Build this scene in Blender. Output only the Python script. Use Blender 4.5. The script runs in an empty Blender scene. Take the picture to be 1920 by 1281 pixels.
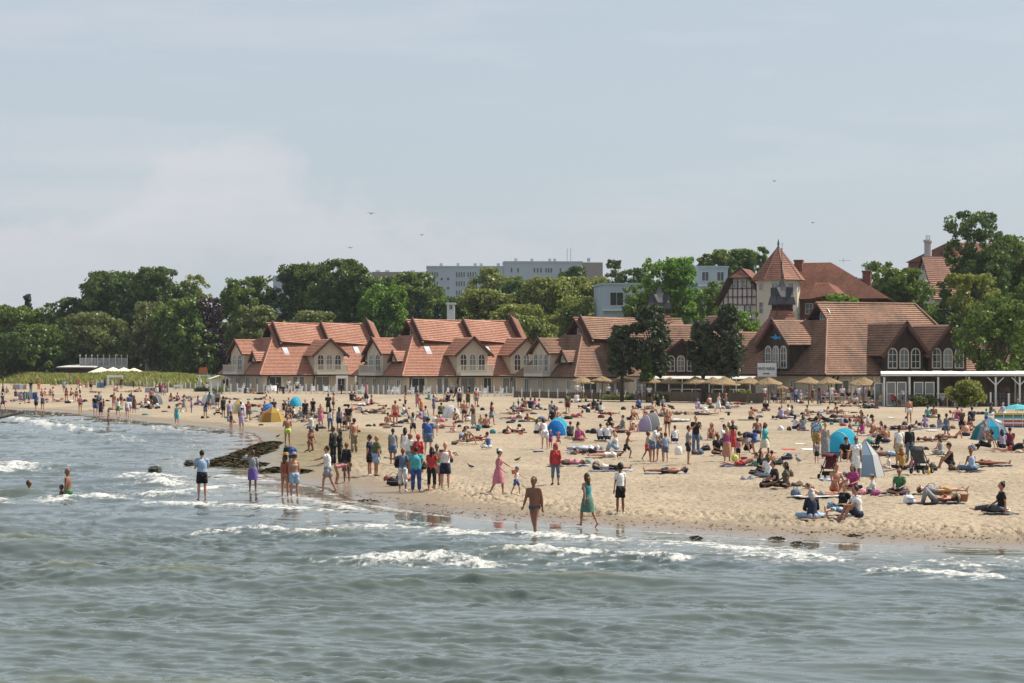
import bpy, bmesh, math, random
import numpy as np
from mathutils import Vector, Matrix
random.seed(7)
scene = bpy.context.scene
COL = scene.collection
# ------------------------------------------------------------------ camera
CAMH = 5.2; F = 4533.0; HZ = 676.0          # eye height, focal length in photo pixels, row of the horizon
cam_data = bpy.data.cameras.new('camera')
cam_data.lens = 85.0; cam_data.sensor_width = 36.0
cam_data.shift_y = (HZ - 640.5) / 1920.0
cam_data.clip_start = 0.5; cam_data.clip_end = 20000.0
cam = bpy.data.objects.new('camera', cam_data)
cam.location = (0, 0, CAMH); cam.rotation_euler = (math.radians(90), 0, 0)
COL.objects.link(cam); scene.camera = cam
# ------------------------------------------------------------------ light
SUN_AZ = math.radians(22)      # sun to the right and behind the scene: measured from +X towards +Y
SUN_EL = math.radians(50)
sd = Vector((math.cos(SUN_AZ)*math.cos(SUN_EL), math.sin(SUN_AZ)*math.cos(SUN_EL), math.sin(SUN_EL)))
sun_data = bpy.data.lights.new('sun', 'SUN'); sun_data.energy = 5.0; sun_data.angle = math.radians(0.5)
sun_data.color = (1.0, 0.93, 0.82)
sun = bpy.data.objects.new('sun', sun_data); sun.rotation_euler = sd.to_track_quat('Z', 'Y').to_euler()
COL.objects.link(sun)
world = bpy.data.worlds.new('World'); scene.world = world; world.use_nodes = True
wt = world.node_tree; wt.nodes.clear()
def wn(t, **k):
    n = wt.nodes.new(t)
    for a, b in k.items(): setattr(n, a, b)
    return n
w_out = wn('ShaderNodeOutputWorld'); w_bg = wn('ShaderNodeBackground')
w_sky = wn('ShaderNodeTexSky', sky_type='NISHITA', sun_disc=False)
w_sky.sun_elevation = SUN_EL; w_sky.sun_rotation = math.radians(90) - SUN_AZ
w_sky.altitude = 0; w_sky.air_density = 1.0; w_sky.dust_density = 2.0; w_sky.ozone_density = 1.5
w_bg.inputs['Strength'].default_value = 0.0715
w_tc = wn('ShaderNodeTexCoord'); w_sep = wn('ShaderNodeSeparateXYZ')
wt.links.new(w_tc.outputs['Generated'], w_sep.inputs[0])
def wmath(op, a, b=None, c=None, clamp=False):
    n = wn('ShaderNodeMath', operation=op, use_clamp=clamp)
    for i, v in enumerate((a, b, c)):
        if v is None: continue
        if isinstance(v, (int, float)): n.inputs[i].default_value = v
        else: wt.links.new(v, n.inputs[i])
    return n.outputs[0]
# thin haze veils the whole sky: mix the clear sky towards a pale grey-blue
w_veil = wn('ShaderNodeMix', data_type='RGBA')
w_veil.inputs[0].default_value = 0.72
wt.links.new(w_sky.outputs[0], w_veil.inputs[6]); w_veil.inputs[7].default_value = (5.65, 6.40, 7.15, 1)
# soft cumulus bank low over the land
w_map = wn('ShaderNodeMapping'); w_map.inputs['Scale'].default_value = (26, 26, 30); w_map.inputs['Location'].default_value = (3.3, 1.7, 0.2)
wt.links.new(w_tc.outputs['Generated'], w_map.inputs[0])
w_noi = wn('ShaderNodeTexNoise'); w_noi.inputs['Scale'].default_value = 1.0; w_noi.inputs['Detail'].default_value = 9; w_noi.inputs['Roughness'].default_value = 0.62
wt.links.new(w_map.outputs[0], w_noi.inputs['Vector'])
w_map2 = wn('ShaderNodeMapping'); w_map2.inputs['Scale'].default_value = (5, 5, 5); w_map2.inputs['Location'].default_value = (0.4, 0.0, 0.0)
wt.links.new(w_tc.outputs['Generated'], w_map2.inputs[0])
w_noi2 = wn('ShaderNodeTexNoise'); w_noi2.inputs['Scale'].default_value = 1.0; w_noi2.inputs['Detail'].default_value = 3
wt.links.new(w_map2.outputs[0], w_noi2.inputs['Vector'])
# cloud-top height (sine of elevation): a tower left of the middle, sinking to both sides
cx = wmath('ADD', w_sep.outputs['X'], 0.115)
bell = wmath('EXPONENT', wmath('MULTIPLY', wmath('MULTIPLY', cx, cx), -420.0))
top = wmath('ADD', wmath('MULTIPLY', bell, 0.034), 0.050)
top = wmath('ADD', top, wmath('MULTIPLY', wmath('SUBTRACT', w_noi.outputs[0], 0.5), 0.075))
top = wmath('ADD', top, wmath('MULTIPLY', wmath('SUBTRACT', w_noi2.outputs[0], 0.5), 0.05))
dz = wmath('SUBTRACT', top, w_sep.outputs['Z'])
edge = wmath('MULTIPLY', dz, 75.0, clamp=True)
fade = wmath('SUBTRACT', 1.0, wmath('MULTIPLY', dz, 16.0, clamp=True))
left = wmath('MULTIPLY_ADD', w_sep.outputs['X'], -4.5, 0.55, clamp=True)
cm = wmath('MULTIPLY', wmath('MULTIPLY', edge, fade), wmath('MULTIPLY', left, 0.48))
w_cl = wn('ShaderNodeMix', data_type='RGBA')
wt.links.new(cm, w_cl.inputs[0]); wt.links.new(w_veil.outputs[2], w_cl.inputs[6]); w_cl.inputs[7].default_value = (7.3, 6.85, 7.35, 1)
w_map3 = wn('ShaderNodeMapping'); w_map3.inputs['Scale'].default_value = (3.5, 3.5, 22); wt.links.new(w_tc.outputs['Generated'], w_map3.inputs[0])
w_noi3 = wn('ShaderNodeTexNoise'); w_noi3.inputs['Scale'].default_value = 1.6; w_noi3.inputs['Detail'].default_value = 6; w_noi3.inputs['Roughness'].default_value = 0.6; wt.links.new(w_map3.outputs[0], w_noi3.inputs['Vector'])
w_ci = wn('ShaderNodeMix', data_type='RGBA'); wt.links.new(wmath('MULTIPLY', wmath('MULTIPLY', wmath('SUBTRACT', w_noi3.outputs[0], 0.47), 5.0, clamp=True), 0.30), w_ci.inputs[0]); wt.links.new(w_cl.outputs[2], w_ci.inputs[6]); w_ci.inputs[7].default_value = (7.2, 7.0, 7.4, 1)
wt.links.new(w_ci.outputs[2], w_bg.inputs['Color']); wt.links.new(w_bg.outputs[0], w_out.inputs[0])
scene.view_settings.view_transform = 'Standard'; scene.view_settings.look = 'None'
scene.view_settings.exposure = 0.55; scene.view_settings.gamma = 1.0
scene.view_settings.use_curve_mapping = False
# ------------------------------------------------------------------ materials
_m = {}
def srgb(c):
    if isinstance(c, str):
        c = [int(c[i:i+2], 16)/255 for i in (0, 2, 4)]
    return tuple((x/12.92 if x <= 0.04045 else ((x+0.055)/1.055)**2.4) for x in c)
def mat(name, col, rough=0.8, var=0.0, scale=1.0, col2=None, spec=0.3, bump=0.0, bscale=None, emis=None, metal=0.0, detail=4, stretch=(1,1,1), trans=0.0):
    if name in _m: return _m[name]
    m = bpy.data.materials.new(name); _m[name] = m; m.use_nodes = True
    nt = m.node_tree; b = nt.nodes['Principled BSDF']
    b.inputs['Roughness'].default_value = rough; b.inputs['Specular IOR Level'].default_value = spec; b.inputs['Metallic'].default_value = metal
    c = tuple(col)+(1,)
    b.inputs['Base Color'].default_value = c
    if trans:
        b.inputs['Transmission Weight'].default_value = trans
    if var or col2 or bump:
        tc = nt.nodes.new('ShaderNodeTexCoord'); mp = nt.nodes.new('ShaderNodeMapping'); mp.inputs['Scale'].default_value = stretch
        nt.links.new(tc.outputs['Object'], mp.inputs[0])
        if var or col2:
            n = nt.nodes.new('ShaderNodeTexNoise'); n.inputs['Scale'].default_value = scale; n.inputs['Detail'].default_value = detail; n.inputs['Roughness'].default_value = 0.6
            nt.links.new(mp.outputs[0], n.inputs['Vector'])
            r = nt.nodes.new('ShaderNodeValToRGB'); r.color_ramp.elements[0].position = 0.32; r.color_ramp.elements[1].position = 0.68
            if col2: r.color_ramp.elements[0].color = c; r.color_ramp.elements[1].color = tuple(col2)+(1,)
            else:
                r.color_ramp.elements[0].color = tuple(x*(1-var) for x in col)+(1,); r.color_ramp.elements[1].color = tuple(min(1, x*(1+var)) for x in col)+(1,)
            nt.links.new(n.outputs[0], r.inputs[0]); nt.links.new(r.outputs[0], b.inputs['Base Color'])
        if bump:
            n2 = nt.nodes.new('ShaderNodeTexNoise'); n2.inputs['Scale'].default_value = bscale or scale*3; n2.inputs['Detail'].default_value = 4
            nt.links.new(mp.outputs[0], n2.inputs['Vector'])
            bp = nt.nodes.new('ShaderNodeBump'); bp.inputs['Strength'].default_value = bump; bp.inputs['Distance'].default_value = 0.05
            nt.links.new(n2.outputs[0], bp.inputs['Height']); nt.links.new(bp.outputs[0], b.inputs['Normal'])
    if emis: b.inputs['Emission Color'].default_value = tuple(emis)+(1,); b.inputs['Emission Strength'].default_value = 1
    return m
# ------------------------------------------------------------------ mesh helpers
def tag(o, label=None, cat=None, group=None, kind=None):
    if label: o['label'] = label
    if cat: o['category'] = cat
    if group: o['group'] = group
    if kind: o['kind'] = kind
    return o
def link(o, parent=None):
    COL.objects.link(o)
    if parent is not None: o.parent = parent
    return o
def empty(name, loc=(0,0,0), rz=0.0, label=None, cat=None, group=None):
    o = bpy.data.objects.new(name, None); o.location = loc; o.rotation_euler = (0, 0, rz); o.empty_display_size = 0.2
    COL.objects.link(o); return tag(o, label, cat, group)
class MB:
    def __init__(s): s.v = []; s.f = []; s.mi = []
    def add(s, vs, fs, mi=0):
        n = len(s.v); s.v.extend([tuple(v) for v in vs]); s.f.extend([tuple(i+n for i in f) for f in fs]); s.mi.extend([mi]*len(fs)); return s
    def box(s, x0, y0, z0, x1, y1, z1, mi=0):
        vs = [(x0,y0,z0),(x1,y0,z0),(x1,y1,z0),(x0,y1,z0),(x0,y0,z1),(x1,y0,z1),(x1,y1,z1),(x0,y1,z1)]
        return s.add(vs, [(0,3,2,1),(4,5,6,7),(0,1,5,4),(1,2,6,5),(2,3,7,6),(3,0,4,7)], mi)
    def quad(s, *p, mi=0): return s.add(p, [tuple(range(len(p)))], mi)
    def bar(s, a, b, w, h=None, mi=0, up=(0,0,1)):
        h = h or w; a = Vector(a); b = Vector(b); d = (b-a).normalized(); u = Vector(up)
        if abs(d.dot(u)) > 0.98: u = Vector((1,0,0))
        x = d.cross(u).normalized()*w/2; y = x.cross(d).normalized()*h/2
        vs = [a-x-y, a+x-y, a+x+y, a-x+y, b-x-y, b+x-y, b+x+y, b-x+y]
        return s.add(vs, [(0,3,2,1),(4,5,6,7),(0,1,5,4),(1,2,6,5),(2,3,7,6),(3,0,4,7)], mi)
    def slab(s, pts, t, mi=0):
        """polygon pts extruded by vector t"""
        n = len(pts); t = Vector(t); p = [Vector(q) for q in pts]; q = [a+t for a in p]
        fs = [tuple(range(n)), tuple(reversed(range(n, 2*n)))] + [(i, i+n, (i+1)%n+n, (i+1)%n) for i in range(n)]
        return s.add(p+q, fs, mi)
    def tube(s, pts, radii, sides=8, lat=(1,0,0), mi=0, cap=True):
        """loft of elliptical rings; radii: r or (r along lat, r across)"""
        P = [Vector(p) for p in pts]; L = Vector(lat); rings = []
        for i, p in enumerate(P):
            d = (P[min(i+1, len(P)-1)] - P[max(i-1, 0)])
            if d.length < 1e-6: d = Vector((0,0,1))
            d.normalize(); a = L - d*L.dot(d)
            if a.length < 0.05: a = d.orthogonal()
            a.normalize(); c = d.cross(a).normalized(); r = radii[i] if isinstance(radii, (list, tuple)) else radii
            ra, rb = (r if isinstance(r, (list, tuple)) else (r, r))
            rings.append([p + a*math.cos(2*math.pi*k/sides)*ra + c*math.sin(2*math.pi*k/sides)*rb for k in range(sides)])
        vs = [v for r in rings for v in r]; fs = []
        for i in range(len(rings)-1):
            for k in range(sides):
                k2 = (k+1) % sides; fs.append((i*sides+k, i*sides+k2, (i+1)*sides+k2, (i+1)*sides+k))
        if cap: fs.append(tuple(reversed(range(sides)))); fs.append(tuple(range((len(rings)-1)*sides, len(rings)*sides)))
        return s.add(vs, fs, mi)
    def ball(s, c, r, seg=8, rings=6, mi=0, zmin=-1.0):
        c = Vector(c); r = r if isinstance(r, (list, tuple)) else (r, r, r); vs = []; fs = []
        for i in range(rings+1):
            th = math.pi*i/rings; z = max(math.cos(th), zmin); q = math.sin(th)
            for k in range(seg):
                ph = 2*math.pi*k/seg; vs.append((c.x+r[0]*q*math.cos(ph), c.y+r[1]*q*math.sin(ph), c.z+r[2]*z))
        for i in range(rings):
            for k in range(seg):
                k2 = (k+1) % seg; fs.append((i*seg+k, (i+1)*seg+k, (i+1)*seg+k2, i*seg+k2))
        return s.add(vs, fs, mi)
    def mesh(s, name, mats, smooth=False):
        me = bpy.data.meshes.new(name); me.from_pydata(s.v, [], s.f)
        for m in (mats if isinstance(mats, (list, tuple)) else [mats]): me.materials.append(m)
        if any(s.mi): me.polygons.foreach_set('material_index', s.mi)
        if smooth: me.polygons.foreach_set('use_smooth', [True]*len(s.f))
        me.update(); return me
    def build(s, name, mats, parent=None, loc=None, smooth=False):
        o = bpy.data.objects.new(name, s.mesh(name, mats, smooth))
        if loc is not None: o.location = loc
        return link(o, parent)
def np_mesh(name, V, Q, mats, smooth=True, parent=None, loc=None):
    V = np.asarray(V, dtype=np.float32); Q = np.asarray(Q, dtype=np.int32); k = Q.shape[1]
    me = bpy.data.meshes.new(name); me.vertices.add(len(V)); me.vertices.foreach_set('co', V.ravel())
    me.loops.add(Q.size); me.loops.foreach_set('vertex_index', Q.ravel()); me.polygons.add(len(Q))
    me.polygons.foreach_set('loop_start', np.arange(0, Q.size, k, dtype=np.int32))
    if smooth: me.polygons.foreach_set('use_smooth', np.ones(len(Q), dtype=bool))
    for m in (mats if isinstance(mats, (list, tuple)) else [mats]): me.materials.append(m)
    me.update(calc_edges=True)
    o = bpy.data.objects.new(name, me)
    if loc is not None: o.location = loc
    return link(o, parent)
def copy_tree(o, parent=None):
    c = o.copy(); COL.objects.link(c)
    if parent is not None: c.parent = parent
    for ch in list(o.children): copy_tree(ch, c)
    return c
# ------------------------------------------------------------------ numpy noise
def _hash(i, j, s):
    n = (i*374761393 + j*668265263 + s*1274126177) & 0x7fffffff
    n = ((n ^ (n >> 13))*1274126177) & 0x7fffffff
    return ((n ^ (n >> 16)) & 0xffff)/65535.0
def vnoise(x, y, s=0):
    i = np.floor(x).astype(np.int64); j = np.floor(y).astype(np.int64); fx = x-i; fy = y-j
    fx = fx*fx*(3-2*fx); fy = fy*fy*(3-2*fy)
    a = _hash(i, j, s); b = _hash(i+1, j, s); c = _hash(i, j+1, s); d = _hash(i+1, j+1, s)
    return (a*(1-fx)+b*fx)*(1-fy) + (c*(1-fx)+d*fx)*fy
def fbm(x, y, o=4, s=0):
    t = 0; a = 0.5; n = 0
    for k in range(o): t = t + a*vnoise(x*2**k + 17*k, y*2**k - 9*k, s+k); n += a; a *= 0.5
    return t/n
# ------------------------------------------------------------------ shoreline and ground profile
_sh = [(-60,765),(0,768),(60,770),(130,775),(200,783),(280,793),(350,798),(420,806),(470,813),(485,826),(480,845),(470,868),(490,893),(540,905),(600,915),(625,925),(640,936),
       (700,948),(760,958),(850,970),(1000,983),(1200,995),(1400,1010),(1600,1021),(1800,1029),(1920,1033),(1990,1036)]
def at0(px, py, z=0.0):
    d = (CAMH-z)*F/(py-HZ); return ((px-960)/F*d, d)
SH = np.array([(-2500, 2600), (-420, 900), (-150, 440)] + [at0(*p) for p in _sh] + [(60, 38), (160, 0), (900, -300)])
LANDPOLY = np.vstack([SH, [(6000, -300), (6000, 9000), (-6000, 9000), (-6000, 3000)]])
def shore(x, y):
    """signed distance to the shoreline, positive on land"""
    x = np.asarray(x, float); y = np.asarray(y, float); d2 = np.full(x.shape, 1e18)
    for a, b in zip(SH[:-1], SH[1:]):
        vx, vy = b-a; L = vx*vx+vy*vy; t = np.clip(((x-a[0])*vx+(y-a[1])*vy)/L, 0, 1)
        d2 = np.minimum(d2, (x-a[0]-t*vx)**2+(y-a[1]-t*vy)**2)
    ins = np.zeros(x.shape, bool); n = len(LANDPOLY)
    for i in range(n):
        x0, y0 = LANDPOLY[i]; x1, y1 = LANDPOLY[(i+1) % n]
        if y0 == y1: continue
        c = ((y0 > y) != (y1 > y)) & (x < (x1-x0)*(y-y0)/(y1-y0)+x0); ins ^= c
    d = np.sqrt(d2); return np.where(ins, d, -d)
def ground(x, y):
    s = shore(x, y)
    z = np.where(s > 0, 0.8*(1-np.exp(-np.maximum(s, 0)/22.0)), np.maximum(s*0.05, -1.2))
    # low vegetated dune behind the far-left beach
    x = np.asarray(x, float); y = np.asarray(y, float)
    return z
def gz(x, y): return float(ground(np.array([x]), np.array([y]))[0])
def at(px, py, z=None):
    """photo pixel -> point of the ground (or of height z)"""
    if z is not None: x, y = at0(px, py, z); return Vector((x, y, z))
    z = 0.3
    for _ in range(8): x, y = at0(px, py, z); z = 0.5*z+0.5*max(gz(x, y), 0.0)
    return Vector((x, y, max(gz(x, y), -0.03)))
def pt(px, py, d):
    """photo pixel at a known distance"""
    return Vector(((px-960)/F*d, d, CAMH-(py-HZ)/F*d))
def fan(d, t): D, T = np.meshgrid(d, t, indexing='ij'); return D*T, D
def grid_faces(nr, nc):
    i = np.arange(nr*nc).reshape(nr, nc)
    return np.stack([i[:-1,:-1], i[:-1,1:], i[1:,1:], i[1:,:-1]], -1).reshape(-1, 4)
# sand: fine near the frame, coarse outside it
d = np.concatenate([np.linspace(-60, 54, 8), np.linspace(60, 100, 330), np.geomspace(100.3, 260, 190), np.geomspace(262, 480, 50), np.geomspace(500, 9000, 24)])
def fan_t(n, w, far): return np.concatenate([-np.geomspace(w+0.02, far, 14)[::-1], np.linspace(-w, w, n), np.geomspace(w+0.02, far, 14)])
dd = np.where(d < 60, 60, d)
T = fan_t(620, 0.235, 3.0)
X = dd[:, None]*T[None, :]; Y = np.repeat(d[:, None], len(T), 1)
S = shore(X, Y); Z = ground(X, Y)
near = np.clip((190-Y)/90, 0, 1)*(np.abs(T)[None, :] < 0.3)
foot = np.abs(fbm(X*4.6, Y*3.2, 2, 5)-0.5)*2.4
zone = np.clip((S-2.7)/1.2, 0, 1)
und = (fbm(X*0.35, Y*0.25, 3, 11)-0.5)*0.16*np.clip((S-3)/10, 0, 1)
pits = np.clip(foot*1.8, 0, 1)*0.085+0.05*(fbm(X*4.5, Y*2.2, 2, 61)-.5)
strand = np.exp(-((S-4.8-1.6*(fbm(X*0.3, Y*0.3, 2, 3)-0.5))/1.7)**2)        # trampled strip behind the smooth wet sand
Z = Z + near*zone*(pits*(0.5+1.3*strand)-0.03) + und*(Y < 600)
# scuffs and little holes
Z = Z - near*zone*0.05*np.clip(fbm(X*3.3, Y*1.9, 2, 21)*3-2.0, 0, 1)*(0.4+strand)
Q = grid_faces(len(d), len(T))
keep = (S.ravel()[Q].max(1) > -8)
sand = bpy.data.materials.new('sand'); sand.use_nodes = True; nt = sand.node_tree; B = nt.nodes['Principled BSDF']
def N(nt, t, **k):
    n = nt.nodes.new(t)
    for a, b in k.items(): setattr(n, a, b)
    return n
def noise(nt, vec, sc, det=4, rough=0.55):
    n = N(nt, 'ShaderNodeTexNoise'); n.inputs['Scale'].default_value = sc; n.inputs['Detail'].default_value = det; n.inputs['Roughness'].default_value = rough
    nt.links.new(vec, n.inputs['Vector']); return n.outputs[0]
def ramp(nt, src, stops):
    r = N(nt, 'ShaderNodeValToRGB'); e = r.color_ramp.elements
    while len(e) < len(stops): e.new(0.5)
    for q, (p, c) in zip(e, stops): q.position = p; q.color = (tuple(c)+(1,)) if not isinstance(c, (int, float)) else (c, c, c, 1)
    nt.links.new(src, r.inputs[0]); return r.outputs[0]
def mixc(nt, f, a, b, mode='MIX'):
    m = N(nt, 'ShaderNodeMix', data_type='RGBA', blend_type=mode)
    for i, v in ((0, f), (6, a), (7, b)):
        if isinstance(v, (int, float)): m.inputs[i].default_value = v
        elif isinstance(v, tuple): m.inputs[i].default_value = v+(1,)
        else: nt.links.new(v, m.inputs[i])
    return m.outputs[2]
geo = N(nt, 'ShaderNodeNewGeometry'); att = N(nt, 'ShaderNodeAttribute', attribute_name='shore'); att2 = N(nt, 'ShaderNodeAttribute', attribute_name='green')
dry = ramp(nt, noise(nt, geo.outputs['Position'], 0.22, 6), [(0.3, (0.285, 0.222, 0.150)), (0.7, (0.335, 0.268, 0.187))])
grain = ramp(nt, noise(nt, geo.outputs['Position'], 4.2, 6, 0.75), [(0.36, 0.42), (0.46, 0.95), (0.62, 1.1)])
dry = mixc(nt, 1.0, dry, grain, 'MULTIPLY')
mp0 = N(nt, 'ShaderNodeMapping'); mp0.inputs['Scale'].default_value = (0.16, 0.07, 1); nt.links.new(geo.outputs['Position'], mp0.inputs[0])
dry = mixc(nt, 1.0, dry, ramp(nt, noise(nt, mp0.outputs[0], 1.0, 6, 0.65), [(0.36, 0.80), (0.6, 1.05)]), 'MULTIPLY')
wet = ramp(nt, noise(nt, geo.outputs['Position'], 0.8, 4), [(0.3, (0.18, 0.135, 0.09)), (0.7, (0.21, 0.16, 0.11))])
sand_f = ramp(nt, att.outputs['Fac'], [(0.0, 0), (0.30, 0), (0.42, 1), (1, 1)])
c = mixc(nt, sand_f, wet, dry)
weed = ramp(nt, noise(nt, geo.outputs['Position'], 1.3, 5), [(0.35, (0.10, 0.085, 0.035)), (0.7, (0.24, 0.18, 0.09))])
c = mixc(nt, att2.outputs['Fac'], c, weed)
nt.links.new(c, B.inputs['Base Color'])
nt.links.new(ramp(nt, att.outputs['Fac'], [(0, 0.16), (0.12, 0.3), (0.22, 0.6), (0.35, 0.9)]), B.inputs['Roughness'])
B.inputs['Specular IOR Level'].default_value = 0.35
bp = N(nt, 'ShaderNodeBump'); bp.inputs['Strength'].default_value = 0.9; bp.inputs['Distance'].default_value = 0.09
hh = mixc(nt, 1.0, noise(nt, geo.outputs['Position'], 3.0, 5, 0.65), sand_f, 'MULTIPLY'); nt.links.new(hh, bp.inputs['Height']); nt.links.new(bp.outputs[0], B.inputs['Normal'])
beach = np_mesh('beach', np.stack([X, Y, Z], -1).reshape(-1, 3), Q[keep], sand); tag(beach, kind='structure')
def vattr(o, name, arr):
    a = o.data.attributes.new(name, 'FLOAT', 'POINT'); a.data.foreach_set('value', np.asarray(arr, np.float32).ravel())
# 'shore': 0 at the water's edge ... 1 ten metres inland ; the bay left of the spit stays damp and green with algae
jit = (fbm(X*0.5, Y*0.5, 3, 31)-0.5)*1.2
vattr(beach, 'shore', np.clip((S+jit*np.clip(S/3, 0, 1))/10.0, 0, 1))
bay = at0(500, 850); gr = np.exp(-(((X-bay[0]-1.0)/5.0)**2+((Y-bay[1]-8)/30)**2))
gr = np.clip(gr*2.0*(0.35+fbm(X*0.8, Y*0.4, 3, 8)), 0, 0.95)*(S < 9)
lowl = np.clip(1-S/7, 0, 1)*(Y > 170)*0.2*fbm(X*0.4, Y*0.15, 3, 9)
vattr(beach, 'green', np.clip(gr+lowl, 0, 1))
# ------------------------------------------------------------------ sea
rng = np.random.RandomState(3)
dw = np.concatenate([[-400, 0, 15, 28], np.arange(34, 60, 0.075), np.arange(60, 75, 0.10), np.geomspace(75.1, 175, 330), np.geomspace(175.6, 420, 90), np.geomspace(430, 9000, 16)])
TW = np.concatenate([-np.geomspace(0.26, 60, 18)[::-1], np.linspace(-0.235, 0.235, 640), np.geomspace(0.26, 3, 6)])
WX = np.where(dw < 34, 34, dw)[:, None]*TW[None, :]; WY = np.repeat(dw[:, None], len(TW), 1)
WS = shore(WX, WY)
wrpx = (fbm(WX*0.06, WY*0.06, 3, 41)-0.5)*9; wrpy = (fbm(WX*0.06, WY*0.06, 3, 47)-0.5)*9
H = np.zeros_like(WX)
patch = 0.35+1.5*np.clip(fbm(WX*0.22, WY*0.3, 3, 78)*1.6-.35, 0, 1)
envl = 0.45+1.1*fbm(WX*0.05, WY*0.09, 2, 77)
for lam, amp, n in ((9.5, 0.085, 3), (5.2, 0.046, 5), (2.9, 0.026, 7), (1.7, 0.019, 9), (1.0, 0.018, 11), (0.6, 0.016, 12), (0.34, 0.011, 10)):
    for q in range(n):
        th = math.radians(82 + rng.normal(0, 14 if lam > 2 else 24) - 4); k = 2*math.pi/(lam*rng.uniform(0.75, 1.25))
        ph = k*(math.cos(th)*(WX+wrpx*0.5)+math.sin(th)*(WY+wrpy*0.5))+rng.uniform(0, 6.28)
        w = amp/math.sqrt(n)*1.35
        H += w*(1 if lam > 2 else patch)*((1-np.abs(np.sin(ph/2)))**1.4*2-0.75)*envl
damp = np.clip((-WS-2.2*np.clip((130-WY)/30, 0, 1))/np.where(WY > 130, 3.5, 8), 0, 1)**0.8
far = np.clip((300-WY)/120, 0.15, 1)*np.clip((60-np.abs(WX))/20, 0.15, 1)
H *= (0.02+0.98*damp)*far
foam = np.zeros_like(H)
# breakers read off the photograph: (pixel polyline, height, foam strength, foam width)
BRK = [([(650,1052),(700,1046),(780,1042),(860,1046),(925,1052)], .22, 1.0, .8), ([(910,1036),(1000,1036),(1120,1040),(1240,1044),(1320,1045)], .14, .95, .9),
       ([(600,982),(680,985),(760,991),(830,998),(900,1003),(1000,1002),(1100,1010),(1200,1018)], .10, .95, 1.0), ([(600,1000),(680,1003),(800,1008),(950,1008)], .16, 0.0, .5),
       ([(1190,1014),(1300,1022),(1400,1030),(1500,1039),(1600,1045)], .06, .9, 1.0), ([(1600,1066),(1700,1070),(1800,1078),(1925,1084)], .14, .9, .8),
       ([(1700,1058),(1800,1062),(1925,1068)], .08, .8, .7),
       ([(330,999),(420,994),(470,990),(540,993),(600,1003),(660,998)], .15, .75, .8), ([(90,938),(130,930),(175,928),(230,936)], .16, 1.0, .9), ([(-30,948),(20,940),(60,938)], .14, .9, .8),
       ([(-40,884),(10,876),(40,868),(100,869)], .15, 1.0, 1.2), ([(225,897),(262,890),(300,897),(322,911)], .18, 1.0, 1.1), ([(260,930),(330,922),(400,915),(450,910)], .10, .9, 1.0), ([(215,948),(300,942),(380,944),(480,948),(640,962)], .10, .85, .9),
       ([(10,782),(50,788),(100,798),(160,808)], .22, .8, 1.3), ([(200,818),(260,830)], .16, .35, 1.8), ([(265,799),(300,801),(340,806)], .12, .4, 2.2),
       ([(400,890),(450,898),(520,906)], .06, .6, .8), ([(480,920),(560,936),(640,950),(720,968)], .05, .6, .7),
       ([(20,1106),(100,1098),(160,1097),(220,1096),(300,1100),(390,1116)], .17, .22, .35), ([(250,1078),(330,1070),(420,1070),(500,1062),(530,1070)], .16, 0, .5), ([(80,1072),(125,1060),(180,1070)], .1, 0, .4),
       ([(240,955),(290,945),(340,958)], .1, 0, .5), ([(0,966),(60,962),(120,972)], .06, 0, .5), ([(420,980),(480,975),(540,990)], .14, .1, .5),
       
       ([(1370,1072),(1440,1064),(1520,1062),(1600,1070)], .14, .1, .4), ([(1100,1074),(1200,1068),(1300,1076)], .1, 0, .4)]
nz1 = fbm(WX*1.6, WY*0.9, 4, 101); nz2 = fbm(WX*3.0, WY*5.0, 3, 103)
for pl, hgt, fs, fw in BRK:
    P = np.array([at0(*p) for p in pl]); best = np.full(H.shape, 1e9); sgn = np.zeros_like(H); par = np.zeros_like(H); L = np.hypot(*(P[1:]-P[:-1]).T); cum = np.concatenate([[0], np.cumsum(L)])
    lo = P.min(0)-8; hi = P.max(0)+8; m = (WX > lo[0]) & (WX < hi[0]) & (WY > lo[1]) & (WY < hi[1])
    xm = WX[m]+(nz1[m]-0.5)*0.5; ym = WY[m]+(nz1[m]-0.5)*1.6; b = np.full(xm.shape, 1e9); sg = np.zeros_like(xm); pr = np.zeros_like(xm)
    for i, (a, c2) in enumerate(zip(P[:-1], P[1:])):
        v = c2-a; t = np.clip(((xm-a[0])*v[0]+(ym-a[1])*v[1])/(v@v), 0, 1); dx = xm-a[0]-t*v[0]; dy = ym-a[1]-t*v[1]; q = np.hypot(dx, dy); k = q < b
        b = np.where(k, q, b); sg = np.where(k, np.sign(dy), sg); pr = np.where(k, (cum[i]+t*L[i])/cum[-1], pr)
    sc = 1.0 + np.clip((WY[m]-90)/90, 0, 2.0)
    ends = np.clip(np.minimum(pr, 1-pr)*6, 0, 1)**0.6
    # steep face towards the camera or towards the shore? the crest leans landward; the back is long
    wdt = np.where(sg > 0, 0.5, 0.9)*sc*(1.2 if hgt > 0.1 else 1.0)
    H[m] += hgt*np.exp(-(b/wdt)**1.6)*ends*(0.8+0.4*nz1[m])
    if fs > 0:
        f = np.exp(-(np.maximum(b-0.1*sc, 0)/(np.where(sg > 0, 0.8, 0.5)*fw*sc))**1.3)*ends*fs*.92
        foam[m] = np.maximum(foam[m], f*np.clip(2.8*(nz2[m]-.18), 0, 1.2)*np.clip(2.4*(nz1[m]-.10), .3, 1.2))
        H[m] += 0.12*f*(nz2[m]-0.45)*np.clip(hgt/.14, .3, 1)
        f2 = np.exp(-(b/(2.6*fw*sc))**2)*ends*fs
        foam[m] = np.maximum(foam[m], f2*np.clip((nz2[m]-0.52)*5, 0, 1)*0.6)
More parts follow.
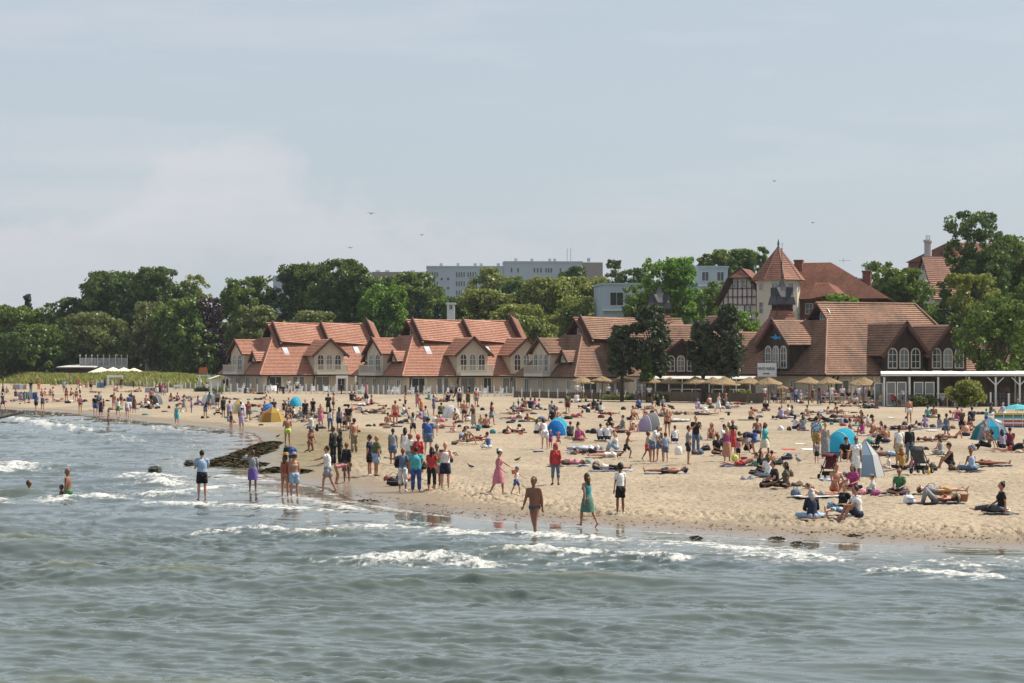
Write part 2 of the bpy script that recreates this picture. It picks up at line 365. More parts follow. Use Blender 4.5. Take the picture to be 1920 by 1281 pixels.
# lace of spent foam along the wash
lace = np.clip((np.abs(fbm(WX*1.1+3, WY*0.6, 4, 55)-0.5)*-22+1.0), 0, 1)*np.exp(-((WS+3.5)/3.2)**2)*0.45*(fbm(WX*.2, WY*.2, 2, 5) > .42)
edge = np.exp(-((WS+0.15)/0.35)**2)*0.5*(fbm(WX*0.8, WY*0.8, 3, 6))
foam = np.clip(np.maximum(foam, np.maximum(lace, edge)), 0, 1)
wm = bpy.data.materials.new('sea_water'); wm.use_nodes = True; nt = wm.node_tree; B = nt.nodes['Principled BSDF']
geo = N(nt, 'ShaderNodeNewGeometry'); af = N(nt, 'ShaderNodeAttribute', attribute_name='foam'); ad = N(nt, 'ShaderNodeAttribute', attribute_name='depth'); ah = N(nt, 'ShaderNodeAttribute', attribute_name='crest')
body = ramp(nt, ad.outputs['Fac'], [(0, (0.17, 0.14, 0.095)), (0.18, (0.10, 0.10, 0.07)), (0.5, (0.066, 0.086, 0.082)), (1, (0.078, 0.098, 0.088))])
body = mixc(nt, ah.outputs['Fac'], body, (0.115, 0.115, 0.048))  # olive of light shining through the crests is mixed into the base colour
fo = N(nt, 'ShaderNodeMath', operation='MULTIPLY', use_clamp=True)
mp = N(nt, 'ShaderNodeMapping'); mp.inputs['Scale'].default_value = (1, 0.55, 1); nt.links.new(geo.outputs['Position'], mp.inputs[0])
fn = ramp(nt, noise(nt, mp.outputs[0], 5.0, 5, 0.7), [(0.38, 0.2), (0.56, 1.2)])
nt.links.new(af.outputs['Fac'], fo.inputs[0]); nt.links.new(fn, fo.inputs[1])
fo2 = ramp(nt, fo.outputs[0], [(0.12, 0), (0.5, 1)])
nt.links.new(mixc(nt, fo2, body, ramp(nt, noise(nt, mp.outputs[0], 9.0, 4, 0.7), [(0.35, (0.27, 0.28, 0.265)), (0.62, (0.58, 0.575, 0.55))])), B.inputs['Base Color'])
nt.links.new(ramp(nt, fo2, [(0, 0.05), (1, 0.8)]), B.inputs['Roughness'])
B.inputs['IOR'].default_value = 1.36; B.inputs['Specular IOR Level'].default_value = 0.5
bp = N(nt, 'ShaderNodeBump'); bp.inputs['Strength'].default_value = 0.10; bp.inputs['Distance'].default_value = 0.10
mp2 = N(nt, 'ShaderNodeMapping'); mp2.inputs['Scale'].default_value = (0.42, 1.0, 1); nt.links.new(geo.outputs['Position'], mp2.inputs[0])
hb = N(nt, 'ShaderNodeMath', operation='MULTIPLY'); nt.links.new(noise(nt, mp2.outputs[0], 4.5, 5, 0.55), hb.inputs[0])
nt.links.new(ramp(nt, ad.outputs['Fac'], [(0, 0.12), (0.2, 0.25), (0.42, 1)]), hb.inputs[1])
nt.links.new(hb.outputs[0], bp.inputs['Height']); nt.links.new(bp.outputs[0], B.inputs['Normal'])
Q = grid_faces(len(dw), len(TW)); keep = (WS.ravel()[Q].min(1) < 1.5)
H += 0.012
sea = np_mesh('sea', np.stack([WX, WY, H], -1).reshape(-1, 3), Q[keep], wm); tag(sea, kind='structure')
vattr(sea, 'foam', foam); vattr(sea, 'depth', np.clip(-WS/14, 0, 1))
vattr(sea, 'crest', np.clip((H-0.06)*4.5, 0, 0.85)*np.clip((130-WY)/50, 0, 1))
def wave_z(x, y):
    i = int(np.argmin(np.abs(dw-y))); j = int(np.argmin(np.abs(TW-x/max(y, 34)))); return float(H[i, j])
# ------------------------------------------------------------------ far land, dune grass
# ------------------------------------------------------------------ building materials
def tile_mat(name, a, b, moss=None):
    m = bpy.data.materials.new(name); m.use_nodes = True; nt = m.node_tree; B = nt.nodes['Principled BSDF']
    tc = N(nt, 'ShaderNodeTexCoord'); o = tc.outputs['Object']
    big = ramp(nt, noise(nt, o, 0.35, 5, 0.65), [(0.33, a), (0.68, b)])
    fine = ramp(nt, noise(nt, o, 3.4, 3, 0.7), [(0.36, 0.72), (0.62, 1.14)])
    c = mixc(nt, 1.0, big, fine, 'MULTIPLY')
    if moss:
        mpp = N(nt, 'ShaderNodeMapping'); mpp.inputs['Scale'].default_value = (0.5, 0.25, 0.2); nt.links.new(o, mpp.inputs[0])
        c = mixc(nt, ramp(nt, noise(nt, mpp.outputs[0], 1.0, 5, 0.7), [(0.48, 0), (0.68, 0.8)]), c, moss)
    nt.links.new(c, B.inputs['Base Color']); B.inputs['Roughness'].default_value = 0.75; B.inputs['Specular IOR Level'].default_value = 0.3
    return m
M_TILE = tile_mat('terracotta_tile', (0.34, 0.155, 0.10), (0.41, 0.205, 0.142))
M_TILE_OLD = tile_mat('weathered_tile', (0.21, 0.112, 0.07), (0.29, 0.16, 0.105), (0.10, 0.065, 0.045))
M_TILE_RED = tile_mat('dark_red_tile', (0.25, 0.11, 0.072), (0.33, 0.155, 0.105), (0.15, 0.07, 0.048))
M_PLASTER = mat('beige_plaster', (0.50, 0.43, 0.34), 0.9, var=0.10, scale=0.7)
M_CREAM = mat('cream_plaster', (0.55, 0.51, 0.42), 0.9, var=0.08, scale=0.5)
M_DARKWOOD = mat('dark_stained_boards', (0.038, 0.022, 0.017), 0.7, var=0.35, scale=2.0, stretch=(1, 1, 0.2))
M_BARGE = mat('dark_brown_timber', (0.075, 0.032, 0.022), 0.7, var=0.3, scale=3.0)
M_WHITE = mat('white_paint', (0.72, 0.71, 0.68), 0.5, var=0.06, scale=1.5)
M_FRAME = mat('off_white_frame', (0.62, 0.60, 0.54), 0.5)
M_GLASS = mat('window_glass', (0.03, 0.04, 0.045), 0.06, spec=0.8)
M_CURT = mat('curtained_window_glass', (0.17, 0.19, 0.19), 0.08, spec=0.8)
M_SKYL = mat('skylight_glass', (0.55, 0.58, 0.6), 0.08, spec=1.0)  # pale base colour stands in for sky reflected in the panes
M_SLATE = mat('grey_slate', (0.045, 0.046, 0.053), 0.6, var=0.3, scale=2.0)
M_BRICK = mat('red_brick', (0.17, 0.07, 0.05), 0.85, var=0.3, scale=3.0)
M_RAIL = mat('pale_railing', (0.52, 0.49, 0.42), 0.6)
M_PIPE = mat('dark_pipe', (0.03, 0.028, 0.028), 0.8, spec=.1)
M_METAL = mat('galvanised_steel', (0.35, 0.36, 0.37), 0.4, metal=0.6)
M_CONC = mat('pale_concrete', (0.40, 0.43, 0.47), 0.9, var=0.10, scale=0.25)
M_THATCH = mat('straw_thatch', (0.25, 0.175, 0.095), 0.95, var=0.35, scale=9.0, stretch=(1, 1, 0.3), bump=0.6)
M_CANVAS = mat('white_canvas', (0.74, 0.73, 0.69), 0.8, var=0.04, scale=0.6)
def tiles(mb, A, B_, C, D, mi=0, under=1, th=0.14, step=0.33):
    """stepped tile courses on the plane A,B (eave) C,D (ridge), each course lifted at its lower edge"""
    A, B_, C, D = map(Vector, (A, B_, C, D)); n = (B_-A).cross(D-A)
    if n.length < 1e-6: n = (B_-A).cross(C-A)
    n.normalize()
    if n.z < 0: n = -n
    Ls = max((D-A).length, (C-B_).length); k = max(2, int(Ls/step)); lift = n*0.075
    for i in range(k):
        t0 = i/k; t1 = (i+1)/k
        p, q = A.lerp(D, t0), B_.lerp(C, t0); r, s = B_.lerp(C, t1), A.lerp(D, t1)
        vs = [p+lift, q+lift, r, s, p, q]
        mb.add(vs, [(0,1,2,3), (4,5,1,0)], mi)
    if under is not None:
        o = -n*th; mb.add([A, B_, C, D, A+o, B_+o, C+o, D+o], [(7,6,5,4), (0,4,5,1), (1,5,6,2), (3,7,4,0), (2,6,7,3)], under)
def arch_pts(w, h, n=7):
    r = w/2; return [(-r, 0), (r, 0)] + [(r*math.cos(math.pi*i/n), h-r+r*math.sin(math.pi*i/n)) for i in range(n+1)]
def P2(o, u, x, z): return Vector(o)+Vector(u)*x+Vector((0, 0, z))
def window(parent, o, u, nrm, w, h, arched=False, bars=(1, 1), pane_m=None, frame_m=None, fw=0.09):
    """window > pane : o = bottom centre on the wall, u = along the wall, nrm = outwards"""
    u = Vector(u).normalized(); nrm = Vector(nrm).normalized(); o = Vector(o)
    out = arch_pts(w, h) if arched else [(-w/2, 0), (w/2, 0), (w/2, h), (-w/2, h)]
    cx, cz = 0, h*0.5
    mb = MB(); n = len(out); inn = [((x-cx)*(1-2*fw/w)+cx, (z-cz)*(1-2*fw/h)+cz) for x, z in out]
    a = [P2(o, u, x, z)+nrm*0.09 for x, z in out]; b = [P2(o, u, x, z)+nrm*0.09 for x, z in inn]; c0 = [P2(o, u, x, z)+nrm*0.0 for x, z in out]; d0 = [P2(o, u, x, z)+nrm*0.01 for x, z in inn]
    vs = a+b+c0+d0; fs = []
    for i in range(n):
        j = (i+1) % n; fs += [(i, j, n+j, n+i), (2*n+i, 2*n+j, j, i), (n+i, n+j, 3*n+j, 3*n+i)]
    mb.add(vs, fs)
    for i in range(bars[0]):
        x = -w/2+w*(i+1)/(bars[0]+1); mb.bar(P2(o, u, x, fw)+nrm*0.055, P2(o, u, x, h-fw*1.2)+nrm*0.055, 0.05)
    for i in range(bars[1]):
        z = h*(i+1)/(bars[1]+1); mb.bar(P2(o, u, -w/2+fw, z)+nrm*0.055, P2(o, u, w/2-fw, z)+nrm*0.055, 0.05)
    wo = mb.build('window', frame_m or M_FRAME, parent)
    p = MB(); p.quad(*[P2(o, u, x, z)+nrm*0.03 for x, z in inn]); p.build('pane', pane_m or M_GLASS, wo)
    return wo
def gable_dormer(parent, org, f, s, half, z0, zw, za, depth, tm, wm, over=0.5, windows=3, balcony=True, arched=True, wh=1.9, small=False, pane=None):
    """gabled dormer: org point on the gable wall plane at the house base, f = outward direction, s = sideways; za apex, zw wall top at the sides"""
    org = Vector(org); f = Vector(f).normalized(); s = Vector(s).normalized(); Z = Vector((0, 0, 1))
    def p(a, b, z): return org+s*a+f*b+Z*z
    wall = MB(); gw = half*0.80 if not small else half*0.78
    zs = zw+(za-zw)*(1-gw/half)-0.08
    wall.slab([p(-gw, 0, z0), p(gw, 0, z0), p(gw, 0, zs), p(0, 0, za-0.15), p(-gw, 0, zs)], -f*depth)
    wall.build('gable_wall', wm, parent)
    rf = MB()
    for sg in (1, -1):
        tiles(rf, p(sg*half, over, zw), p(sg*half, -depth, zw), p(0, -depth, za), p(0, over, za))
    rf.build('dormer_roof', [tm, M_BARGE], parent)
    for sg in (1, -1):
        b = MB(); b.bar(p(sg*(half+0.06), over+0.06, zw-0.16), p(-sg*0.12, over+0.06, za+0.05), 0.10, 0.34, up=(0, 0, 1)); b.build('bargeboard', M_BARGE, parent)
    if small:
        window(parent, p(0, 0.01, z0+0.25), s, f, gw*1.15, min(zs-z0+0.45, gw*1.0), True, (2, 0), M_CURT)
    else:
        n = windows; ww = gw*2/(n+0.35)
        for i in range(n):
            window(parent, p((i-(n-1)/2)*ww, 0.01, z0+0.35), s, f, ww*0.80, wh, arched, (1, 2) if n else (1, 1), pane or (M_GLASS if (i+n) % 2 else M_CURT))
    if balcony:
        bd = 1.25; fl = MB()
        fl.slab([p(-gw-0.15, 0.02, z0-0.25), p(gw+0.15, 0.02, z0-0.25), p(gw+0.15, bd, z0-0.25), p(-gw-0.15, bd, z0-0.25)], (0, 0, 0.32)); bo = fl.build('balcony', M_RAIL, parent)
        r = MB(); c = [p(-gw-0.1, 0.1, 0), p(-gw-0.1, bd-0.05, 0), p(gw+0.1, bd-0.05, 0), p(gw+0.1, 0.1, 0)]
        for a, b in zip(c[:-1], c[1:]):
            for z in (z0+0.14, z0+1.1): r.bar(a+Z*z, b+Z*z, 0.07)
            L = (b-a).length; k = int(L/0.16)
            for i in range(k+1):
                q = a.lerp(b, i/k); r.bar(q+Z*(z0+0.1), q+Z*(z0+1.1), 0.035)
        for q in c: r.bar(q+Z*z0, q+Z*(z0+1.18), 0.09)
        r.build('balcony_railing', M_RAIL, bo)
def bath_house(name, px, d, label, cat, L=21, W=14, eh=2.55, rh=9.8, hh=7.8, gx=4.0, tm=None, gm=None, wm=None, fronts=(), leftd=(), smalls=(), verges=(), skylights=(), rot=30, gable_win=True, dark=False, rhip=0.0, pipes=(), fwin=()):
    c = pt(px, 700, d); r = math.radians(rot)
    h = empty(name, (c.x, c.y, 0.78), r, label, cat, 'red roofed beach houses in a row' if not dark else None)
    tm = tm or M_TILE; wm = wm or M_PLASTER; gm = gm or wm
    o = 0.55; y2 = W/2; sl = (rh-eh)/y2; yh = (hh-eh)/sl
    body = MB(); body.box(0.15, 0.15, -0.6, L-0.15, W-0.15, eh); body.build('wall', wm, h)
    # plinth pilasters and board joints are shallow boxes on the front
    eo = eh-o*sl*0.35
    rf = MB()
    yr = y2
    tiles(rf, (-o, -o, eo), (L+0.4+rhip*0, -o, eo), (L-rhip+0.4, yr, rh), (gx, yr, rh)) if False else None
    # front plane: lower band follows the hip to (gx, yh), upper band runs straight up from there
    xr0 = L+0.4; xr1 = L+0.4-rhip
    f = (hh-eh)/(rh-eh); xrm = xr0+(xr1-xr0)*f
    tiles(rf, (-o, -o, eo), (xr0, -o, eo), (xrm, yh, hh), (gx, yh, hh))
    tiles(rf, (gx, yh, hh), (xrm, yh, hh), (xr1, yr, rh), (gx, yr, rh))
    tiles(rf, (xr0, W+o, eo), (-o, W+o, eo), (gx, W-yh, hh), (xrm, W-yh, hh))
    tiles(rf, (xrm, W-yh, hh), (gx, W-yh, hh), (gx, yr, rh), (xr1, yr, rh))
    tiles(rf, (-o, W+o, eo), (-o, -o, eo), (gx, yh, hh), (gx, W-yh, hh))
    if rhip: tiles(rf, (xr0, -o, eo), (xr0, W+o, eo), (xr1, yr, rh), (xr1, yr, rh))
    rf.build('roof', [tm, M_BARGE], h)
    cap = MB(); cap.tube([(gx-0.1, yr, rh+0.05), (xr1, yr, rh+0.05)], 0.13, 6); cap.tube([(-o, -o, eo+0.05), (gx, yh, hh+0.08)], 0.12, 6); cap.tube([(-o, W+o, eo+0.05), (gx, W-yh, hh+0.08)], 0.12, 6)
    if rhip: cap.tube([(xr0, -o, eo+0.05), (xr1, yr, rh+0.08)], 0.12, 6)
    cap.build('ridge_tiles', tm, h)
    g = MB(); g.slab([(gx+0.9, yh+0.1, hh-0.6), (gx+0.9, W-yh-0.1, hh-0.6), (gx+0.9, W-yh-0.1, hh), (gx+0.9, yr, rh-0.15), (gx+0.9, yh+0.1, hh)], (0.2, 0, 0)); g.build('end_gable', M_DARKWOOD, h)
    if gable_win: window(h, (gx+0.88, yr-0.4, hh+0.05), (0, -1, 0), (-1, 0, 0), 1.9, 1.25, True, (3, 1), M_CURT)
    if not rhip:
        e = MB(); e.slab([(L-0.1, 0.2, eh-0.2), (L-0.1, W-0.2, eh-0.2), (L-0.1, yr, rh-0.15)], (0.2, 0, 0)); e.build('end_gable', M_DARKWOOD, h)
    # raised verges on the upper slope : a wedge of tiles standing proud at its left edge
    for (x0, x1, lift, t0, t1) in verges:
        nrm = Vector((0, -sl, 1)).normalized()
        def q(x, t, l): return Vector((x, yr*t, eh+(rh-eh)*t))+Vector((0, -0.7, 0.72)).normalized()*l
        v = MB(); tiles(v, q(x0, t0, lift), q(x1, t0, 0.06), q(x1, t1, 0.06), q(x0, t1, lift*0.9), under=None)
        v.add([q(x0, t0, lift), q(x1, t0, 0.06), q(x1, t0, -0.02), q(x0, t0, -0.02)], [(0, 1, 2, 3)], 1)
        v.build('raised_roof_section', [tm, M_BARGE], h)
        b = MB(); b.slab([q(x0-0.02, t0, -0.02), q(x0-0.02, t0, lift+0.12), q(x0-0.02, t1+0.01, lift+0.12), q(x0-0.02, t1, -0.02)], (-0.16, 0, 0))
        b.bar(q(x0-0.1, t0-0.035, lift*0.55), q(x0-0.1, t0+0.03, lift*0.55), 0.3, 0.55); b.build('verge_board', M_BARGE, h)
    for (x, za, half, zw, bal, n) in fronts:
        gable_dormer(h, (x, -0.45, 0), (0, -1, 0), (1, 0, 0), half, eh+0.1, zw, za, 6.5, tm, gm, balcony=bal, windows=n, wh=min(2.35, zw-eh+0.35))
    for (y, za, half, zw, bal, n) in leftd:
        gable_dormer(h, (-0.35, y, 0), (-1, 0, 0), (0, -1, 0), half, eh+0.1, zw, za, 6.0, tm, gm, balcony=bal, windows=n, wh=min(2.35, zw-eh+0.35))
    for (x, y, za, half, zw) in smalls:
        gable_dormer(h, (x, y, 0), (-1, 0, 0), (0, -1, 0), half, zw-0.25, zw, za, 3.0, tm, M_DARKWOOD, over=0.35, balcony=False, small=True)
    nrm = Vector((0, -sl, 1)).normalized(); upv = Vector((0, 1, sl)).normalized()
    for (x, t) in skylights:
        c0 = Vector((x, y2*t, eh+(rh-eh)*t))+nrm*0.14; m = MB()
        m.slab([c0-Vector((.5, 0, 0))-upv*.85, c0+Vector((.5, 0, 0))-upv*.85, c0+Vector((.5, 0, 0))+upv*.85, c0-Vector((.5, 0, 0))+upv*.85], -nrm*0.15); so = m.build('skylight', M_BARGE, h)
        g2 = MB(); c1 = c0+nrm*0.02; g2.quad(c1-Vector((.4, 0, 0))-upv*.75, c1+Vector((.4, 0, 0))-upv*.75, c1+Vector((.4, 0, 0))+upv*.75, c1-Vector((.4, 0, 0))+upv*.75); g2.build('pane', M_SKYL, so)
    for i, (x, w, hgt, z) in enumerate(fwin):
        window(h, (x, 0.14, z), (1, 0, 0), (0, -1, 0), w, hgt, False, (1, 0), M_GLASS if i % 3 == 0 else M_CURT)
    for k in range(4):
        y = W*(k+0.5)/4; window(h, (0.14, y, 0.1 if k % 2 else 0.7), (0, -1, 0), (-1, 0, 0), 1.2, 2.0 if k % 2 else 1.3, False, (1, 0), M_CURT)
    for x in pipes:
        p = MB(); p.tube([(x, -0.45, eo), (x, -0.1, eh-0.7), (x, 0.05, eh-1.0), (x, 0.05, 0)], 0.09, 6); p.build('downpipe', M_PIPE, h)
    gt = MB(); gt.tube([(-o, -o-0.08, eo-0.05), (L+0.4, -o-0.08, eo-0.05)], 0.11, 6); gt.tube([(-o-0.08, -o, eo-0.05), (-o-0.08, W+o, eo-0.05)], 0.11, 6); gt.build('gutter', M_PIPE, h)
    for k in range(int(L/2.6)):
        x = 0.6+k*2.6; b = MB(); b.box(x-0.16, 0.02, -0.3, x+0.16, 0.16, eh-0.25); b.build('pilaster', M_CREAM, h)
    return h
VG = [(4.6, 12.2, 0.75, 0.56, 0.97), (12.4, 19.6, 0.75, 0.56, 0.97), (20.0, 21.4, 0.95, 0.50, 1.03)]
FW = [(2.2, 2.2, 2.1, 0.05), (5.8, 1.9, 2.1, 0.05), (9.6, 2.3, 2.1, 0.05), (12.6, 1.3, 2.1, 0.05), (16.0, 2.2, 2.1, 0.05), (19.2, 1.8, 2.1, 0.05)]
bath_house('beach_house', 491, 345, 'leftmost red tiled beach house with white skylights, beside the white wooden shed', 'house',
    fronts=[(10.4, 7.5, 2.9, 5.1, True, 3)], leftd=[(7.8, 7.5, 2.9, 5.3, True, 2)], smalls=[(0.5, 3.6, 5.7, 1.35, 4.3), (0.5, 11.6, 5.6, 1.3, 4.3)], verges=VG, skylights=[(5.1, 0.43), (14.4, 0.35), (16.6, 0.45)], pipes=(8.2, 1.0), fwin=FW)
bath_house('beach_house', 758, 318, 'middle red tiled beach house with a chair on its front balcony', 'house',
    fronts=[(10.0, 7.5, 2.9, 5.1, True, 3), (18.3, 7.5, 2.9, 5.1, False, 3)], leftd=[(7.8, 7.5, 2.9, 5.3, True, 2)], smalls=[(0.5, 3.6, 5.7, 1.35, 4.3), (0.5, 11.6, 5.6, 1.3, 4.3)], verges=VG, skylights=[(5.1, 0.43), (12.2, 0.30), (14.2, 0.43)], pipes=(8.0, 0.9, 16.2), fwin=FW)
bath_house('beach_house', 1080, 300, 'weathered brown tiled beach house with arched end window, behind the spreading pine', 'house', tm=M_TILE_OLD,
    L=20, fronts=[(10.0, 7.2, 2.9, 5.0, True, 3)], leftd=[(7.8, 7.3, 2.7, 5.3, True, 3)], smalls=[(0.5, 3.6, 5.7, 1.45, 4.2)], verges=[(4.6, 18, 0.75, 0.56, 0.97)], pipes=(0.8,), fwin=FW[:4], hh=7.7)
h4 = bath_house('restaurant_house', 1550, 266, 'large brown tiled restaurant house with dark boarded gables and a white fish restaurant sign', 'house', tm=M_TILE_OLD, gm=M_DARKWOOD, wm=M_PLASTER,
    L=19.5, W=16, rh=9.95, hh=8.2, eh=2.75, gx=4.2, fronts=[(9.1, 7.9, 3.0, 4.5, False, 3), (14.6, 7.7, 3.0, 4.5, False, 3)], leftd=[(8.6, 8.2, 3.0, 5.6, False, 3)], dark=True, rhip=3.2, pipes=(0.6, 1.2), fwin=[(2.0, 1.6, 1.5, 0.6), (5.0, 1.6, 1.5, 0.6)], rot=27)
h4.scale = (1.10, 1.10, 1.10)
# sign board under the left dormer windows, with its lettering and the blue fish above
def text_mesh(s, size, m, parent, M4, name='lettering', ext=0.01):
    cu = bpy.data.curves.new('t', 'FONT'); cu.body = s; cu.size = size; cu.align_x = 'CENTER'; cu.align_y = 'CENTER'; cu.extrude = ext
    ob = bpy.data.objects.new('t', cu); COL.objects.link(ob); bpy.context.view_layer.update()
    me = bpy.data.meshes.new_from_object(ob.evaluated_get(bpy.context.evaluated_depsgraph_get())); bpy.data.objects.remove(ob)
    me.materials.clear(); me.materials.append(m); me.transform(M4); o = bpy.data.objects.new(name, me); return link(o, parent)
sb = MB(); sb.box(-1.55, 6.9, 2.35, -1.42, 10.3, 3.75); sbo = sb.build('sign_board', M_WHITE, h4)
M4 = Matrix(((0, 0, -1, -1.57), (-1, 0, 0, 8.6), (0, 1, 0, 3.15), (0, 0, 0, 1)))
text_mesh('WHITE MARLIN', 0.46, mat('grey_letters', (0.12, 0.15, 0.2), 0.6), sbo, M4)
text_mesh('RESTAURANT', 0.2, mat('grey_letters', (0.12, 0.15, 0.2), 0.6), sbo, Matrix(((0, 0, -1, -1.57), (-1, 0, 0, 8.6), (0, 1, 0, 2.65), (0, 0, 0, 1))))
fish = [(-1.1, 0.12), (-0.5, 0.05), (0.1, -0.16), (0.7, -0.02), (1.0, -0.28), (0.92, 0.05), (1.12, 0.36), (0.7, 0.12), (0.35, 0.2), (0.1, 0.5), (-0.1, 0.26), (-0.5, 0.18)]
fb = MB(); fb.slab([(-0.44, 8.6-x, 6.3+z) for x, z in fish], (-0.08, 0, 0)); fb.build('fish_emblem', mat('blue_sign_paint', (0.02, 0.22, 0.5), 0.5), h4)
# low wings and the tiled link roofs between the third house and the restaurant
def simple_roof(name, x0, x1, y0, y1, eh, rh, tm, parent, hip0=0, hip1=0, wm=None, o=0.4):
    b = MB(); b.box(x0+.05, y0+.05, -0.6, x1-.05, y1-.05, eh); b.build('wall', wm or M_PLASTER, parent); ym = (y0+y1)/2; r = MB()
    tiles(r, (x0-o, y0-o, eh-.1), (x1+o, y0-o, eh-.1), (x1+o-hip1, ym, rh), (x0-o+hip0, ym, rh)); tiles(r, (x1+o, y1+o, eh-.1), (x0-o, y1+o, eh-.1), (x0-o+hip0, ym, rh), (x1+o-hip1, ym, rh))
    if hip0: tiles(r, (x0-o, y1+o, eh-.1), (x0-o, y0-o, eh-.1), (x0-o+hip0, ym, rh), (x0-o+hip0, ym, rh))
    else: b = MB(); b.slab([(x0, y0, eh-.1), (x0, y1, eh-.1), (x0, ym, rh-.12)], (.15, 0, 0)); b.build('end_gable', M_DARKWOOD, parent)
    if hip1: tiles(r, (x1+o, y0-o, eh-.1), (x1+o, y1+o, eh-.1), (x1+o-hip1, ym, rh), (x1+o-hip1, ym, rh))
    else: b = MB(); b.slab([(x1, y0, eh-.1), (x1, y1, eh-.1), (x1, ym, rh-.12)], (-.15, 0, 0)); b.build('end_gable', M_DARKWOOD, parent)
    r.build(name, [tm, M_BARGE], parent)
def local(px, py, d): c = pt(px, py, d); return c
c = pt(1180, 700, 300); lk = empty('link_building', (c.x, c.y, 0.78), math.radians(12), 'low weathered tiled wing between the pines, under the left roof turret', 'building')
simple_roof('roof', 0, 17.5, 0, 12, 2.6, 9.0, M_TILE_OLD, lk)
gable_dormer(lk, (6.5, -0.4, 0), (0, -1, 0), (1, 0, 0), 2.7, 2.7, 5.0, 7.0, 5, M_TILE_OLD, M_DARKWOOD, windows=3, balcony=False, wh=2.0)
gable_dormer(lk, (13.5, 6, 0), (0, -1, 0), (1, 0, 0), 2.4, 7.4, 7.9, 10.2, 5, M_TILE_OLD, M_DARKWOOD, windows=0, balcony=False)
for x in (1.5, 4, 9.5, 12, 14.5): window(lk, (x, 0.04, 0.5), (1, 0, 0), (0, -1, 0), 1.4, 1.7, False, (1, 1), M_CURT)
c = pt(1392, 700, 286); l2 = empty('side_wing', (c.x, c.y, 0.78), math.radians(14), 'red tiled wing with a brick chimney, right of the dark twin pine', 'building')
simple_roof('roof', -2, 11, 0, 12, 2.6, 7.9, M_TILE_OLD, l2)
ch = MB(); ch.box(-0.9, 3.2, 5, 0.1, 4.2, 9.0); ch.box(-1.0, 3.1, 8.6, 0.2, 4.3, 9.02); ch.build('chimney', M_BRICK, l2)
for x in (0, 3, 6, 9): window(l2, (x, 0.04, 0.5), (1, 0, 0), (0, -1, 0), 1.5, 1.7, False, (1, 1), M_CURT)
# the two square lantern turrets with flared tiled skirts
def turret(px, d, label, zt, zc, polez, base, zb):
    """zt lantern floor, zc spire top, zb foot of the flared skirt"""
    c = pt(px, 676, d); t = empty('roof_turret', (c.x, c.y, 0.78), math.radians(14), label, 'turret', 'lantern turrets on the tiled roofs')
    b = MB(); b.box(-1.8, -1.8, 2, 1.8, 1.8, zb+.2); b.build('tower_base', M_BRICK, t)
    r = MB(); prof = [(base, zb-1.2), (base*.72, zb+(zt-zb)*.25), (1.25, zb+(zt-zb)*.7), (1.0, zt)]
    for (r0, z0), (r1, z1) in zip(prof[:-1], prof[1:]):
        cs0 = [(-r0, -r0, z0), (r0, -r0, z0), (r0, r0, z0), (-r0, r0, z0)]; cs1 = [(-r1, -r1, z1), (r1, -r1, z1), (r1, r1, z1), (-r1, r1, z1)]
        for i in range(4): tiles(r, cs0[i], cs0[(i+1) % 4], cs1[(i+1) % 4], cs1[i], under=None, step=0.3)
    r.build('skirt_roof', [M_TILE_RED, M_BARGE], t)
    l = MB(); l.box(-1.08, -1.08, zt, 1.08, 1.08, zt+0.1)
    for i in range(5):
        for j in range(5):
            if i in (0, 4) or j in (0, 4): x = -.9+0.45*i; y = -.9+0.45*j; l.box(x-.06, y-.06, zt+.1, x+.06, y+.06, zt+0.75)
    l.box(-0.5, -0.5, zt+.1, 0.5, 0.5, zt+.73); l.build('lantern', M_BARGE, t)
    k = MB(); z = zt+0.75; hh = zc-z
    pr = [(1.3, z), (1.12, z+hh*.27), (0.62, z+hh*.5), (0.36, z+hh*.68), (0.03, zc)]
    k.box(-1.3, -1.3, z-.07, 1.3, 1.3, z+.01)
    for (r0, z0), (r1, z1) in zip(pr[:-1], pr[1:]):
        cs0 = [(-r0, -r0, z0), (r0, -r0, z0), (r0, r0, z0), (-r0, r0, z0)]; cs1 = [(-r1, -r1, z1), (r1, -r1, z1), (r1, r1, z1), (-r1, r1, z1)]
        k.add(cs0+cs1, [(i, (i+1) % 4, (i+1) % 4+4, i+4) for i in range(4)])
    k.build('slate_cap', M_SLATE, t)
    for a in range(4):
        R = Matrix.Rotation(a*math.pi/2+math.pi/4, 3, 'Z'); g = MB()
        q = [R @ Vector(v) for v in ((-.42, 1.28, z+hh*.30), (.42, 1.28, z+hh*.30), (0, 1.5, z+hh*.62))]; g.slab(q, R @ Vector((0, -.9, .05))); g.build('gablet', M_SLATE, t)
    p = MB(); p.tube([(0, 0, zc-.3), (0, 0, zc+1), (0, 0, polez)], [0.06, 0.05, 0.03], 6); p.ball((0, 0, polez), 0.1, 6, 4); p.ball((0, 0, zc), 0.12, 6, 4); p.build('finial', M_PIPE, t)
    return t
turret(1236, 316, 'dark capped roof turret standing left of the villa, above the spreading pine', zt=10.4, zc=14.2, polez=17.6, base=2.3, zb=8.2)
turret(1466, 290, 'dark capped roof turret in front of the villa tower', zt=10.4, zc=14.4, polez=17.8, base=3.0, zb=7.4)
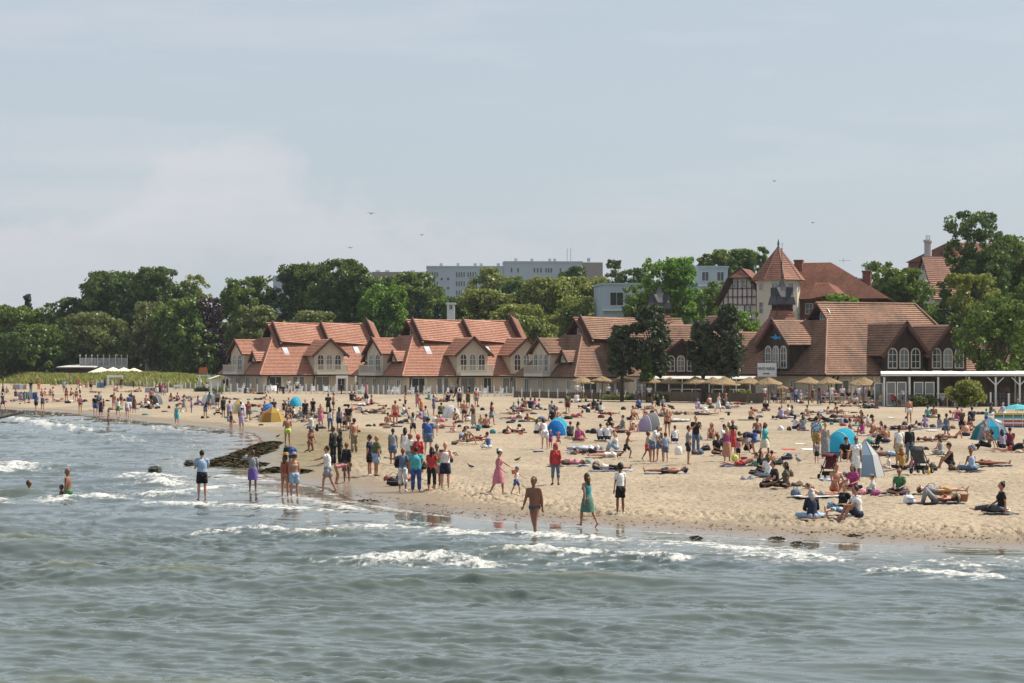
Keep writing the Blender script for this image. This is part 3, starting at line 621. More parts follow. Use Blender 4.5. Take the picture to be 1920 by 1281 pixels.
# ------------------------------------------------------------------ villa with timber gable, round tower and hipped roof
c = pt(1350, 676, 330); vl = empty('villa', (c.x, c.y, 0.8), math.radians(-16), 'cream villa with half timbered gable, pointed tower and big red hipped roof', 'villa')
zp = lambda py, d=330: CAMH-0.8-(py-HZ)/F*d
b = MB(); b.box(0.2, 0.5, -0.5, 7.2, 9, zp(570)); b.build('wall', M_CREAM, vl)
b = MB(); b.box(7.2, 1.5, -0.5, 20, 12, zp(560)); b.build('wall', M_BRICK, vl)
gz0, gza = zp(572), zp(520)
g = MB(); g.slab([(0.2, 0.45, zp(620)), (5.7, 0.45, zp(620)), (5.7, 0.45, gz0), (4.6, 0.45, zp(541)), (3.6, .45, zp(522)), (1.9, .45, zp(522)), (1.3, .45, zp(541)), (-0.1, 0.45, gz0)], (0, 0.2, 0)); g.build('gable_wall', mat('white_infill', (0.62, 0.57, 0.56), 0.9), vl)
def beam(a, b_, w=0.16): m = MB(); m.bar(a, b_, w, 0.10); m.build('timber_beam', M_DARKWOOD, vl)
for z, x0, x1 in ((zp(541), 1.2, 4.8), (zp(557), 0.6, 5.4), (zp(572), 0, 6), (zp(600), .2, 6)): beam((x0, .38, z), (x1, .38, z), 0.2)
for i in range(9):
    x = 0.4+i*0.65; top = min(zp(524), gz0+ (min(x, 6-x))*2.0+0.3); beam((x, .37, zp(572)), (x, .37, top))
for x in (0.3, 1.0, 1.9, 3.3, 4.2, 5.0, 5.9): beam((x, .37, zp(618)), (x, .37, zp(572)))
window(vl, (2.2, .4, zp(541)), (1, 0, 0), (0, -1, 0), 1.0, 1.2, False, (1, 1), M_CURT); window(vl, (3.4, .4, zp(541)), (1, 0, 0), (0, -1, 0), 0.8, 1.2, False, (1, 1), M_CURT)
window(vl, (1.45, .4, zp(590)), (1, 0, 0), (0, -1, 0), 0.8, 1.2, False, (1, 1), M_CURT); window(vl, (3.8, .4, zp(588)), (1, 0, 0), (0, -1, 0), 1.1, 1.2, False, (1, 1), M_CURT)
window(vl, (5.4, .4, zp(592)), (1, 0, 0), (0, -1, 0), 0.9, 1.5, False, (1, 1), M_CURT)
r = MB()
for s in (1, -1):
    cx_ = 2.75; tiles(r, (cx_+s*3.4, -0.4, zp(571)), (cx_+s*3.4, 8, zp(571)), (cx_+s*1.5, 8, zp(521)), (cx_+s*1.5, -0.4, zp(521)), step=.3); tiles(r, (cx_+s*1.5, -0.3, zp(521)), (cx_+s*1.5, 8, zp(521)), (cx_, 8, zp(503)), (cx_, .6, zp(503)), step=.3)
tiles(r, (cx_-1.5, -0.4, zp(521)), (cx_+1.5, -0.4, zp(521)), (cx_, .6, zp(503)), (cx_, .6, zp(503)), step=.3)
r.build('timber_gable_roof', [M_TILE_RED, M_BARGE], vl)
for s in (1, -1):
    m = MB(); m.bar((cx_+s*3.4, -.42, zp(571)-.1), (cx_+s*1.5, -.42, zp(521)), .1, .3); m.bar((cx_+s*1.5, -.42, zp(521)-.05), (cx_, .5, zp(503)), .1, .3); m.build('bargeboard', M_DARKWOOD, vl)
# tower
tx, ty, tr = 8.0, 0.2, 3.0
w = MB(); ring = lambda r_, z_, n=8: [(tx+r_*math.cos(2*math.pi*(k+.5)/n), ty+r_*math.sin(2*math.pi*(k+.5)/n), z_) for k in range(n)]
w.add(ring(tr, -1)+ring(tr, zp(527)), [(k, (k+1) % 8, (k+1) % 8+8, k+8) for k in range(8)]+[tuple(range(8, 16))]); w.build('tower_wall', M_CREAM, vl)
r = MB(); A_, B2, C2 = ring(tr+.65, zp(527)), ring(2.0, zp(498)), ring(0.12, zp(466))
for k in range(8):
    tiles(r, A_[k], A_[(k+1) % 8], B2[(k+1) % 8], B2[k], under=None, step=.3); tiles(r, B2[k], B2[(k+1) % 8], C2[(k+1) % 8], C2[k], under=None, step=.3)
r.add(ring(tr+.65, zp(527)), [tuple(reversed(range(8)))], 1); r.build('tower_roof', [M_TILE_RED, M_BARGE], vl)
hp = MB()
for k in range(8): hp.tube([A_[k], B2[k], C2[k]], [.13, .12, .08], 5)
hp.build('hip_tiles', M_TILE_RED, vl)
f_ = MB(); f_.tube([(tx, ty, zp(468)), (tx, ty, zp(462)), (tx, ty, zp(459)), (tx, ty, zp(450))], [.3, .1, .16, .03], 8); f_.build('finial', mat('verdigris', (.06, .12, .11), .6), vl)
for k in range(8):
    a = 2*math.pi*k/8; n_ = Vector((math.cos(a), math.sin(a), 0)); u_ = Vector((-math.sin(a), math.cos(a), 0)); rr = tr*math.cos(math.pi/8)+.01
    if n_.y < 0.3:
        window(vl, (tx+n_.x*rr, ty+n_.y*rr, zp(547)), u_, n_, 1.0, 1.1, False, (1, 0), M_CURT); window(vl, (tx+n_.x*rr, ty+n_.y*rr, zp(590)), u_, n_, 1.0, 1.7, False, (1, 1), M_GLASS)
r = MB(); e0 = zp(562); rz_ = zp(491)
tiles(r, (9.0, 0.5, e0), (23.0, -1.5, e0), (14.2, 6, rz_), (9.4, 6, rz_), step=.33); tiles(r, (23.0, -1.5, e0), (22, 13, e0), (14.2, 6, rz_), (14.2, 6, rz_)); tiles(r, (22, 13, e0), (3, 13, e0), (9.4, 6, rz_), (14.2, 6, rz_)); tiles(r, (3, 13, e0), (6, .5, e0), (9.4, 6, rz_), (9.4, 6, rz_))
r.build('main_roof', [M_TILE_RED, M_BARGE], vl)
r = MB(); tiles(r, (12.6, -2.6, zp(563)), (16.4, -2.6, zp(553)), (14.6, 1, zp(532)), (12.9, 1, zp(532)), step=.3); tiles(r, (16.4, -2.6, zp(556)), (17.6, 3, zp(548)), (14.6, 1, zp(532)), (14.6, 1, zp(532)), step=.3); r.build('dormer_roof', [M_TILE_RED, M_BARGE], vl)
for x, y, z0, z1 in ((10.0, 5.0, zp(515), zp(487)), (19.2, 6.0, zp(545), zp(508)), (5.6, 5, zp(520), zp(495)), (18.0, 1.0, zp(563), zp(547))):
    m = MB(); m.box(x-.55, y-.45, z0-2, x+.55, y+.45, z1); m.box(x-.65, y-.55, z1-.2, x+.65, y+.55, z1+.05); m.build('chimney', M_BRICK, vl)
m = MB(); m.tube([(19.2, 6, zp(508)), (19.2, 6, zp(497))], .03, 5); m.build('aerial', M_METAL, vl)
m = MB(); m.tube([(16, 6, zp(492)), (16, 6, zp(484))], .03, 5); m.bar((15.3, 6, zp(488)), (17.0, 6, zp(488)), .04); m.build('aerial', M_METAL, vl)
m = MB(); m.tube([(9.1, -3.2, zp(530)), (9.1, -3.2, zp(461))], .03, 5); m.ball((9.1, -3.2, zp(461)), .1, 6, 4); m.build('aerial', M_METAL, vl)
for x in (9.5, 12, 16, 19): window(vl, (x, 1.45, zp(590)), (1, 0, 0), (0, -1, 0), 1.1, 1.5, False, (1, 1), M_GLASS)
# ------------------------------------------------------------------ white modern blocks behind the trees
def modern(name, px, py_top, w, dep, d, label, cols, floors, m=None, rz=0.0, fh=3.0):
    c = pt(px, 676, d); b_ = empty(name, (c.x, c.y, 0.8), rz, label, 'building'); top = CAMH-0.8-(py_top-HZ)/F*d
    m_ = MB(); m_.box(0, 0, -1, w, dep, top); m_.box(-.2, -.2, top, w+.2, dep+.2, top+.3); m_.build('wall', m or M_CONC, b_)
    for k in range(floors):
        for j in range(cols):
            cw = w/cols; window(b_, (cw*(j+.5), -.01, top-fh*(k+1)+.7), (1, 0, 0), (0, -1, 0), cw*.5, fh*.55, False, (1, 0), M_GLASS)
        if k: s_ = MB(); s_.box(-.1, -.9, top-fh*k-.12, w*.6, -.01, top-fh*k+.05); s_.build('ledge', M_WHITE, b_)
    return b_
M_BLUEC = mat('pale_blue_render', (0.40, 0.46, 0.50), .9, var=.05, scale=.3)
modern('white_block', 1130, 534, 14, 14, 400, 'pale blue flat roofed block with deep openings, left of the first turret', 3, 4, M_BLUEC, math.radians(4), 4.2)
modern('white_block', 1308, 502, 5.2, 12, 410, 'pale grey flat roofed block peeping out between trees, left of the villa', 2, 3, M_BLUEC, 0.1)
modern('white_block', 1330, 560, 8, 12, 380, 'pale grey lower block behind the dark twin pine', 2, 2, M_BLUEC, 0.1)
m_ = modern('white_block', 838, 571, 1.3, 1.2, 405, 'small white rooftop block standing behind the middle beach house', 1, 1, M_WHITE, 0.0, 1.6)
# long block of flats
c = pt(800, 676, 740); fl = empty('apartment_block', (c.x, c.y, 0), math.radians(2), 'long grey block of flats with rows of windows rising behind the trees', 'building')
zt = lambda py: CAMH-(py-HZ)/F*745
M_FLAT = mat('grey_panel', (0.43, 0.45, 0.51), .9, var=.08, scale=.08); M_FLAT_END = mat('brownish_panel', (0.33, 0.26, 0.24), .9, var=.06, scale=.1)
for x0, x1, t_ in ((0, 23.5, 503), (23.6, 47.8, 494)):
    m = MB(); m.box(x0, 0, 0, x1, 12, zt(t_)); m.box(x0-.1, -.15, zt(t_), x1+.1, 12.2, zt(t_)+.5); m.build('wall', M_FLAT, fl)
m = MB(); m.box(47.85, -.1, 0, 54, 12, zt(493)); m.build('end_wall', M_FLAT_END, fl)
for k in range(8):
    z = zt(524.5)-k*2.8+.6
    for xx, n in ((1.0, 4), (9.2, 4), (12.7, 4), (18.5, 3)):
        for q in range(n): window(fl, (xx+q*.75, -.02, z if xx > 5 or k > -1 else z), (1, 0, 0), (0, -1, 0), .5, 1.6, False, (0, 0), M_GLASS, fw=.06) if k < 6 else None
    for xx in (4.6, 6.6): window(fl, (xx, -.02, z-1.0), (1, 0, 0), (0, -1, 0), .8, .9, False, (0, 0), M_GLASS, fw=.06)
for k in range(3):
    z = zt(516)-k*2.8+.6
    for xx in (26, 28, 33, 34, 35, 36.6, 37.4, 38.2, 41, 43.5, 45.5): window(fl, (xx, -.02, z), (1, 0, 0), (0, -1, 0), .6, 1.5, False, (0, 0), M_GLASS, fw=.06)
for x, t_ in ((4, 503), (9.2, 503), (14.5, 503), (16.3, 503), (21.6, 503), (27, 494), (32, 494), (37.5, 494), (39, 494), (49.5, 493)):
    m = MB(); m.box(x, 4, zt(t_)+.4, x+.9, 5, zt(t_)+1.5); m.build('roof_vent', M_CONC, fl)
for x in (43.3, 44.4): m = MB(); m.tube([(x, 4, zt(495)), (x, 4, zt(466))], .1, 5); m.build('mast', M_METAL, fl)
c = pt(512, 676, 760); f2 = empty('apartment_block', (c.x, c.y, 0), 0, 'lower grey block of flats, mostly hidden behind the big dark tree', 'building')
m = MB(); m.box(0, 0, 0, 48, 12, CAMH+(HZ-517)/F*760); m.build('wall', M_FLAT, f2)
m = MB(); m.box(31, -.2, 0, 47.9, -.02, CAMH+(HZ-510)/F*760); m.build('stair_tower', M_FLAT_END, f2)
for x in (3, 32, 35, 43): m = MB(); m.box(x, 4, CAMH+(HZ-517)/F*760, x+1.4, 5, CAMH+(HZ-506)/F*760); m.build('roof_vent', M_CONC, f2)
# church-like house on the right, with its white chimney
c = pt(1752, 676, 360); ck = empty('steep_roofed_house', (c.x, c.y, 0.8), math.radians(25), 'steep red roofed house with a tall white chimney, behind the tall right tree', 'house')
zq = lambda py: CAMH-.8-(py-HZ)/F*362
b = MB(); b.box(0, 0, -1, 12, 5.6, zq(560)); b.slab([(-.02, .2, zq(560)), (-.02, 5.4, zq(560)), (-.02, 2.8, zq(481))], (.3, 0, 0)); b.build('wall', M_CREAM, ck)
r = MB(); tiles(r, (-.4, -.4, zq(562)), (12, -.4, zq(562)), (12, 2.8, zq(480)), (-.4, 2.8, zq(480))); tiles(r, (12, 6, zq(562)), (-.4, 6, zq(562)), (-.4, 2.8, zq(480)), (12, 2.8, zq(480))); r.build('roof', [M_TILE_RED, M_BARGE], ck)
window(ck, (-.03, 2.8, zq(508)), (0, -1, 0), (-1, 0, 0), .8, 1.0, True, (0, 0), M_GLASS)
m = MB(); m.tube([(3.0, 6, zq(500)), (3.0, 6, zq(452)), (3, 6, zq(451)), (3, 6, zq(447))], [.55, .55, .72, .68], 10); m.build('chimney', mat('pinkish_render', (.5, .44, .44), .9), ck)
for q in (-.3, 0, .3): m = MB(); m.tube([(3+q, 6, zq(447)), (3+q, 6, zq(438))], .06, 5); m.build('flue', M_METAL, ck)
b = MB(); b.box(9, 6, 0, 22, 20, zq(480)); b.build('rear_wing', M_BRICK, ck)
r = MB(); tiles(r, (8.6, 5.6, zq(482)), (22.4, 5.6, zq(482)), (19, 12, zq(446)), (11, 12, zq(446))); tiles(r, (8.6, 20, zq(482)), (8.6, 5.6, zq(482)), (11, 12, zq(446)), (11, 12, zq(446))); r.build('rear_roof', [M_TILE_RED, M_BARGE], ck)
# small tiled house right of the restaurant
c = pt(1745, 700, 276); sh_ = empty('tiled_annexe', (c.x, c.y, .78), math.radians(8), 'low tiled annexe with a skylight at the foot of the right tree', 'building')
simple_roof('roof', 0, 10, 0, 9, 2.6, 6.6, M_TILE_OLD, sh_)
m = MB(); m.quad((3.0, 1.7, 4.35), (4.2, 1.7, 4.35), (4.2, 2.9, 5.4), (3.0, 2.9, 5.4)); m.build('skylight', M_SKYL, sh_)
# left: dune bar building with roof terrace
c = pt(108, 690, 470); db = empty('dune_bar', (c.x, c.y, 1.4), math.radians(4), 'low bar building with grey railed roof terrace behind the dune grass', 'building')
zd = lambda py: CAMH-1.4-(py-HZ)/F*470
b = MB(); b.box(0.5, 0, -1, 14, 8, zd(691)); b.build('wall', M_BARGE, db)
b = MB(); b.slab([(-.2, -1, zd(690)), (7.2, -1, zd(690)), (8.2, 7, zd(685)), (3, 7, zd(685))], (0, 0, .2)); b.build('canopy_roof', mat('pale_roofing', (.5, .49, .45), .8), db)
b = MB(); b.box(4, 3, 0, 13.2, 11, zd(683)); b.build('upper_storey', M_METAL, db)
pn = MB()
for i in range(14): x = 4+i*.66; pn.box(x, 2.86, zd(685), x+.6, 2.95, zd(671))
pn.build('terrace_screen', mat('grey_weathered_board', (.30, .29, .28), .8, var=.25, scale=1.5), db)
for i in range(9):
    x = 4+i*1.15; m = MB(); m.bar((x, 2.8, zd(685)), (x, 2.8, zd(667)), .08); m.ball((x, 2.8, zd(666.5)), .13, 6, 4); m.build('railing_post', M_WHITE, db)
def market_parasol(px, py, d, label, r=2.6):
    c = pt(px, py, d); p = empty('cream_parasol', (c.x, c.y, 1.2), 0.3, label, 'parasol', 'cream parasols at the dune bar'); z = c.z-1.2
    m = MB(); n = 8; rg = [(r*math.cos(2*math.pi*k/n), r*math.sin(2*math.pi*k/n), z-1.0) for k in range(n)]; rv = [(a, b_, q-.25) for a, b_, q in rg]
    m.add(rg+rv+[(0, 0, z)], [(k, (k+1) % n, 2*n) for k in range(n)]+[(n+k, n+(k+1) % n, (k+1) % n, k) for k in range(n)]); m.build('canopy', mat('cream_canvas', (.74, .66, .50), .85), p)
    m = MB(); m.tube([(0, 0, -.5), (0, 0, z)], .05, 6); m.build('pole', M_WHITE, p)
for i, (x, y) in enumerate(((190, 688.5), (212, 688.5), (232, 689), (251, 690))): market_parasol(x, y, 462, ['leftmost cream parasol at the dune bar', 'second cream parasol from the left at the dune bar', 'third cream parasol from the left at the dune bar', 'rightmost cream parasol at the dune bar'][i])
# ------------------------------------------------------------------ foliage
def leaf_mat(name, col, tr=0.35):
    m = bpy.data.materials.new(name); m.use_nodes = True; nt = m.node_tree; nt.nodes.remove(nt.nodes['Principled BSDF']); out = nt.nodes['Material Output']
    g = N(nt, 'ShaderNodeNewGeometry'); hs = N(nt, 'ShaderNodeHueSaturation'); hs.inputs['Color'].default_value = tuple(col)+(1,)
    mr = N(nt, 'ShaderNodeMapRange'); nt.links.new(g.outputs['Random Per Island'], mr.inputs[0]); mr.inputs[3].default_value = 0.65; mr.inputs[4].default_value = 1.4; nt.links.new(mr.outputs[0], hs.inputs['Value'])
    n = noise(nt, g.outputs['Position'], 0.12, 3); mr2 = N(nt, 'ShaderNodeMapRange'); nt.links.new(n, mr2.inputs[0]); mr2.inputs[1].default_value = .3; mr2.inputs[2].default_value = .7; mr2.inputs[3].default_value = 0.485; mr2.inputs[4].default_value = 0.512; nt.links.new(mr2.outputs[0], hs.inputs['Hue'])
    d_ = N(nt, 'ShaderNodeBsdfDiffuse'); t_ = N(nt, 'ShaderNodeBsdfTranslucent'); gl = N(nt, 'ShaderNodeBsdfGlossy'); gl.inputs['Roughness'].default_value = .45; gl.inputs[0].default_value = (.5, .55, .5, 1)
    nt.links.new(hs.outputs[0], d_.inputs[0]); hs2 = N(nt, 'ShaderNodeHueSaturation'); hs2.inputs['Hue'].default_value = .485; hs2.inputs['Value'].default_value = 1.5; nt.links.new(hs.outputs[0], hs2.inputs['Color']); nt.links.new(hs2.outputs[0], t_.inputs[0])
    mx = N(nt, 'ShaderNodeMixShader'); mx.inputs[0].default_value = tr; nt.links.new(d_.outputs[0], mx.inputs[1]); nt.links.new(t_.outputs[0], mx.inputs[2])
    m2 = N(nt, 'ShaderNodeMixShader'); m2.inputs[0].default_value = .04; nt.links.new(mx.outputs[0], m2.inputs[1]); nt.links.new(gl.outputs[0], m2.inputs[2]); nt.links.new(m2.outputs[0], out.inputs[0])
    return m
LM = {'dark': leaf_mat('dark_green_leaves', (0.064, 0.106, 0.024)), 'mid': leaf_mat('green_leaves', (0.098, 0.150, 0.028)), 'light': leaf_mat('yellow_green_leaves', (0.165, 0.195, 0.042)), 'bright': leaf_mat('bright_green_leaves', (0.10, 0.195, 0.025), .45),
      'grey': leaf_mat('grey_green_leaves', (0.135, 0.160, 0.052)), 'purple': leaf_mat('purple_leaves', (0.045, 0.022, 0.028)), 'pine': leaf_mat('pine_needles', (0.048, 0.064, 0.032), .15), 'spruce': leaf_mat('spruce_needles', (0.022, 0.038, 0.028), .1)}
M_BARK = mat('bark', (0.09, 0.07, 0.055), .95, var=.35, scale=2, stretch=(1, 1, .3))
M_BIRCH = mat('pale_bark', (0.42, 0.40, 0.36), .9, var=.3, scale=2)
def leaves(centers, radii, per, size, rs, squash=0.8, inward=0.25, elong=1.5):
    """leaf quads spread over many small clumps; each leaf roughly faces out of its clump"""
    V = []; k = len(centers); idx = np.repeat(np.arange(k), per); n = len(idx)
    u = rs.normal(size=(n, 3)); u /= np.linalg.norm(u, axis=1)[:, None]
    rad = rs.uniform(0.55, 1.08, n)**inward if False else np.clip(1-np.abs(rs.normal(0, .28, n)), .1, 1.1)
    P = centers[idx]+u*(radii[idx]*rad)[:, None]*np.array([1, 1, squash])
    nn = u+rs.normal(0, .55, (n, 3)); nn /= np.linalg.norm(nn, axis=1)[:, None]
    a = np.cross(nn, rs.normal(size=(n, 3))); a /= np.linalg.norm(a, axis=1)[:, None]; b = np.cross(nn, a)
    s = size*rs.uniform(.6, 1.35, n)[:, None]; a = a*s*elong*.5; b = b*s*.5
    V = np.stack([P-a-b*.5, P+b*.2*0-b, P+a, P+b], 1).reshape(-1, 3)
    return V, np.arange(4*n).reshape(n, 4)
def tree(name, px, py_top, py_bot, w, d, kind, label, shape='round', seed=0, cat='tree', size=None, dens=1.0, group=None, lean=0, trunk_m=None, base=None, dep=None, clump=None, lob=1.0):
    rs = np.random.RandomState(seed+int(px)); zg = 0.8 if base is None else base
    c = pt(px, 676, d); h = CAMH-(py_top-HZ)/F*d-zg; zb = max(CAMH-(py_bot-HZ)/F*d-zg, 0.2); R = w/2/F*d; t = empty(name, (c.x, c.y, zg), rs.uniform(0, 6.28)*0, label, cat, group)
    size = size or 0.20*d/300*1.35; D_ = dep or 1.0
    H_ = h-zb; nc = int({'round': 215, 'tall': 200, 'cone': 110, 'wide': 240, 'pine': 150, 'willow': 220}[shape]*dens*max(.6, min(2.2, R*H_/45)))
    C = []; RR = []
    lobes = []
    nl = 7 if shape in ('round', 'wide', 'tall', 'willow') else 0
    for i in range(nl):
        a = rs.uniform(0, 6.28); zz = rs.uniform(.25, .9); q = math.sqrt(max(0.05, 1-(zz*2-1)**2*.8)); lobes.append((math.cos(a)*q*.62*rs.uniform(.4, 1), math.sin(a)*q*.62*rs.uniform(.4, 1), zz-.08, rs.uniform(.30, .48)))
    if nl: lobes.append((0, 0, .72, .42)); lobes.append((0, 0, .35, .6))
    while len(C) < nc:
        if nl:
            L_ = lobes[rs.randint(len(lobes))]; u = rs.normal(size=3); u /= np.linalg.norm(u); q = rs.uniform(.5, 1)
            x, y, z = L_[0]+u[0]*L_[3]*q, L_[1]+u[1]*L_[3]*q, L_[2]+u[2]*L_[3]*q*(.55 if shape != 'tall' else .75)
            if z < 0 or z > 1.0 or math.hypot(x, y) > 1.02: continue
        elif shape == 'cone':
            z = rs.uniform(0, 1); rr = (1-z)**.85*rs.uniform(.5, 1)+.03; a = rs.uniform(0, 6.28); x, y = rr*math.cos(a), rr*math.sin(a)
        elif shape == 'pine':
            z = rs.uniform(0, 1)**.9; rr = math.sin(min(.93, z*.80+.18)*math.pi)**.5*math.sqrt(rs.uniform(.1, 1)); a = rs.uniform(0, 6.28); x, y = rr*math.cos(a), rr*math.sin(a)
            if math.sin(a*3+z*9) < -.55 and rr > .6: continue
        C.append((x, y, z))
    C = np.array(C)
    if nl:
        for ax in (0, 1): lo_, hi_ = np.percentile(C[:, ax], [2, 98]); C[:, ax] = (C[:, ax]-lo_)/(hi_-lo_)*2-1
        C[:, :2] = np.clip(C[:, :2], -1.06, 1.06); lo_, hi_ = np.percentile(C[:, 2], [1, 99]); C[:, 2] = np.clip((C[:, 2]-lo_)/(hi_-lo_), 0, 1.02)
    crr = (clump or (.135 if shape != 'cone' else .13))
    C = C*np.array([R*(1-crr*.7), R*D_*(1-crr*.7), H_])+np.array([0, 0, zb]); RR = list(crr*R*rs.uniform(.6, 1.3, len(C))+.25)
    RR = np.array(RR); C[:, 2] = np.minimum(C[:, 2], h-RR*.5)
    area = 4*math.pi*np.mean(RR)**2; per = int(min(150, max(26, area/(size*size*1.5)*1.05)))
    V, Q = leaves(C, RR, per, size, rs)
    cr = np_mesh('crown', V, Q, LM[kind], smooth=False, parent=t)
    m = MB(); tr_ = max(.12, h*.022); m.tube([(0, 0, -.4), (lean*.3, 0, h*.25), (lean, 0, h*.55), (lean, 0, h*.85)], [tr_*1.3, tr_, tr_*.6, tr_*.15], 8); tk = m.build('trunk', trunk_m or M_BARK, t, smooth=True)
    m = MB()
    for i in range(9):
        k = rs.randint(len(C)); z0 = rs.uniform(.2, .6)*h; e = C[k]; m.tube([(lean*.5, 0, z0), ((lean*.5+e[0])/2, e[1]/2, (z0+e[2])/2+.5), tuple(e)], [tr_*.45, tr_*.28, tr_*.1], 5)
    m.build('limb', trunk_m or M_BARK, t, smooth=True)
    return t
T_ = tree
T_('broadleaf_tree', 190, 510, 700, 190, 500, 'dark', 'huge dark broadleaf tree behind the dune bar', 'wide', 1, clump=.105)
T_('broadleaf_tree', 308, 504, 700, 130, 495, 'dark', 'tall dark round topped tree left of the copper beech', 'round', 2, clump=.115)
T_('broadleaf_tree', 360, 517, 640, 74, 505, 'light', 'thin pale green tree against the sky beside the copper beech', 'round', 3, dens=.55)
T_('broadleaf_tree', 130, 560, 700, 90, 505, 'dark', 'dark low shouldered tree left of the huge dune tree', 'round', 4)
T_('willow_tree', 175, 588, 690, 112, 482, 'grey', 'pale grey green willow just behind the dune bar terrace', 'willow', 5)
T_('birch_tree', 275, 568, 700, 86, 480, 'grey', 'grey green birch with pale stems, right of the dune bar', 'willow', 6, trunk_m=M_BIRCH)
T_('birch_tree', 350, 562, 704, 110, 478, 'mid', 'broad grey green birch at the right end of the dune', 'willow', 7, trunk_m=M_BIRCH)
T_('broadleaf_tree', 20, 575, 700, 120, 500, 'mid', 'round green tree at the far left edge', 'round', 8)
T_('broadleaf_tree', 82, 610, 704, 110, 478, 'mid', 'low bushy tree behind the left dune grass', 'wide', 9)
T_('broadleaf_tree', 15, 625, 704, 100, 474, 'dark', 'low dark bushy tree at the left edge of the dune', 'wide', 10)
T_('cedar_tree', 51, 552, 640, 42, 510, 'spruce', 'flat topped cedar rising above the left trees', 'cone', 11, dens=.5)
T_('spruce_tree', 8, 566, 650, 34, 510, 'spruce', 'pointed dark spruce at the left edge', 'cone', 12, dens=.6)
T_('copper_beech', 404, 560, 700, 74, 480, 'purple', 'dark purple copper beech left of the first beach house', 'tall', 13)
T_('broadleaf_tree', 462, 520, 660, 90, 470, 'mid', 'green tree behind the leftmost beach house gable', 'round', 14)
T_('broadleaf_tree', 560, 497, 640, 120, 470, 'dark', 'tall dark green tree above the leftmost beach house roof', 'round', 15)
T_('broadleaf_tree', 648, 489, 640, 138, 455, 'dark', 'tallest dark tree behind the two red roofs', 'round', 16, clump=.115)
T_('broadleaf_tree', 718, 535, 650, 86, 440, 'bright', 'sunlit bright green tree in the gap between two red roofs', 'round', 17)
T_('broadleaf_tree', 485, 575, 660, 90, 440, 'grey', 'olive green tree close behind the leftmost beach house', 'wide', 18)
T_('broadleaf_tree', 580, 585, 650, 110, 430, 'grey', 'olive green tree touching the first red ridge', 'wide', 19)
T_('broadleaf_tree', 782, 512, 650, 96, 520, 'mid', 'green tree in front of the left end of the block of flats', 'round', 20)
T_('broadleaf_tree', 740, 520, 650, 80, 540, 'mid', 'green tree behind the sunlit bright tree', 'round', 21)
T_('spruce_tree', 784, 575, 640, 30, 420, 'spruce', 'small dark spruce behind the middle red roof, the left of two', 'cone', 22)
T_('spruce_tree', 820, 572, 640, 30, 420, 'spruce', 'small dark spruce beside the white rooftop block', 'cone', 23)
T_('broadleaf_tree', 870, 560, 650, 110, 450, 'mid', 'green tree below the right part of the block of flats', 'wide', 24)
T_('broadleaf_tree', 940, 505, 640, 120, 560, 'light', 'feathery pale tree in front of the block of flats', 'round', 25, dens=.6)
T_('broadleaf_tree', 925, 545, 650, 130, 440, 'light', 'yellow green broad tree behind the middle red ridge', 'wide', 26)
T_('broadleaf_tree', 1010, 528, 650, 150, 445, 'dark', 'dark green tree in the middle of the rear tree belt', 'wide', 27)
T_('broadleaf_tree', 1060, 522, 650, 150, 430, 'light', 'large yellow green tree left of the pale blue block', 'wide', 28)
T_('broadleaf_tree', 1080, 560, 640, 110, 415, 'light', 'yellow green lower tree behind the weathered roof', 'wide', 29)
T_('broadleaf_tree', 980, 572, 660, 120, 405, 'light', 'yellow green tree near the gap right of the middle house', 'wide', 30)
T_('broadleaf_tree', 1072, 500, 600, 54, 600, 'dark', 'small dark tree top against the end wall of the flats', 'round', 31)
T_('broadleaf_tree', 1154, 488, 600, 48, 520, 'dark', 'narrow dark tree top right of the block of flats', 'tall', 32, dens=.7)
T_('broadleaf_tree', 1180, 505, 620, 66, 470, 'dark', 'dark green tree left of the first turret', 'round', 33)
T_('broadleaf_tree', 1205, 530, 640, 90, 380, 'mid', 'dark green tree close behind the first turret', 'tall', 34)
T_('broadleaf_tree', 1268, 485, 650, 116, 370, 'bright', 'big sunlit green tree right behind the first turret', 'round', 35, clump=.115)
T_('broadleaf_tree', 1370, 469, 600, 96, 480, 'mid', 'rounded green tree on the skyline left of the villa tower', 'round', 36)
T_('broadleaf_tree', 1318, 478, 600, 40, 480, 'mid', 'small tree top on the skyline beside the rounded one', 'round', 37)
T_('broadleaf_tree', 1436, 464, 560, 30, 470, 'mid', 'small tree top peeping left of the villa tower', 'round', 38)
T_('broadleaf_tree', 1340, 530, 660, 60, 350, 'mid', 'dark green tree between the pale block and timber gable', 'tall', 39)
T_('broadleaf_tree', 1400, 585, 660, 60, 300, 'bright', 'low green shrubby tree below the timber gable windows', 'wide', 40, dens=.6)
T_('broadleaf_tree', 1576, 553, 600, 60, 300, 'bright', 'green climber bush in front of the villa hip roof', 'wide', 41, dens=.5)
T_('broadleaf_tree', 1640, 492, 620, 88, 430, 'mid', 'rounded tree right of the villa hipped roof', 'round', 42)
T_('broadleaf_tree', 1690, 505, 660, 120, 345, 'mid', 'green tree below the steep roofed house', 'round', 43)
T_('broadleaf_tree', 1745, 540, 700, 100, 340, 'mid', 'green tree behind the end of the restaurant roof', 'tall', 44)
T_('poplar_tree', 1826, 398, 640, 130, 330, 'dark', 'tall dark open crowned tree highest on the right skyline', 'tall', 45, dens=.75, clump=.12)
T_('broadleaf_tree', 1895, 445, 640, 130, 345, 'mid', 'green tree at the right edge behind the tall open crowned tree', 'tall', 46)
T_('broadleaf_tree', 1840, 515, 690, 110, 300, 'light', 'olive green tree in the middle of the right tree mass', 'round', 47)
T_('broadleaf_tree', 1870, 560, 714, 150, 265, 'mid', 'big leafy tree overhanging the white pergola', 'round', 48, clump=.115)
T_('broadleaf_tree', 1818, 600, 714, 56, 296, 'dark', 'dark low tree at the left end of the right tree mass', 'round', 49)
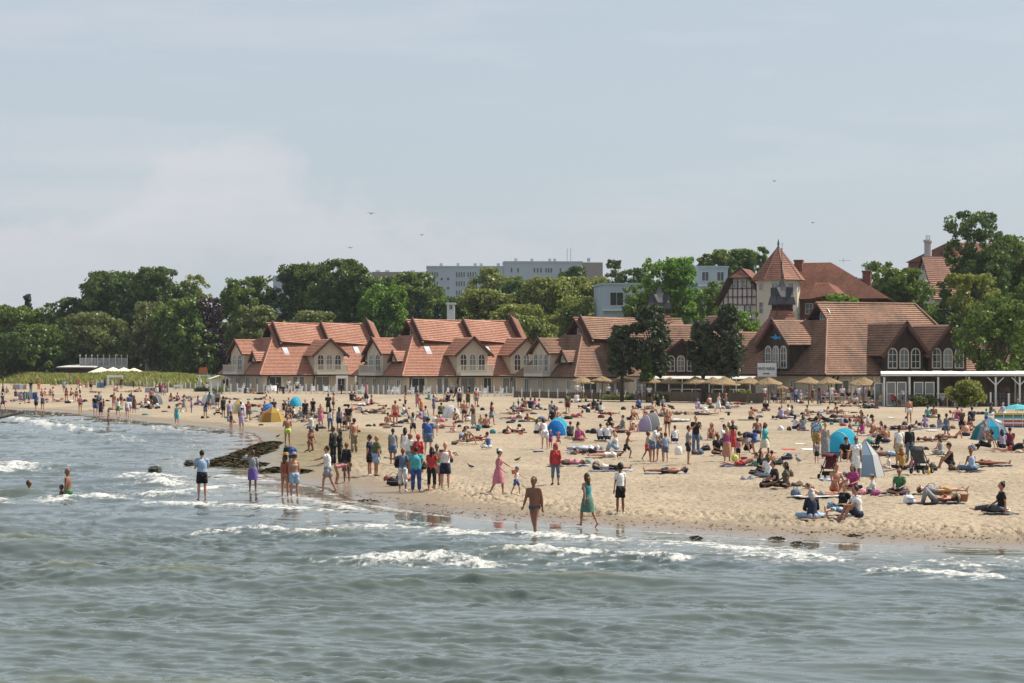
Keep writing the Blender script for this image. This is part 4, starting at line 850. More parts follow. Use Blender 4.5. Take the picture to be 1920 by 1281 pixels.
T_('broadleaf_tree', 1930, 520, 700, 120, 285, 'mid', 'leafy tree cut off by the right edge of the view', 'round', 50)
T_('broadleaf_tree', 1770, 590, 700, 70, 300, 'dark', 'dark tree behind the low tiled annexe', 'tall', 51)
for i in range(26):
    rs_ = np.random.RandomState(900+i); px_ = -40+i*78+rs_.uniform(-20, 20)
    T_('broadleaf_tree', px_, rs_.uniform(585, 612), 702, rs_.uniform(95, 125), rs_.uniform(520, 560) if px_ < 1150 else rs_.uniform(420, 470), ('dark', 'mid')[i % 2], 'low dark tree of the shaded background belt, '+('leftmost' if i == 0 else 'rightmost' if i == 25 else ('%s from the left' % ['second','third','fourth','fifth','sixth','seventh','eighth','ninth','tenth','eleventh','twelfth','thirteenth'][i-1] if i < 13 else '%s from the right' % ['thirteenth','twelfth','eleventh','tenth','ninth','eighth','seventh','sixth','fifth','fourth','third','second'][i-13])), 'wide', 500+i, group='low background trees', dens=.55)
# foreground pines
T_('pine_tree', 1222, 576, 700, 84, 262, 'pine', 'tall spreading dark pine in front of the weathered roof', 'pine', 60, size=.28, dens=1.7, base=.8, clump=.155)
T_('pine_tree', 1166, 612, 700, 58, 262, 'pine', 'lower leaning crown of dark pine left of the spreading pine', 'pine', 61, size=.28, dens=1.5, base=.8, clump=.155)
T_('pine_tree', 1318, 600, 700, 60, 258, 'pine', 'compact dark pine, the left one of the close pair', 'pine', 62, size=.24, dens=1.5, base=.8, clump=.155)
T_('pine_tree', 1365, 572, 704, 64, 258, 'pine', 'taller dark pine, the right one of the close pair', 'pine', 63, size=.24, dens=1.6, base=.8, clump=.155)
# ivy column around the big pine stem, shrub in the pergola, small bushes
T_('ivy_column', 1213, 660, 712, 26, 260, 'dark', 'ivy covered stump under the spreading pine', 'cone', 64, cat='plant', dens=.8, base=.8)
T_('green_shrub', 1808, 716, 752, 62, 226, 'light', 'feathery yellow green shrub in front of the white pergola', 'willow', 65, cat='shrub', size=.26, dens=.3, base=.8, clump=.26)
# dune grass on a low ridge behind the far-left beach
def dune():
    rs = np.random.RandomState(5); n = 52000
    px = rs.uniform(-60, 440, n); u = rs.uniform(0, 1, n); d_ = np.interp(px, [-60, 180, 440], [478, 440, 362])+u*42+rs.normal(0, 2, n)
    x = (px-960)/F*d_; prof = np.sin(np.clip(u, 0, 1)*math.pi)*1.3; z = .75+prof*(.75+.5*vnoise(x*.15, d_*.1, 4)); hgt = rs.uniform(.45, 1.0, n)*(.7+.6*vnoise(x*.3, d_*.2, 6))
    a = rs.uniform(0, 6.28, n); w = rs.uniform(.05, .12, n)*2.2; lx = rs.normal(0, .25, n)*hgt; ly = rs.normal(0, .25, n)*hgt
    B_ = np.stack([x, d_, z], 1); dx = np.stack([np.cos(a)*w, np.sin(a)*w, 0*a], 1); tip = B_+np.stack([lx-.15*hgt, ly, hgt], 1)
    V = np.stack([B_-dx, B_+dx, tip+dx*.25, tip-dx*.25], 1).reshape(-1, 3)
    o = np_mesh('dune_grass', V, np.arange(4*n).reshape(n, 4), leaf_mat('dune_grass_blades', (0.20, 0.215, 0.06), .4), smooth=False); tag(o, 'long yellow green dune grass along the back of the left beach', 'grass', kind='stuff')
    P = []; t = np.linspace(-80, 450, 90); us = np.linspace(-.05, 1.6, 26)
    for p_ in t:
        for q in us:
            dd_ = np.interp(p_, [-60, 180, 440], [478, 440, 362])+q*42; xx = (p_-960)/F*dd_; hh_ = math.sin(min(max(q, 0), 1)*math.pi)*1.3*(.75+.5*float(vnoise(np.array([xx*.15]), np.array([dd_*.1]), 4)[0])) if q < 1 else 0
            P.append((xx, dd_, .74+hh_))
    o = np_mesh('dune', P, grid_faces(len(t), len(us)), mat('dune_sand', (.30, .25, .14), .95, var=.3, scale=.5)); tag(o, kind='structure')
dune()
# dark undergrowth floor behind the houses so that no bare sand shows under the trees
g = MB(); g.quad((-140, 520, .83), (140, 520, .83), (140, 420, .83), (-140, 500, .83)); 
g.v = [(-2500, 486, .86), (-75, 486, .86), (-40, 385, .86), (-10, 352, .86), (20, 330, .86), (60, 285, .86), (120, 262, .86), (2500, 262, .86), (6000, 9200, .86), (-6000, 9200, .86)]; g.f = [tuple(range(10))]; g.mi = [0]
o = g.build('park_ground', mat('dark_park_grass', (.05, .07, .025), .95, var=.3, scale=.1)); tag(o, kind='structure')
# ------------------------------------------------------------------ people: one continuous body per pose, clothes as children
def skin_mat(n, c): return mat(n, c, 0.5, var=.06, scale=3, spec=.35)
SKIN = {'l': skin_mat('fair_skin', (.50, .27, .19)), 'm': skin_mat('tanned_skin', (.36, .17, .105)), 'd': skin_mat('dark_tanned_skin', (.20, .085, .05)), 'r': skin_mat('sunburnt_skin', (.42, .16, .105))}
M_EYE = mat('eyes', (.03, .02, .02), .3); M_LIP = mat('lips', (.22, .05, .05), .6)
PAL = {'white': (.72, .72, .72), 'black': (.015, .015, .018), 'navy': (.018, .028, .065), 'blue': (.03, .10, .36), 'lightblue': (.28, .42, .60), 'teal': (.02, .26, .27), 'turquoise': (.02, .40, .45), 'green': (.03, .20, .07), 'olive': (.09, .11, .045),
    'red': (.50, .015, .018), 'orange': (.65, .16, .03), 'pink': (.60, .16, .24), 'magenta': (.45, .02, .22), 'purple': (.16, .08, .38), 'lilac': (.42, .34, .52), 'grey': (.25, .26, .28), 'darkgrey': (.07, .075, .085), 'beige': (.42, .34, .24), 'khaki': (.26, .20, .11),
    'brown': (.12, .06, .035), 'maroon': (.15, .015, .03), 'yellow': (.70, .45, .04), 'mustard': (.45, .24, .03), 'denim': (.10, .16, .26), 'neon': (.52, .75, .02), 'cream': (.62, .55, .42), 'rust': (.34, .07, .035), 'striped': (.30, .30, .30), 'patterned': (.09, .22, .32), 'floral': (.50, .22, .12), 'sage': (.07, .19, .14)}
for k_, v_ in list(PAL.items()):
    l_ = .3*v_[0]+.55*v_[1]+.15*v_[2]; PAL[k_] = tuple(round((x*.80+l_*.20)*.92, 4) for x in v_)
def cloth(c): return mat(c+'_fabric', PAL[c], .85, var=.28, scale=11, bump=.5, bscale=16)
for nm, c2 in (('striped', 1), ('patterned', 0)):
    m = bpy.data.materials.new(nm+'_fabric'); _m[nm+'_fabric'] = m; m.use_nodes = True; nt = m.node_tree; b = nt.nodes['Principled BSDF']; tc = N(nt, 'ShaderNodeTexCoord'); b.inputs['Roughness'].default_value = .85
    if c2: w = N(nt, 'ShaderNodeTexWave', bands_direction='Z'); w.inputs['Scale'].default_value = 5.5; nt.links.new(tc.outputs['Object'], w.inputs['Vector']); nt.links.new(ramp(nt, w.outputs[0], [(.45, (.02, .02, .025)), (.55, (.7, .7, .68))]), b.inputs['Base Color'])
    else: nt.links.new(ramp(nt, noise(nt, tc.outputs['Object'], 14, 2), [(.45, (.04, .14, .28)), (.58, (.5, .6, .6))]), b.inputs['Base Color'])
HAIR = {'b': ((.022, .015, .012), 'dark'), 'n': ((.085, .045, .022), 'brown'), 'y': ((.42, .28, .13), 'blond'), 'g': ((.42, .40, .38), 'grey'), 'o': ((.25, .09, .03), 'auburn'), '-': (None, 'bald')}
def hair_m(k): return mat({'b': 'dark_hair', 'n': 'brown_hair', 'y': 'blond_hair', 'g': 'grey_hair', 'o': 'auburn_hair'}[k], HAIR[k][0], .6, var=.3, scale=9)
# pose: spine, head, upper arms L/R, forearms L/R, thighs L/R, shins L/R, feet ; every vector is (outwards, forwards, up)
_a = dict(sp=(0, .02, 1), hd=(0, .06, 1), ua=((.14, .02, -1),)*2, fa=((.05, .22, -1),)*2, th=((.06, .02, -1),)*2, sh=((.02, -.04, -1),)*2, ft=((.15, 1, -.12),)*2, verb='standing')
def PZ(base=None, **k): d_ = dict(base or _a); d_.update(k); return d_
POSE = {
 'stand': PZ(), 'relax': PZ(th=((.10, .05, -1), (.04, -.02, -1)), sh=((.12, .12, -1), (0, -.03, -1)), ua=((.28, -.08, -1), (.14, .1, -1)), fa=((-.45, .35, -.8), (.0, .3, -1)), verb='standing'),
 'hips': PZ(ua=((.6, -.15, -.8),)*2, fa=((-.75, .35, -.45),)*2, verb='standing with hands on hips'),
 'walk': PZ(sp=(0, .08, 1), th=((.04, .42, -1), (.04, -.32, -1)), sh=((0, .08, -1), (0, -.62, -1)), ft=((.1, 1, .12), (.1, .8, -.7)), ua=((.1, -.35, -1), (.1, .35, -1)), fa=((.05, -.05, -1), (0, .75, -1)), verb='walking'),
 'phone': PZ(ua=((.2, .25, -1), (.2, .35, -.95)), fa=((-.35, .75, .55), (-.35, .8, .6)), hd=(0, .15, 1), verb='standing with hands raised to the face'),
 'lookup': PZ(ua=((.5, .25, .05), (.14, 0, -1)), fa=((-.85, .3, .55), (.05, .2, -1)), verb='standing with one hand at the head'),
 'point': PZ(sp=(0, .06, 1), ua=((.15, .9, -.35), (.2, .15, -1)), fa=((.05, .95, -.25), (-.2, .8, -.2)), th=((.04, .40, -1), (.04, -.30, -1)), sh=((0, .05, -1), (0, -.45, -1)), ft=((.1, 1, .1), (.1, .8, -.6)), verb='striding with one arm stretched out'),
 'lead': PZ(sp=(0, .06, 1), ua=((.15, .75, -.6), (.2, -.15, -1)), fa=((.05, .8, -.55), (.1, .5, -.5)), th=((.04, .42, -1), (.04, -.34, -1)), sh=((0, .05, -1), (0, -.5, -1)), ft=((.1, 1, .1), (.1, .8, -.6)), verb='walking with one arm held forward'),
 'hug': PZ(ua=((.85, .25, -.25), (.14, 0, -1)), fa=((.85, .1, .12), (.05, .2, -1)), verb='standing with an arm round a neighbour'),
 'photo': PZ(ua=((.25, .45, -.75), (.25, .45, -.75)), fa=((-.4, .55, .8), (-.4, .55, .8)), verb='standing taking a photo'),
 'lean': PZ(sp=(0, .42, .9), hd=(0, .75, .7), ua=((.15, .3, -1),)*2, fa=((.0, .65, -.8),)*2, th=((.08, .12, -1), (.06, -.08, -1)), verb='standing and leaning forward'),
 'bend': PZ(sp=(0, 1, .22), hd=(0, 1, -.1), ua=((.12, .15, -1),)*2, fa=((.0, .3, -1),)*2, th=((.1, .28, -1),)*2, sh=((.03, -.22, -1),)*2, verb='bending down'),
 'squat': PZ(sp=(0, .35, .95), th=((.3, .95, .15),)*2, sh=((-.05, -.45, -1),)*2, ua=((.2, .5, -.8),)*2, fa=((-.1, .8, -.2),)*2, verb='squatting'),
 'kneel': PZ(sp=(0, .12, 1), th=((.1, .25, -1),)*2, sh=((.05, -1, -.12),)*2, ft=((.05, -1, -.2),)*2, ua=((.15, .25, -1),)*2, fa=((-.1, .7, -.5),)*2, verb='kneeling'),
 'sit': PZ(sp=(0, .10, 1), hd=(0, .2, 1), th=((.16, .78, .60),)*2, sh=((-.02, .42, -.95),)*2, ua=((.15, .55, -.8),)*2, fa=((-.25, .8, .1),)*2, verb='sitting with knees up'),
 'sitx': PZ(sp=(0, .16, 1), hd=(0, .25, 1), th=((.72, .70, .12),)*2, sh=((-.95, .15, -.15),)*2, ft=((-.3, .8, -.2),)*2, ua=((.2, .30, -1),)*2, fa=((-.35, .75, -.2),)*2, verb='sitting cross legged'),
 'sitl': PZ(sp=(0, -.32, 1), hd=(0, .1, 1), th=((.10, 1, .10), (.12, .85, .5)), sh=((0, 1, -.12), (0, .4, -.95)), ft=((.2, .3, 1), (.1, 1, -.1)), ua=((.2, -.55, -.9),)*2, fa=((.1, -.35, -1),)*2, verb='sitting leaning back'),
 'sits': PZ(sp=(.15, .02, 1), th=((.55, .8, .1), (.2, .9, .15)), sh=((-.3, -.95, -.1), (.5, .7, -.15)), ft=((0, -1, -.1), (.3, .8, .3)), ua=((.3, -.2, -1), (.15, .4, -1)), fa=((.1, .1, -1), (-.2, .8, -.4)), verb='sitting sideways'),
 'chair': PZ(sp=(0, -.10, 1), th=((.1, 1, .02),)*2, sh=((.02, .05, -1),)*2, ua=((.15, .25, -1),)*2, fa=((-.1, .9, -.1),)*2, verb='sitting at a table'),
 'lieback': PZ(sp=(0, -1, .04), hd=(0, -1, .12), th=((.08, 1, .02),)*2, sh=((.02, 1, -.02),)*2, ft=((.35, .25, .9),)*2, ua=((.55, .85, -.02),)*2, fa=((-.1, 1, .0),)*2, verb='lying on the back'),
 'lieknee': PZ(sp=(0, -1, .05), hd=(0, -1, .2), th=((.08, .75, .72), (.1, .62, .80)), sh=((0, .35, -.95), (0, .2, -.98)), ua=((.5, .85, 0),)*2, fa=((-.5, .6, .1),)*2, verb='lying with knees bent'),
 'prone': PZ(sp=(0, 1, .42), hd=(0, .65, .75), th=((.08, -1, -.10),)*2, sh=((.02, -1, .0), (.02, -.9, .25)), ft=((.05, -1, -.1),)*2, ua=((.25, .35, -1),)*2, fa=((-.2, 1, -.1),)*2, verb='lying propped on elbows'),
 'flat': PZ(sp=(0, 1, .03), hd=(0, 1, .1), th=((.08, -1, 0),)*2, sh=((.02, -1, 0),)*2, ft=((.05, -1, -.1),)*2, ua=((.8, .5, 0),)*2, fa=((-.5, .9, 0),)*2, verb='lying face down'),
 'run': PZ(sp=(0, .22, 1), th=((.04, .75, -.8), (.04, -.45, -1)), sh=((0, -.25, -1), (0, -.9, -.6)), ft=((.1, 1, .1), (.1, .4, -1)), ua=((.15, -.6, -.8), (.15, .6, -.8)), fa=((.05, .3, -.9), (-.1, .9, .2)), verb='running'),
}
def dirv(v, side): x = Vector((v[0]*side, -v[1], v[2])); return x.normalized()
SEX = {'M': dict(sh=.19, hip=.165, wst=.155, ch=.172, dep=.125, arm=.056, leg=.090, head=1.13, hipw=.09), 'W': dict(sh=.160, hip=.178, wst=.132, ch=.145, dep=.115, arm=.046, leg=.092, head=1.10, hipw=.092), 'C': dict(sh=.155, hip=.135, wst=.125, ch=.135, dep=.10, arm=.040, leg=.07, head=1.38, hipw=.08),
       'F': dict(sh=.20, hip=.215, wst=.215, ch=.20, dep=.165, arm=.066, leg=.108, head=1.12, hipw=.10)}
def joints(pose, sex):
    p = POSE[pose]; q = SEX[sex]; J = {}; sp = dirv(p['sp'], 1); X = Vector((1, 0, 0)); J['sp'] = sp; J['lat'] = X
    J['pel'] = Vector((0, 0, 0)); J['neck'] = sp*.54; J['hd'] = dirv(p['hd'], 1); J['front'] = X.cross(sp)*-1 if False else sp.cross(X)*-1
    J['hf'] = X.cross(J['hd']).normalized(); J['headc'] = J['neck']+sp*.035+J['hd']*.150*min(q['head'], 1.2)
    for i, s in enumerate((1, -1)):
        a = J['neck']-sp*.045+X*s*q['sh']; e = a+dirv(p['ua'][i], s)*.29; w = e+dirv(p['fa'][i], s)*.25; h = -sp*.02+X*s*q['hipw']; k = h+dirv(p['th'][i], s)*.43; n = k+dirv(p['sh'][i], s)*.41
        J[s] = dict(sh=a, el=e, wr=w, hip=h, kn=k, an=n, fa=dirv(p['fa'][i], s), ft=dirv(p['ft'][i], s))
    return J
def torso(mb, J, sex, t0, t1, off=0.0, hem=0.0, sides=12):
    q = SEX[sex]; sp = J['sp']; prof = [(-.10, q['hip']*.62, q['dep']*.75), (-.04, q['hip']*.95, q['dep']*1.02), (.03, q['hip'], q['dep']*1.05), (.12, (q['hip']+q['wst'])/2, q['dep']*.92), (.20, q['wst'], q['dep']*.88), (.32, q['ch']*1.0, q['dep']*(1.12 if sex in 'WF' else 1.02)), (.41, q['ch']*1.03, q['dep']*1.0), (.48, q['sh']*.86, q['dep']*.78), (.525, q['sh']*.55, .065), (.56, .052, .055)]
    ts = [t0]+[a for a, _, _ in prof if t0+.015 < a < t1-.015]+[t1]; pts = []; rad = []
    for i, t in enumerate(ts):
        w = np.interp(t, [a[0] for a in prof], [a[1] for a in prof]); d_ = np.interp(t, [a[0] for a in prof], [a[2] for a in prof])
        e = off+(hem if i == 0 else 0); pts.append(sp*t); rad.append((w+e, d_+e))
    mb.tube(pts, rad, sides, lat=(1, 0, 0))
def limb(mb, a, b, r0, r1, rm=None, f=1.0, off=0.0, sides=8, start=0.0):
    a = Vector(a); b = Vector(b); A = a.lerp(b, start); B_ = a.lerp(b, f); rm = rm or (r0+r1)/2
    mb.tube([A, A.lerp(B_, .35), B_], [np.interp(start, [0, .35, 1], [r0, rm, r1])+off, np.interp(start+(f-start)*.35, [0, .35, 1], [r0, rm, r1])+off, np.interp(f, [0, .35, 1], [r0, rm, r1])+off], sides)
def legs(mb, J, sex, f, off, flare=0.0, sides=8):
    """f 0..2: thigh then shin"""
    L = SEX[sex]['leg']
    for s in (1, -1):
        j = J[s]; mb.ball(j['hip'], L+off, 8, 6); f1 = min(f, 1.0); e = np.interp(f1, [0, 1], [L*1.02, .056]); 
        mb.tube([j['hip'], j['hip'].lerp(j['kn'], f1*.5), j['hip'].lerp(j['kn'], f1)], [L*1.02+off, np.interp(f1*.5, [0, 1], [L*1.02, .056])+off+flare*.5, e+off+flare], sides)
        if f > 1.0: g = f-1; mb.ball(j['kn'], .056+off+flare, 8, 6); mb.tube([j['kn'], j['kn'].lerp(j['an'], g*.35), j['kn'].lerp(j['an'], g)], [.056+off+flare, .058+off+flare, np.interp(g, [.35, 1], [.058, .04])+off+flare], sides)
_dg = None
def remesh(mb, vox):
    me = mb.mesh('tmp', []); o = bpy.data.objects.new('tmp', me); COL.objects.link(o); md = o.modifiers.new('r', 'REMESH'); md.mode = 'VOXEL'; md.voxel_size = vox; md.use_smooth_shade = True
    sm = o.modifiers.new('s', 'SMOOTH'); sm.factor = .6; sm.iterations = 4
    bpy.context.view_layer.update(); dg = bpy.context.evaluated_depsgraph_get(); r = bpy.data.meshes.new_from_object(o.evaluated_get(dg)); bpy.data.objects.remove(o); bpy.data.meshes.remove(me); return r
_body = {}; _zoff = {}
def body_mesh(pose, sex):
    if (pose, sex) in _body: return _body[pose, sex]
    J = joints(pose, sex); q = SEX[sex]; mb = MB(); torso(mb, J, sex, -.10, .56); sp = J['sp']
    if sex == 'F': c_ = sp*.16+J['front']*.0; mb.ball(sp*.17+X_front(J)*.06, (.19, .17, .17), 10, 8)
    if sex in 'WF':
        for s in (1, -1): mb.ball(sp*.37+Vector((s*.065, 0, 0))+X_front(J)*q['dep']*.72, .066, 8, 6)
    for s in (1, -1): mb.ball(sp*-.02+Vector((s*.075, 0, 0))-X_front(J)*q['dep']*.5, (.095, .095, .10), 8, 6)
    mb.tube([J['neck']-sp*.03, J['headc']-J['hd']*.05], [.054, .05], 8)
    hs = q['head']; hc = J['headc']; hd = J['hd']; hf = J['hf']; X = Vector((1, 0, 0))
    def hp(x, f, u): return hc+X*x*hs+hf*f*hs+hd*u*hs
    prof = [(-.118, .030, .035, .045), (-.095, .045, .06, .025), (-.05, .062, .085, .005), (0, .072, .095, 0), (.045, .074, .095, -.005), (.085, .058, .075, -.008), (.115, .025, .035, -.008)]
    mb.tube([hp(0, f, u) for u, _, _, f in prof], [(a*hs, b*hs) for _, a, b, _ in prof], 12)
    mb.tube([hp(0, .085, .02), hp(0, .115, -.025), hp(0, .09, -.035)], [.010, .016, .012], 6)
    for s in (1, -1): mb.ball(hp(s*.077, -.01, -.01), (.012, .022, .03), 6, 5)
    for s in (1, -1):
        j = J[s]; r = q['arm']; mb.ball(j['sh'], r*1.18, 8, 6); mb.tube([j['sh'], j['sh'].lerp(j['el'], .4), j['el']], [r*1.1, r, r*.80], 8); mb.tube([j['el'], j['el'].lerp(j['wr'], .3), j['wr']], [r*.80, r*.82, r*.55], 8); mb.ball(j['el'], r*.82, 6, 5)
        mb.tube([j['sh'].lerp(J['neck'], .6)-sp*.02, j['sh']], [r*1.15, r*1.1], 8)
        palm = j['wr']+j['fa']*.09; mb.tube([j['wr'], j['wr'].lerp(palm, .4), palm], [(.024, .019), (.038, .017), (.040, .014)], 8)
        L = q['leg']; mb.ball(j['hip'], L, 8, 6); mb.tube([j['hip'], j['hip'].lerp(j['kn'], .45), j['kn']], [L*1.0, L*.86, .056], 8); mb.ball(j['kn'], .056, 8, 6); mb.tube([j['kn'], j['kn'].lerp(j['an'], .32), j['kn'].lerp(j['an'], .75), j['an']], [.054, .060, .042, .036], 8)
        f0 = j['an']-j['ft']*.05-Vector((0, 0, .0)); up = Vector((0, 0, -1)) if abs(j['ft'].z) < .8 else Vector((0, -1 if j['ft'].z > 0 else 1, 0))*-1
        dn = (Vector((0, 0, -1)) - j['ft']*Vector((0, 0, -1)).dot(j['ft'])); dn = dn.normalized() if dn.length > .2 else Vector((0, 1, 0))
        mb.tube([f0+dn*.035, j['an']+j['ft']*.06+dn*.035, j['an']+j['ft']*.15+dn*.045, j['an']+j['ft']*.20+dn*.05], [(.032, .036), (.040, .032), (.045, .022), (.032, .014)], 8)
    me = remesh(mb, .021)
    ex = MB()
    for s in (1, -1):
        j = J[s]; fa = j['fa']; lat = fa.cross(Vector((0, 1, 0)) if abs(fa.y) < .8 else Vector((0, 0, 1))).normalized(); nn = lat.cross(fa).normalized()*s; palm = j['wr']+fa*.085
        for k in range(4):
            b0 = palm+lat*(k-1.5)*.019; l = (.062, .072, .075, .058)[k]; ex.tube([b0-fa*.012, b0+fa*l*.45+nn*.006, b0+fa*l*.85+nn*.022, b0+fa*l+nn*.036], [.0085, .008, .007, .0055], 5)
        b0 = j['wr']+fa*.03-lat*.03; ex.tube([b0, b0-lat*.02+fa*.025, b0-lat*.026+fa*.055+nn*.012], [.011, .009, .007], 5)
    n_s = len(ex.f)
    for s in (1, -1): ex.ball(hp(s*.032, .088, .012), (.012, .009, .009), 6, 5, mi=1)
    ex.tube([hp(-.022, .092, -.062), hp(0, .099, -.064), hp(.022, .092, -.062)], [.004, .007, .004], 5, mi=2)
    bm = bmesh.new(); bm.from_mesh(me); t = ex.mesh('t', [])
    bm.from_mesh(t); me.clear_geometry(); bm.to_mesh(me); bm.free(); bpy.data.meshes.remove(t)
    nf = len(me.polygons); mi = np.zeros(nf, dtype=np.int32); mi[nf-len(ex.f):] = ex.mi; me.materials.clear()
    for m_ in (SKIN['m'], M_EYE, M_LIP): me.materials.append(m_)
    me.polygons.foreach_set('material_index', mi); me.polygons.foreach_set('use_smooth', np.ones(nf, dtype=bool)); me.name = 'body_'+pose
    co = np.empty(len(me.vertices)*3, np.float32); me.vertices.foreach_get('co', co); z = co.reshape(-1, 3)[:, 2].min(); _zoff[pose, sex] = -float(z)
    _body[pose, sex] = me; return me
def X_front(J): return Vector((1, 0, 0)).cross(J['sp']).normalized()
_cl = {}
def cloth_mesh(kind, pose, sex):
    k = (kind, pose, sex)
    if k in _cl: return _cl[k]
    J = joints(pose, sex); q = SEX[sex]; mb = MB(); sp = J['sp']; fr = X_front(J); r = q['arm']; hs = q['head']; X = Vector((1, 0, 0)); hc, hd, hf = J['headc'], J['hd'], J['hf']
    def hp(x, f, u): return hc+X*x*hs+hf*f*hs+hd*u*hs
    upright = abs(sp.z) > .8 and pose not in ('sit', 'sitx', 'sitl', 'sits', 'squat', 'kneel', 'chair')
    def sleeves(f, off):
        for s in (1, -1):
            j = J[s]; mb.ball(j['sh'], r*1.18+off, 8, 6); mb.tube([j['sh'].lerp(J['neck'], .55)-sp*.02, j['sh']], [r*1.1+off, r*1.12+off], 8); g = min(f, 1); mb.tube([j['sh'], j['sh'].lerp(j['el'], g)], [r*1.12+off, r*.95+off*1.25], 8)
            if f > 1: mb.ball(j['el'], r*.82+off, 6, 5); mb.tube([j['el'], j['el'].lerp(j['wr'], f-1)], [r*.82+off, r*.62+off], 8)
    bel = sex == 'F'
    if kind in ('tee', 'long', 'hoodie', 'tank', 'swimsuit', 'dress', 'jacket'):
        off = {'tee': .020, 'long': .020, 'hoodie': .028, 'jacket': .028, 'tank': .014, 'swimsuit': .007, 'dress': .015}[kind]
        torso(mb, J, sex, {'swimsuit': -.10}.get(kind, -.06), .49 if kind in ('tank', 'swimsuit', 'dress') else .54, off, hem=.018 if kind in ('tee', 'long', 'hoodie', 'jacket') else .004)
        if bel: mb.ball(sp*.17+fr*.06, (.19+off, .17+off, .17+off), 10, 8)
        if sex in 'WF':
            for s in (1, -1): mb.ball(sp*.37+Vector((s*.065, 0, 0))+fr*q['dep']*.72, .068+off, 8, 6)
        if kind in ('tee',): sleeves(.62, .018)
        if kind in ('long', 'hoodie', 'jacket'): sleeves(1.92, .018)
        if kind in ('tank', 'swimsuit', 'dress'):
            for s in (1, -1): mb.tube([sp*.44+Vector((s*q['sh']*.62, 0, 0))+fr*.085, J['neck']-sp*.005+Vector((s*q['sh']*.52, 0, 0)), sp*.44+Vector((s*q['sh']*.62, 0, 0))-fr*.085], [.022, .02, .022], 6)
        if kind == 'hoodie': mb.ball(hc-hf*.012+hd*.012, (.098*hs, .108*hs, .125*hs), 10, 8)
    if kind == 'bikini':
        torso(mb, J, sex, .325, .415, .006)
        for s in (1, -1): mb.ball(sp*.37+Vector((s*.065, 0, 0))+fr*q['dep']*.72, .072, 8, 6); mb.tube([sp*.40+Vector((s*.07, 0, 0))+fr*.12, J['neck']-sp*.01+Vector((s*.06, 0, 0))], [.012, .01], 5)
    if kind in ('shorts', 'trunks', 'brief', 'pants', 'capri') or (kind in ('skirt', 'longskirt', 'dress', 'sarong') and not upright):
        o_ = {'brief': .006, 'trunks': .014, 'shorts': .022, 'pants': .018, 'capri': .014}.get(kind, .035); f_ = {'brief': .10, 'trunks': .40, 'shorts': .72, 'pants': 1.95, 'capri': 1.45, 'longskirt': 1.6, 'sarong': 1.5}.get(kind, .85)
        torso(mb, J, sex, -.10, .03 if kind == 'brief' else .09, o_)
        legs(mb, J, sex, f_, o_, {'shorts': .022, 'trunks': .012, 'pants': .01}.get(kind, 0))
        for s in (1, -1): mb.ball(sp*-.02+Vector((s*.075, 0, 0))-fr*q['dep']*.5, (.098+o_*.5, .098+o_*.5, .10+o_*.5), 8, 6)
    if kind in ('skirt', 'longskirt', 'dress', 'sarong') and upright:
        Ls = {'skirt': .42, 'longskirt': .68, 'sarong': .70, 'dress': .48}[kind]; down = Vector((0, 0, -1)); c = (J[1]['kn']+J[-1]['kn'])*.5; low = Vector((c.x, c.y*.8, -Ls)); w = q['hip']; st = abs(J[1]['kn'].y-J[-1]['kn'].y)*.5
        mb.tube([sp*.12, sp*.0, Vector((0, low.y*.4, -Ls*.45)), low], [(w*.86, q['dep']*1.05), (w+.025, q['dep']*1.25+.02), (w+.032, q['dep']*1.25+.035+st*.3), (w+.045, q['dep']*1.15+.05+st*.5)], 14, cap=False)
        n = len(mb.v)
    if kind in ('hair', 'longhair', 'bun'):
        mb.ball(hp(0, -.022, .022), (.084*hs, .092*hs, .108*hs), 10, 8)
        if kind == 'longhair': mb.tube([hp(0, -.05, .02), hp(0, -.085, -.08), hc-hf*.085*hs-sp*.17, hc-hf*.10*hs-sp*.30], [(.075*hs, .05*hs), (.085*hs, .045*hs), (.075, .035), (.035, .015)], 8)
        if kind == 'longhair':
            for s in (1, -1): mb.tube([hp(s*.06, -.01, .05), hp(s*.078, -.01, -.06), hp(s*.075, -.02, -.16)], [.03*hs, .028*hs, .012*hs], 6)
        if kind == 'bun': mb.ball(hp(0, -.075, .10), .042*hs, 8, 6)
    if kind == 'curls':
        rs = random.Random(4); mb.ball(hp(0, -.03, .03), (.115*hs, .115*hs, .12*hs), 10, 8)
        for i in range(26): mb.ball(hp(rs.uniform(-.11, .11), rs.uniform(-.12, .05), rs.uniform(-.07, .13)), .042*hs, 6, 5)
    if kind == 'hat':
        a = hp(0, -.005, .06); mb.tube([a, a+hd*.02], [(.19*hs, .19*hs), (.17*hs, .17*hs)], 14); mb.tube([a, a+hd*.07*hs, a+hd*.095*hs], [.09*hs, .082*hs, .055*hs], 12)
    if kind == 'cap':
        mb.ball(hp(0, -.008, .045), (.086*hs, .102*hs, .085*hs), 10, 8, zmin=-.15); mb.tube([hp(0, .08, .05), hp(0, .16, .045)], [(.065*hs, .010), (.045*hs, .006)], 8)
    if kind == 'glasses':
        for s in (1, -1): mb.ball(hp(s*.034, .094, .012), (.027*hs, .012, .020*hs), 8, 5)
        mb.bar(hp(-.07, .088, .018), hp(.07, .088, .018), .012)
        for s in (1, -1): mb.bar(hp(s*.072, .085, .016), hp(s*.08, -.01, .01), .007)
    if kind == 'shoe':
        for s in (1, -1):
            j = J[s]; dn = (Vector((0, 0, -1)) - j['ft']*Vector((0, 0, -1)).dot(j['ft'])); dn = dn.normalized() if dn.length > .2 else Vector((0, 1, 0)); ft = j['ft']
            mb.tube([j['an']-ft*.06+dn*.03, j['an']+ft*.05+dn*.03, j['an']+ft*.15+dn*.04, j['an']+ft*.215+dn*.048], [(.042, .048), (.048, .045), (.052, .033), (.036, .022)], 8)
    if not mb.f: return None
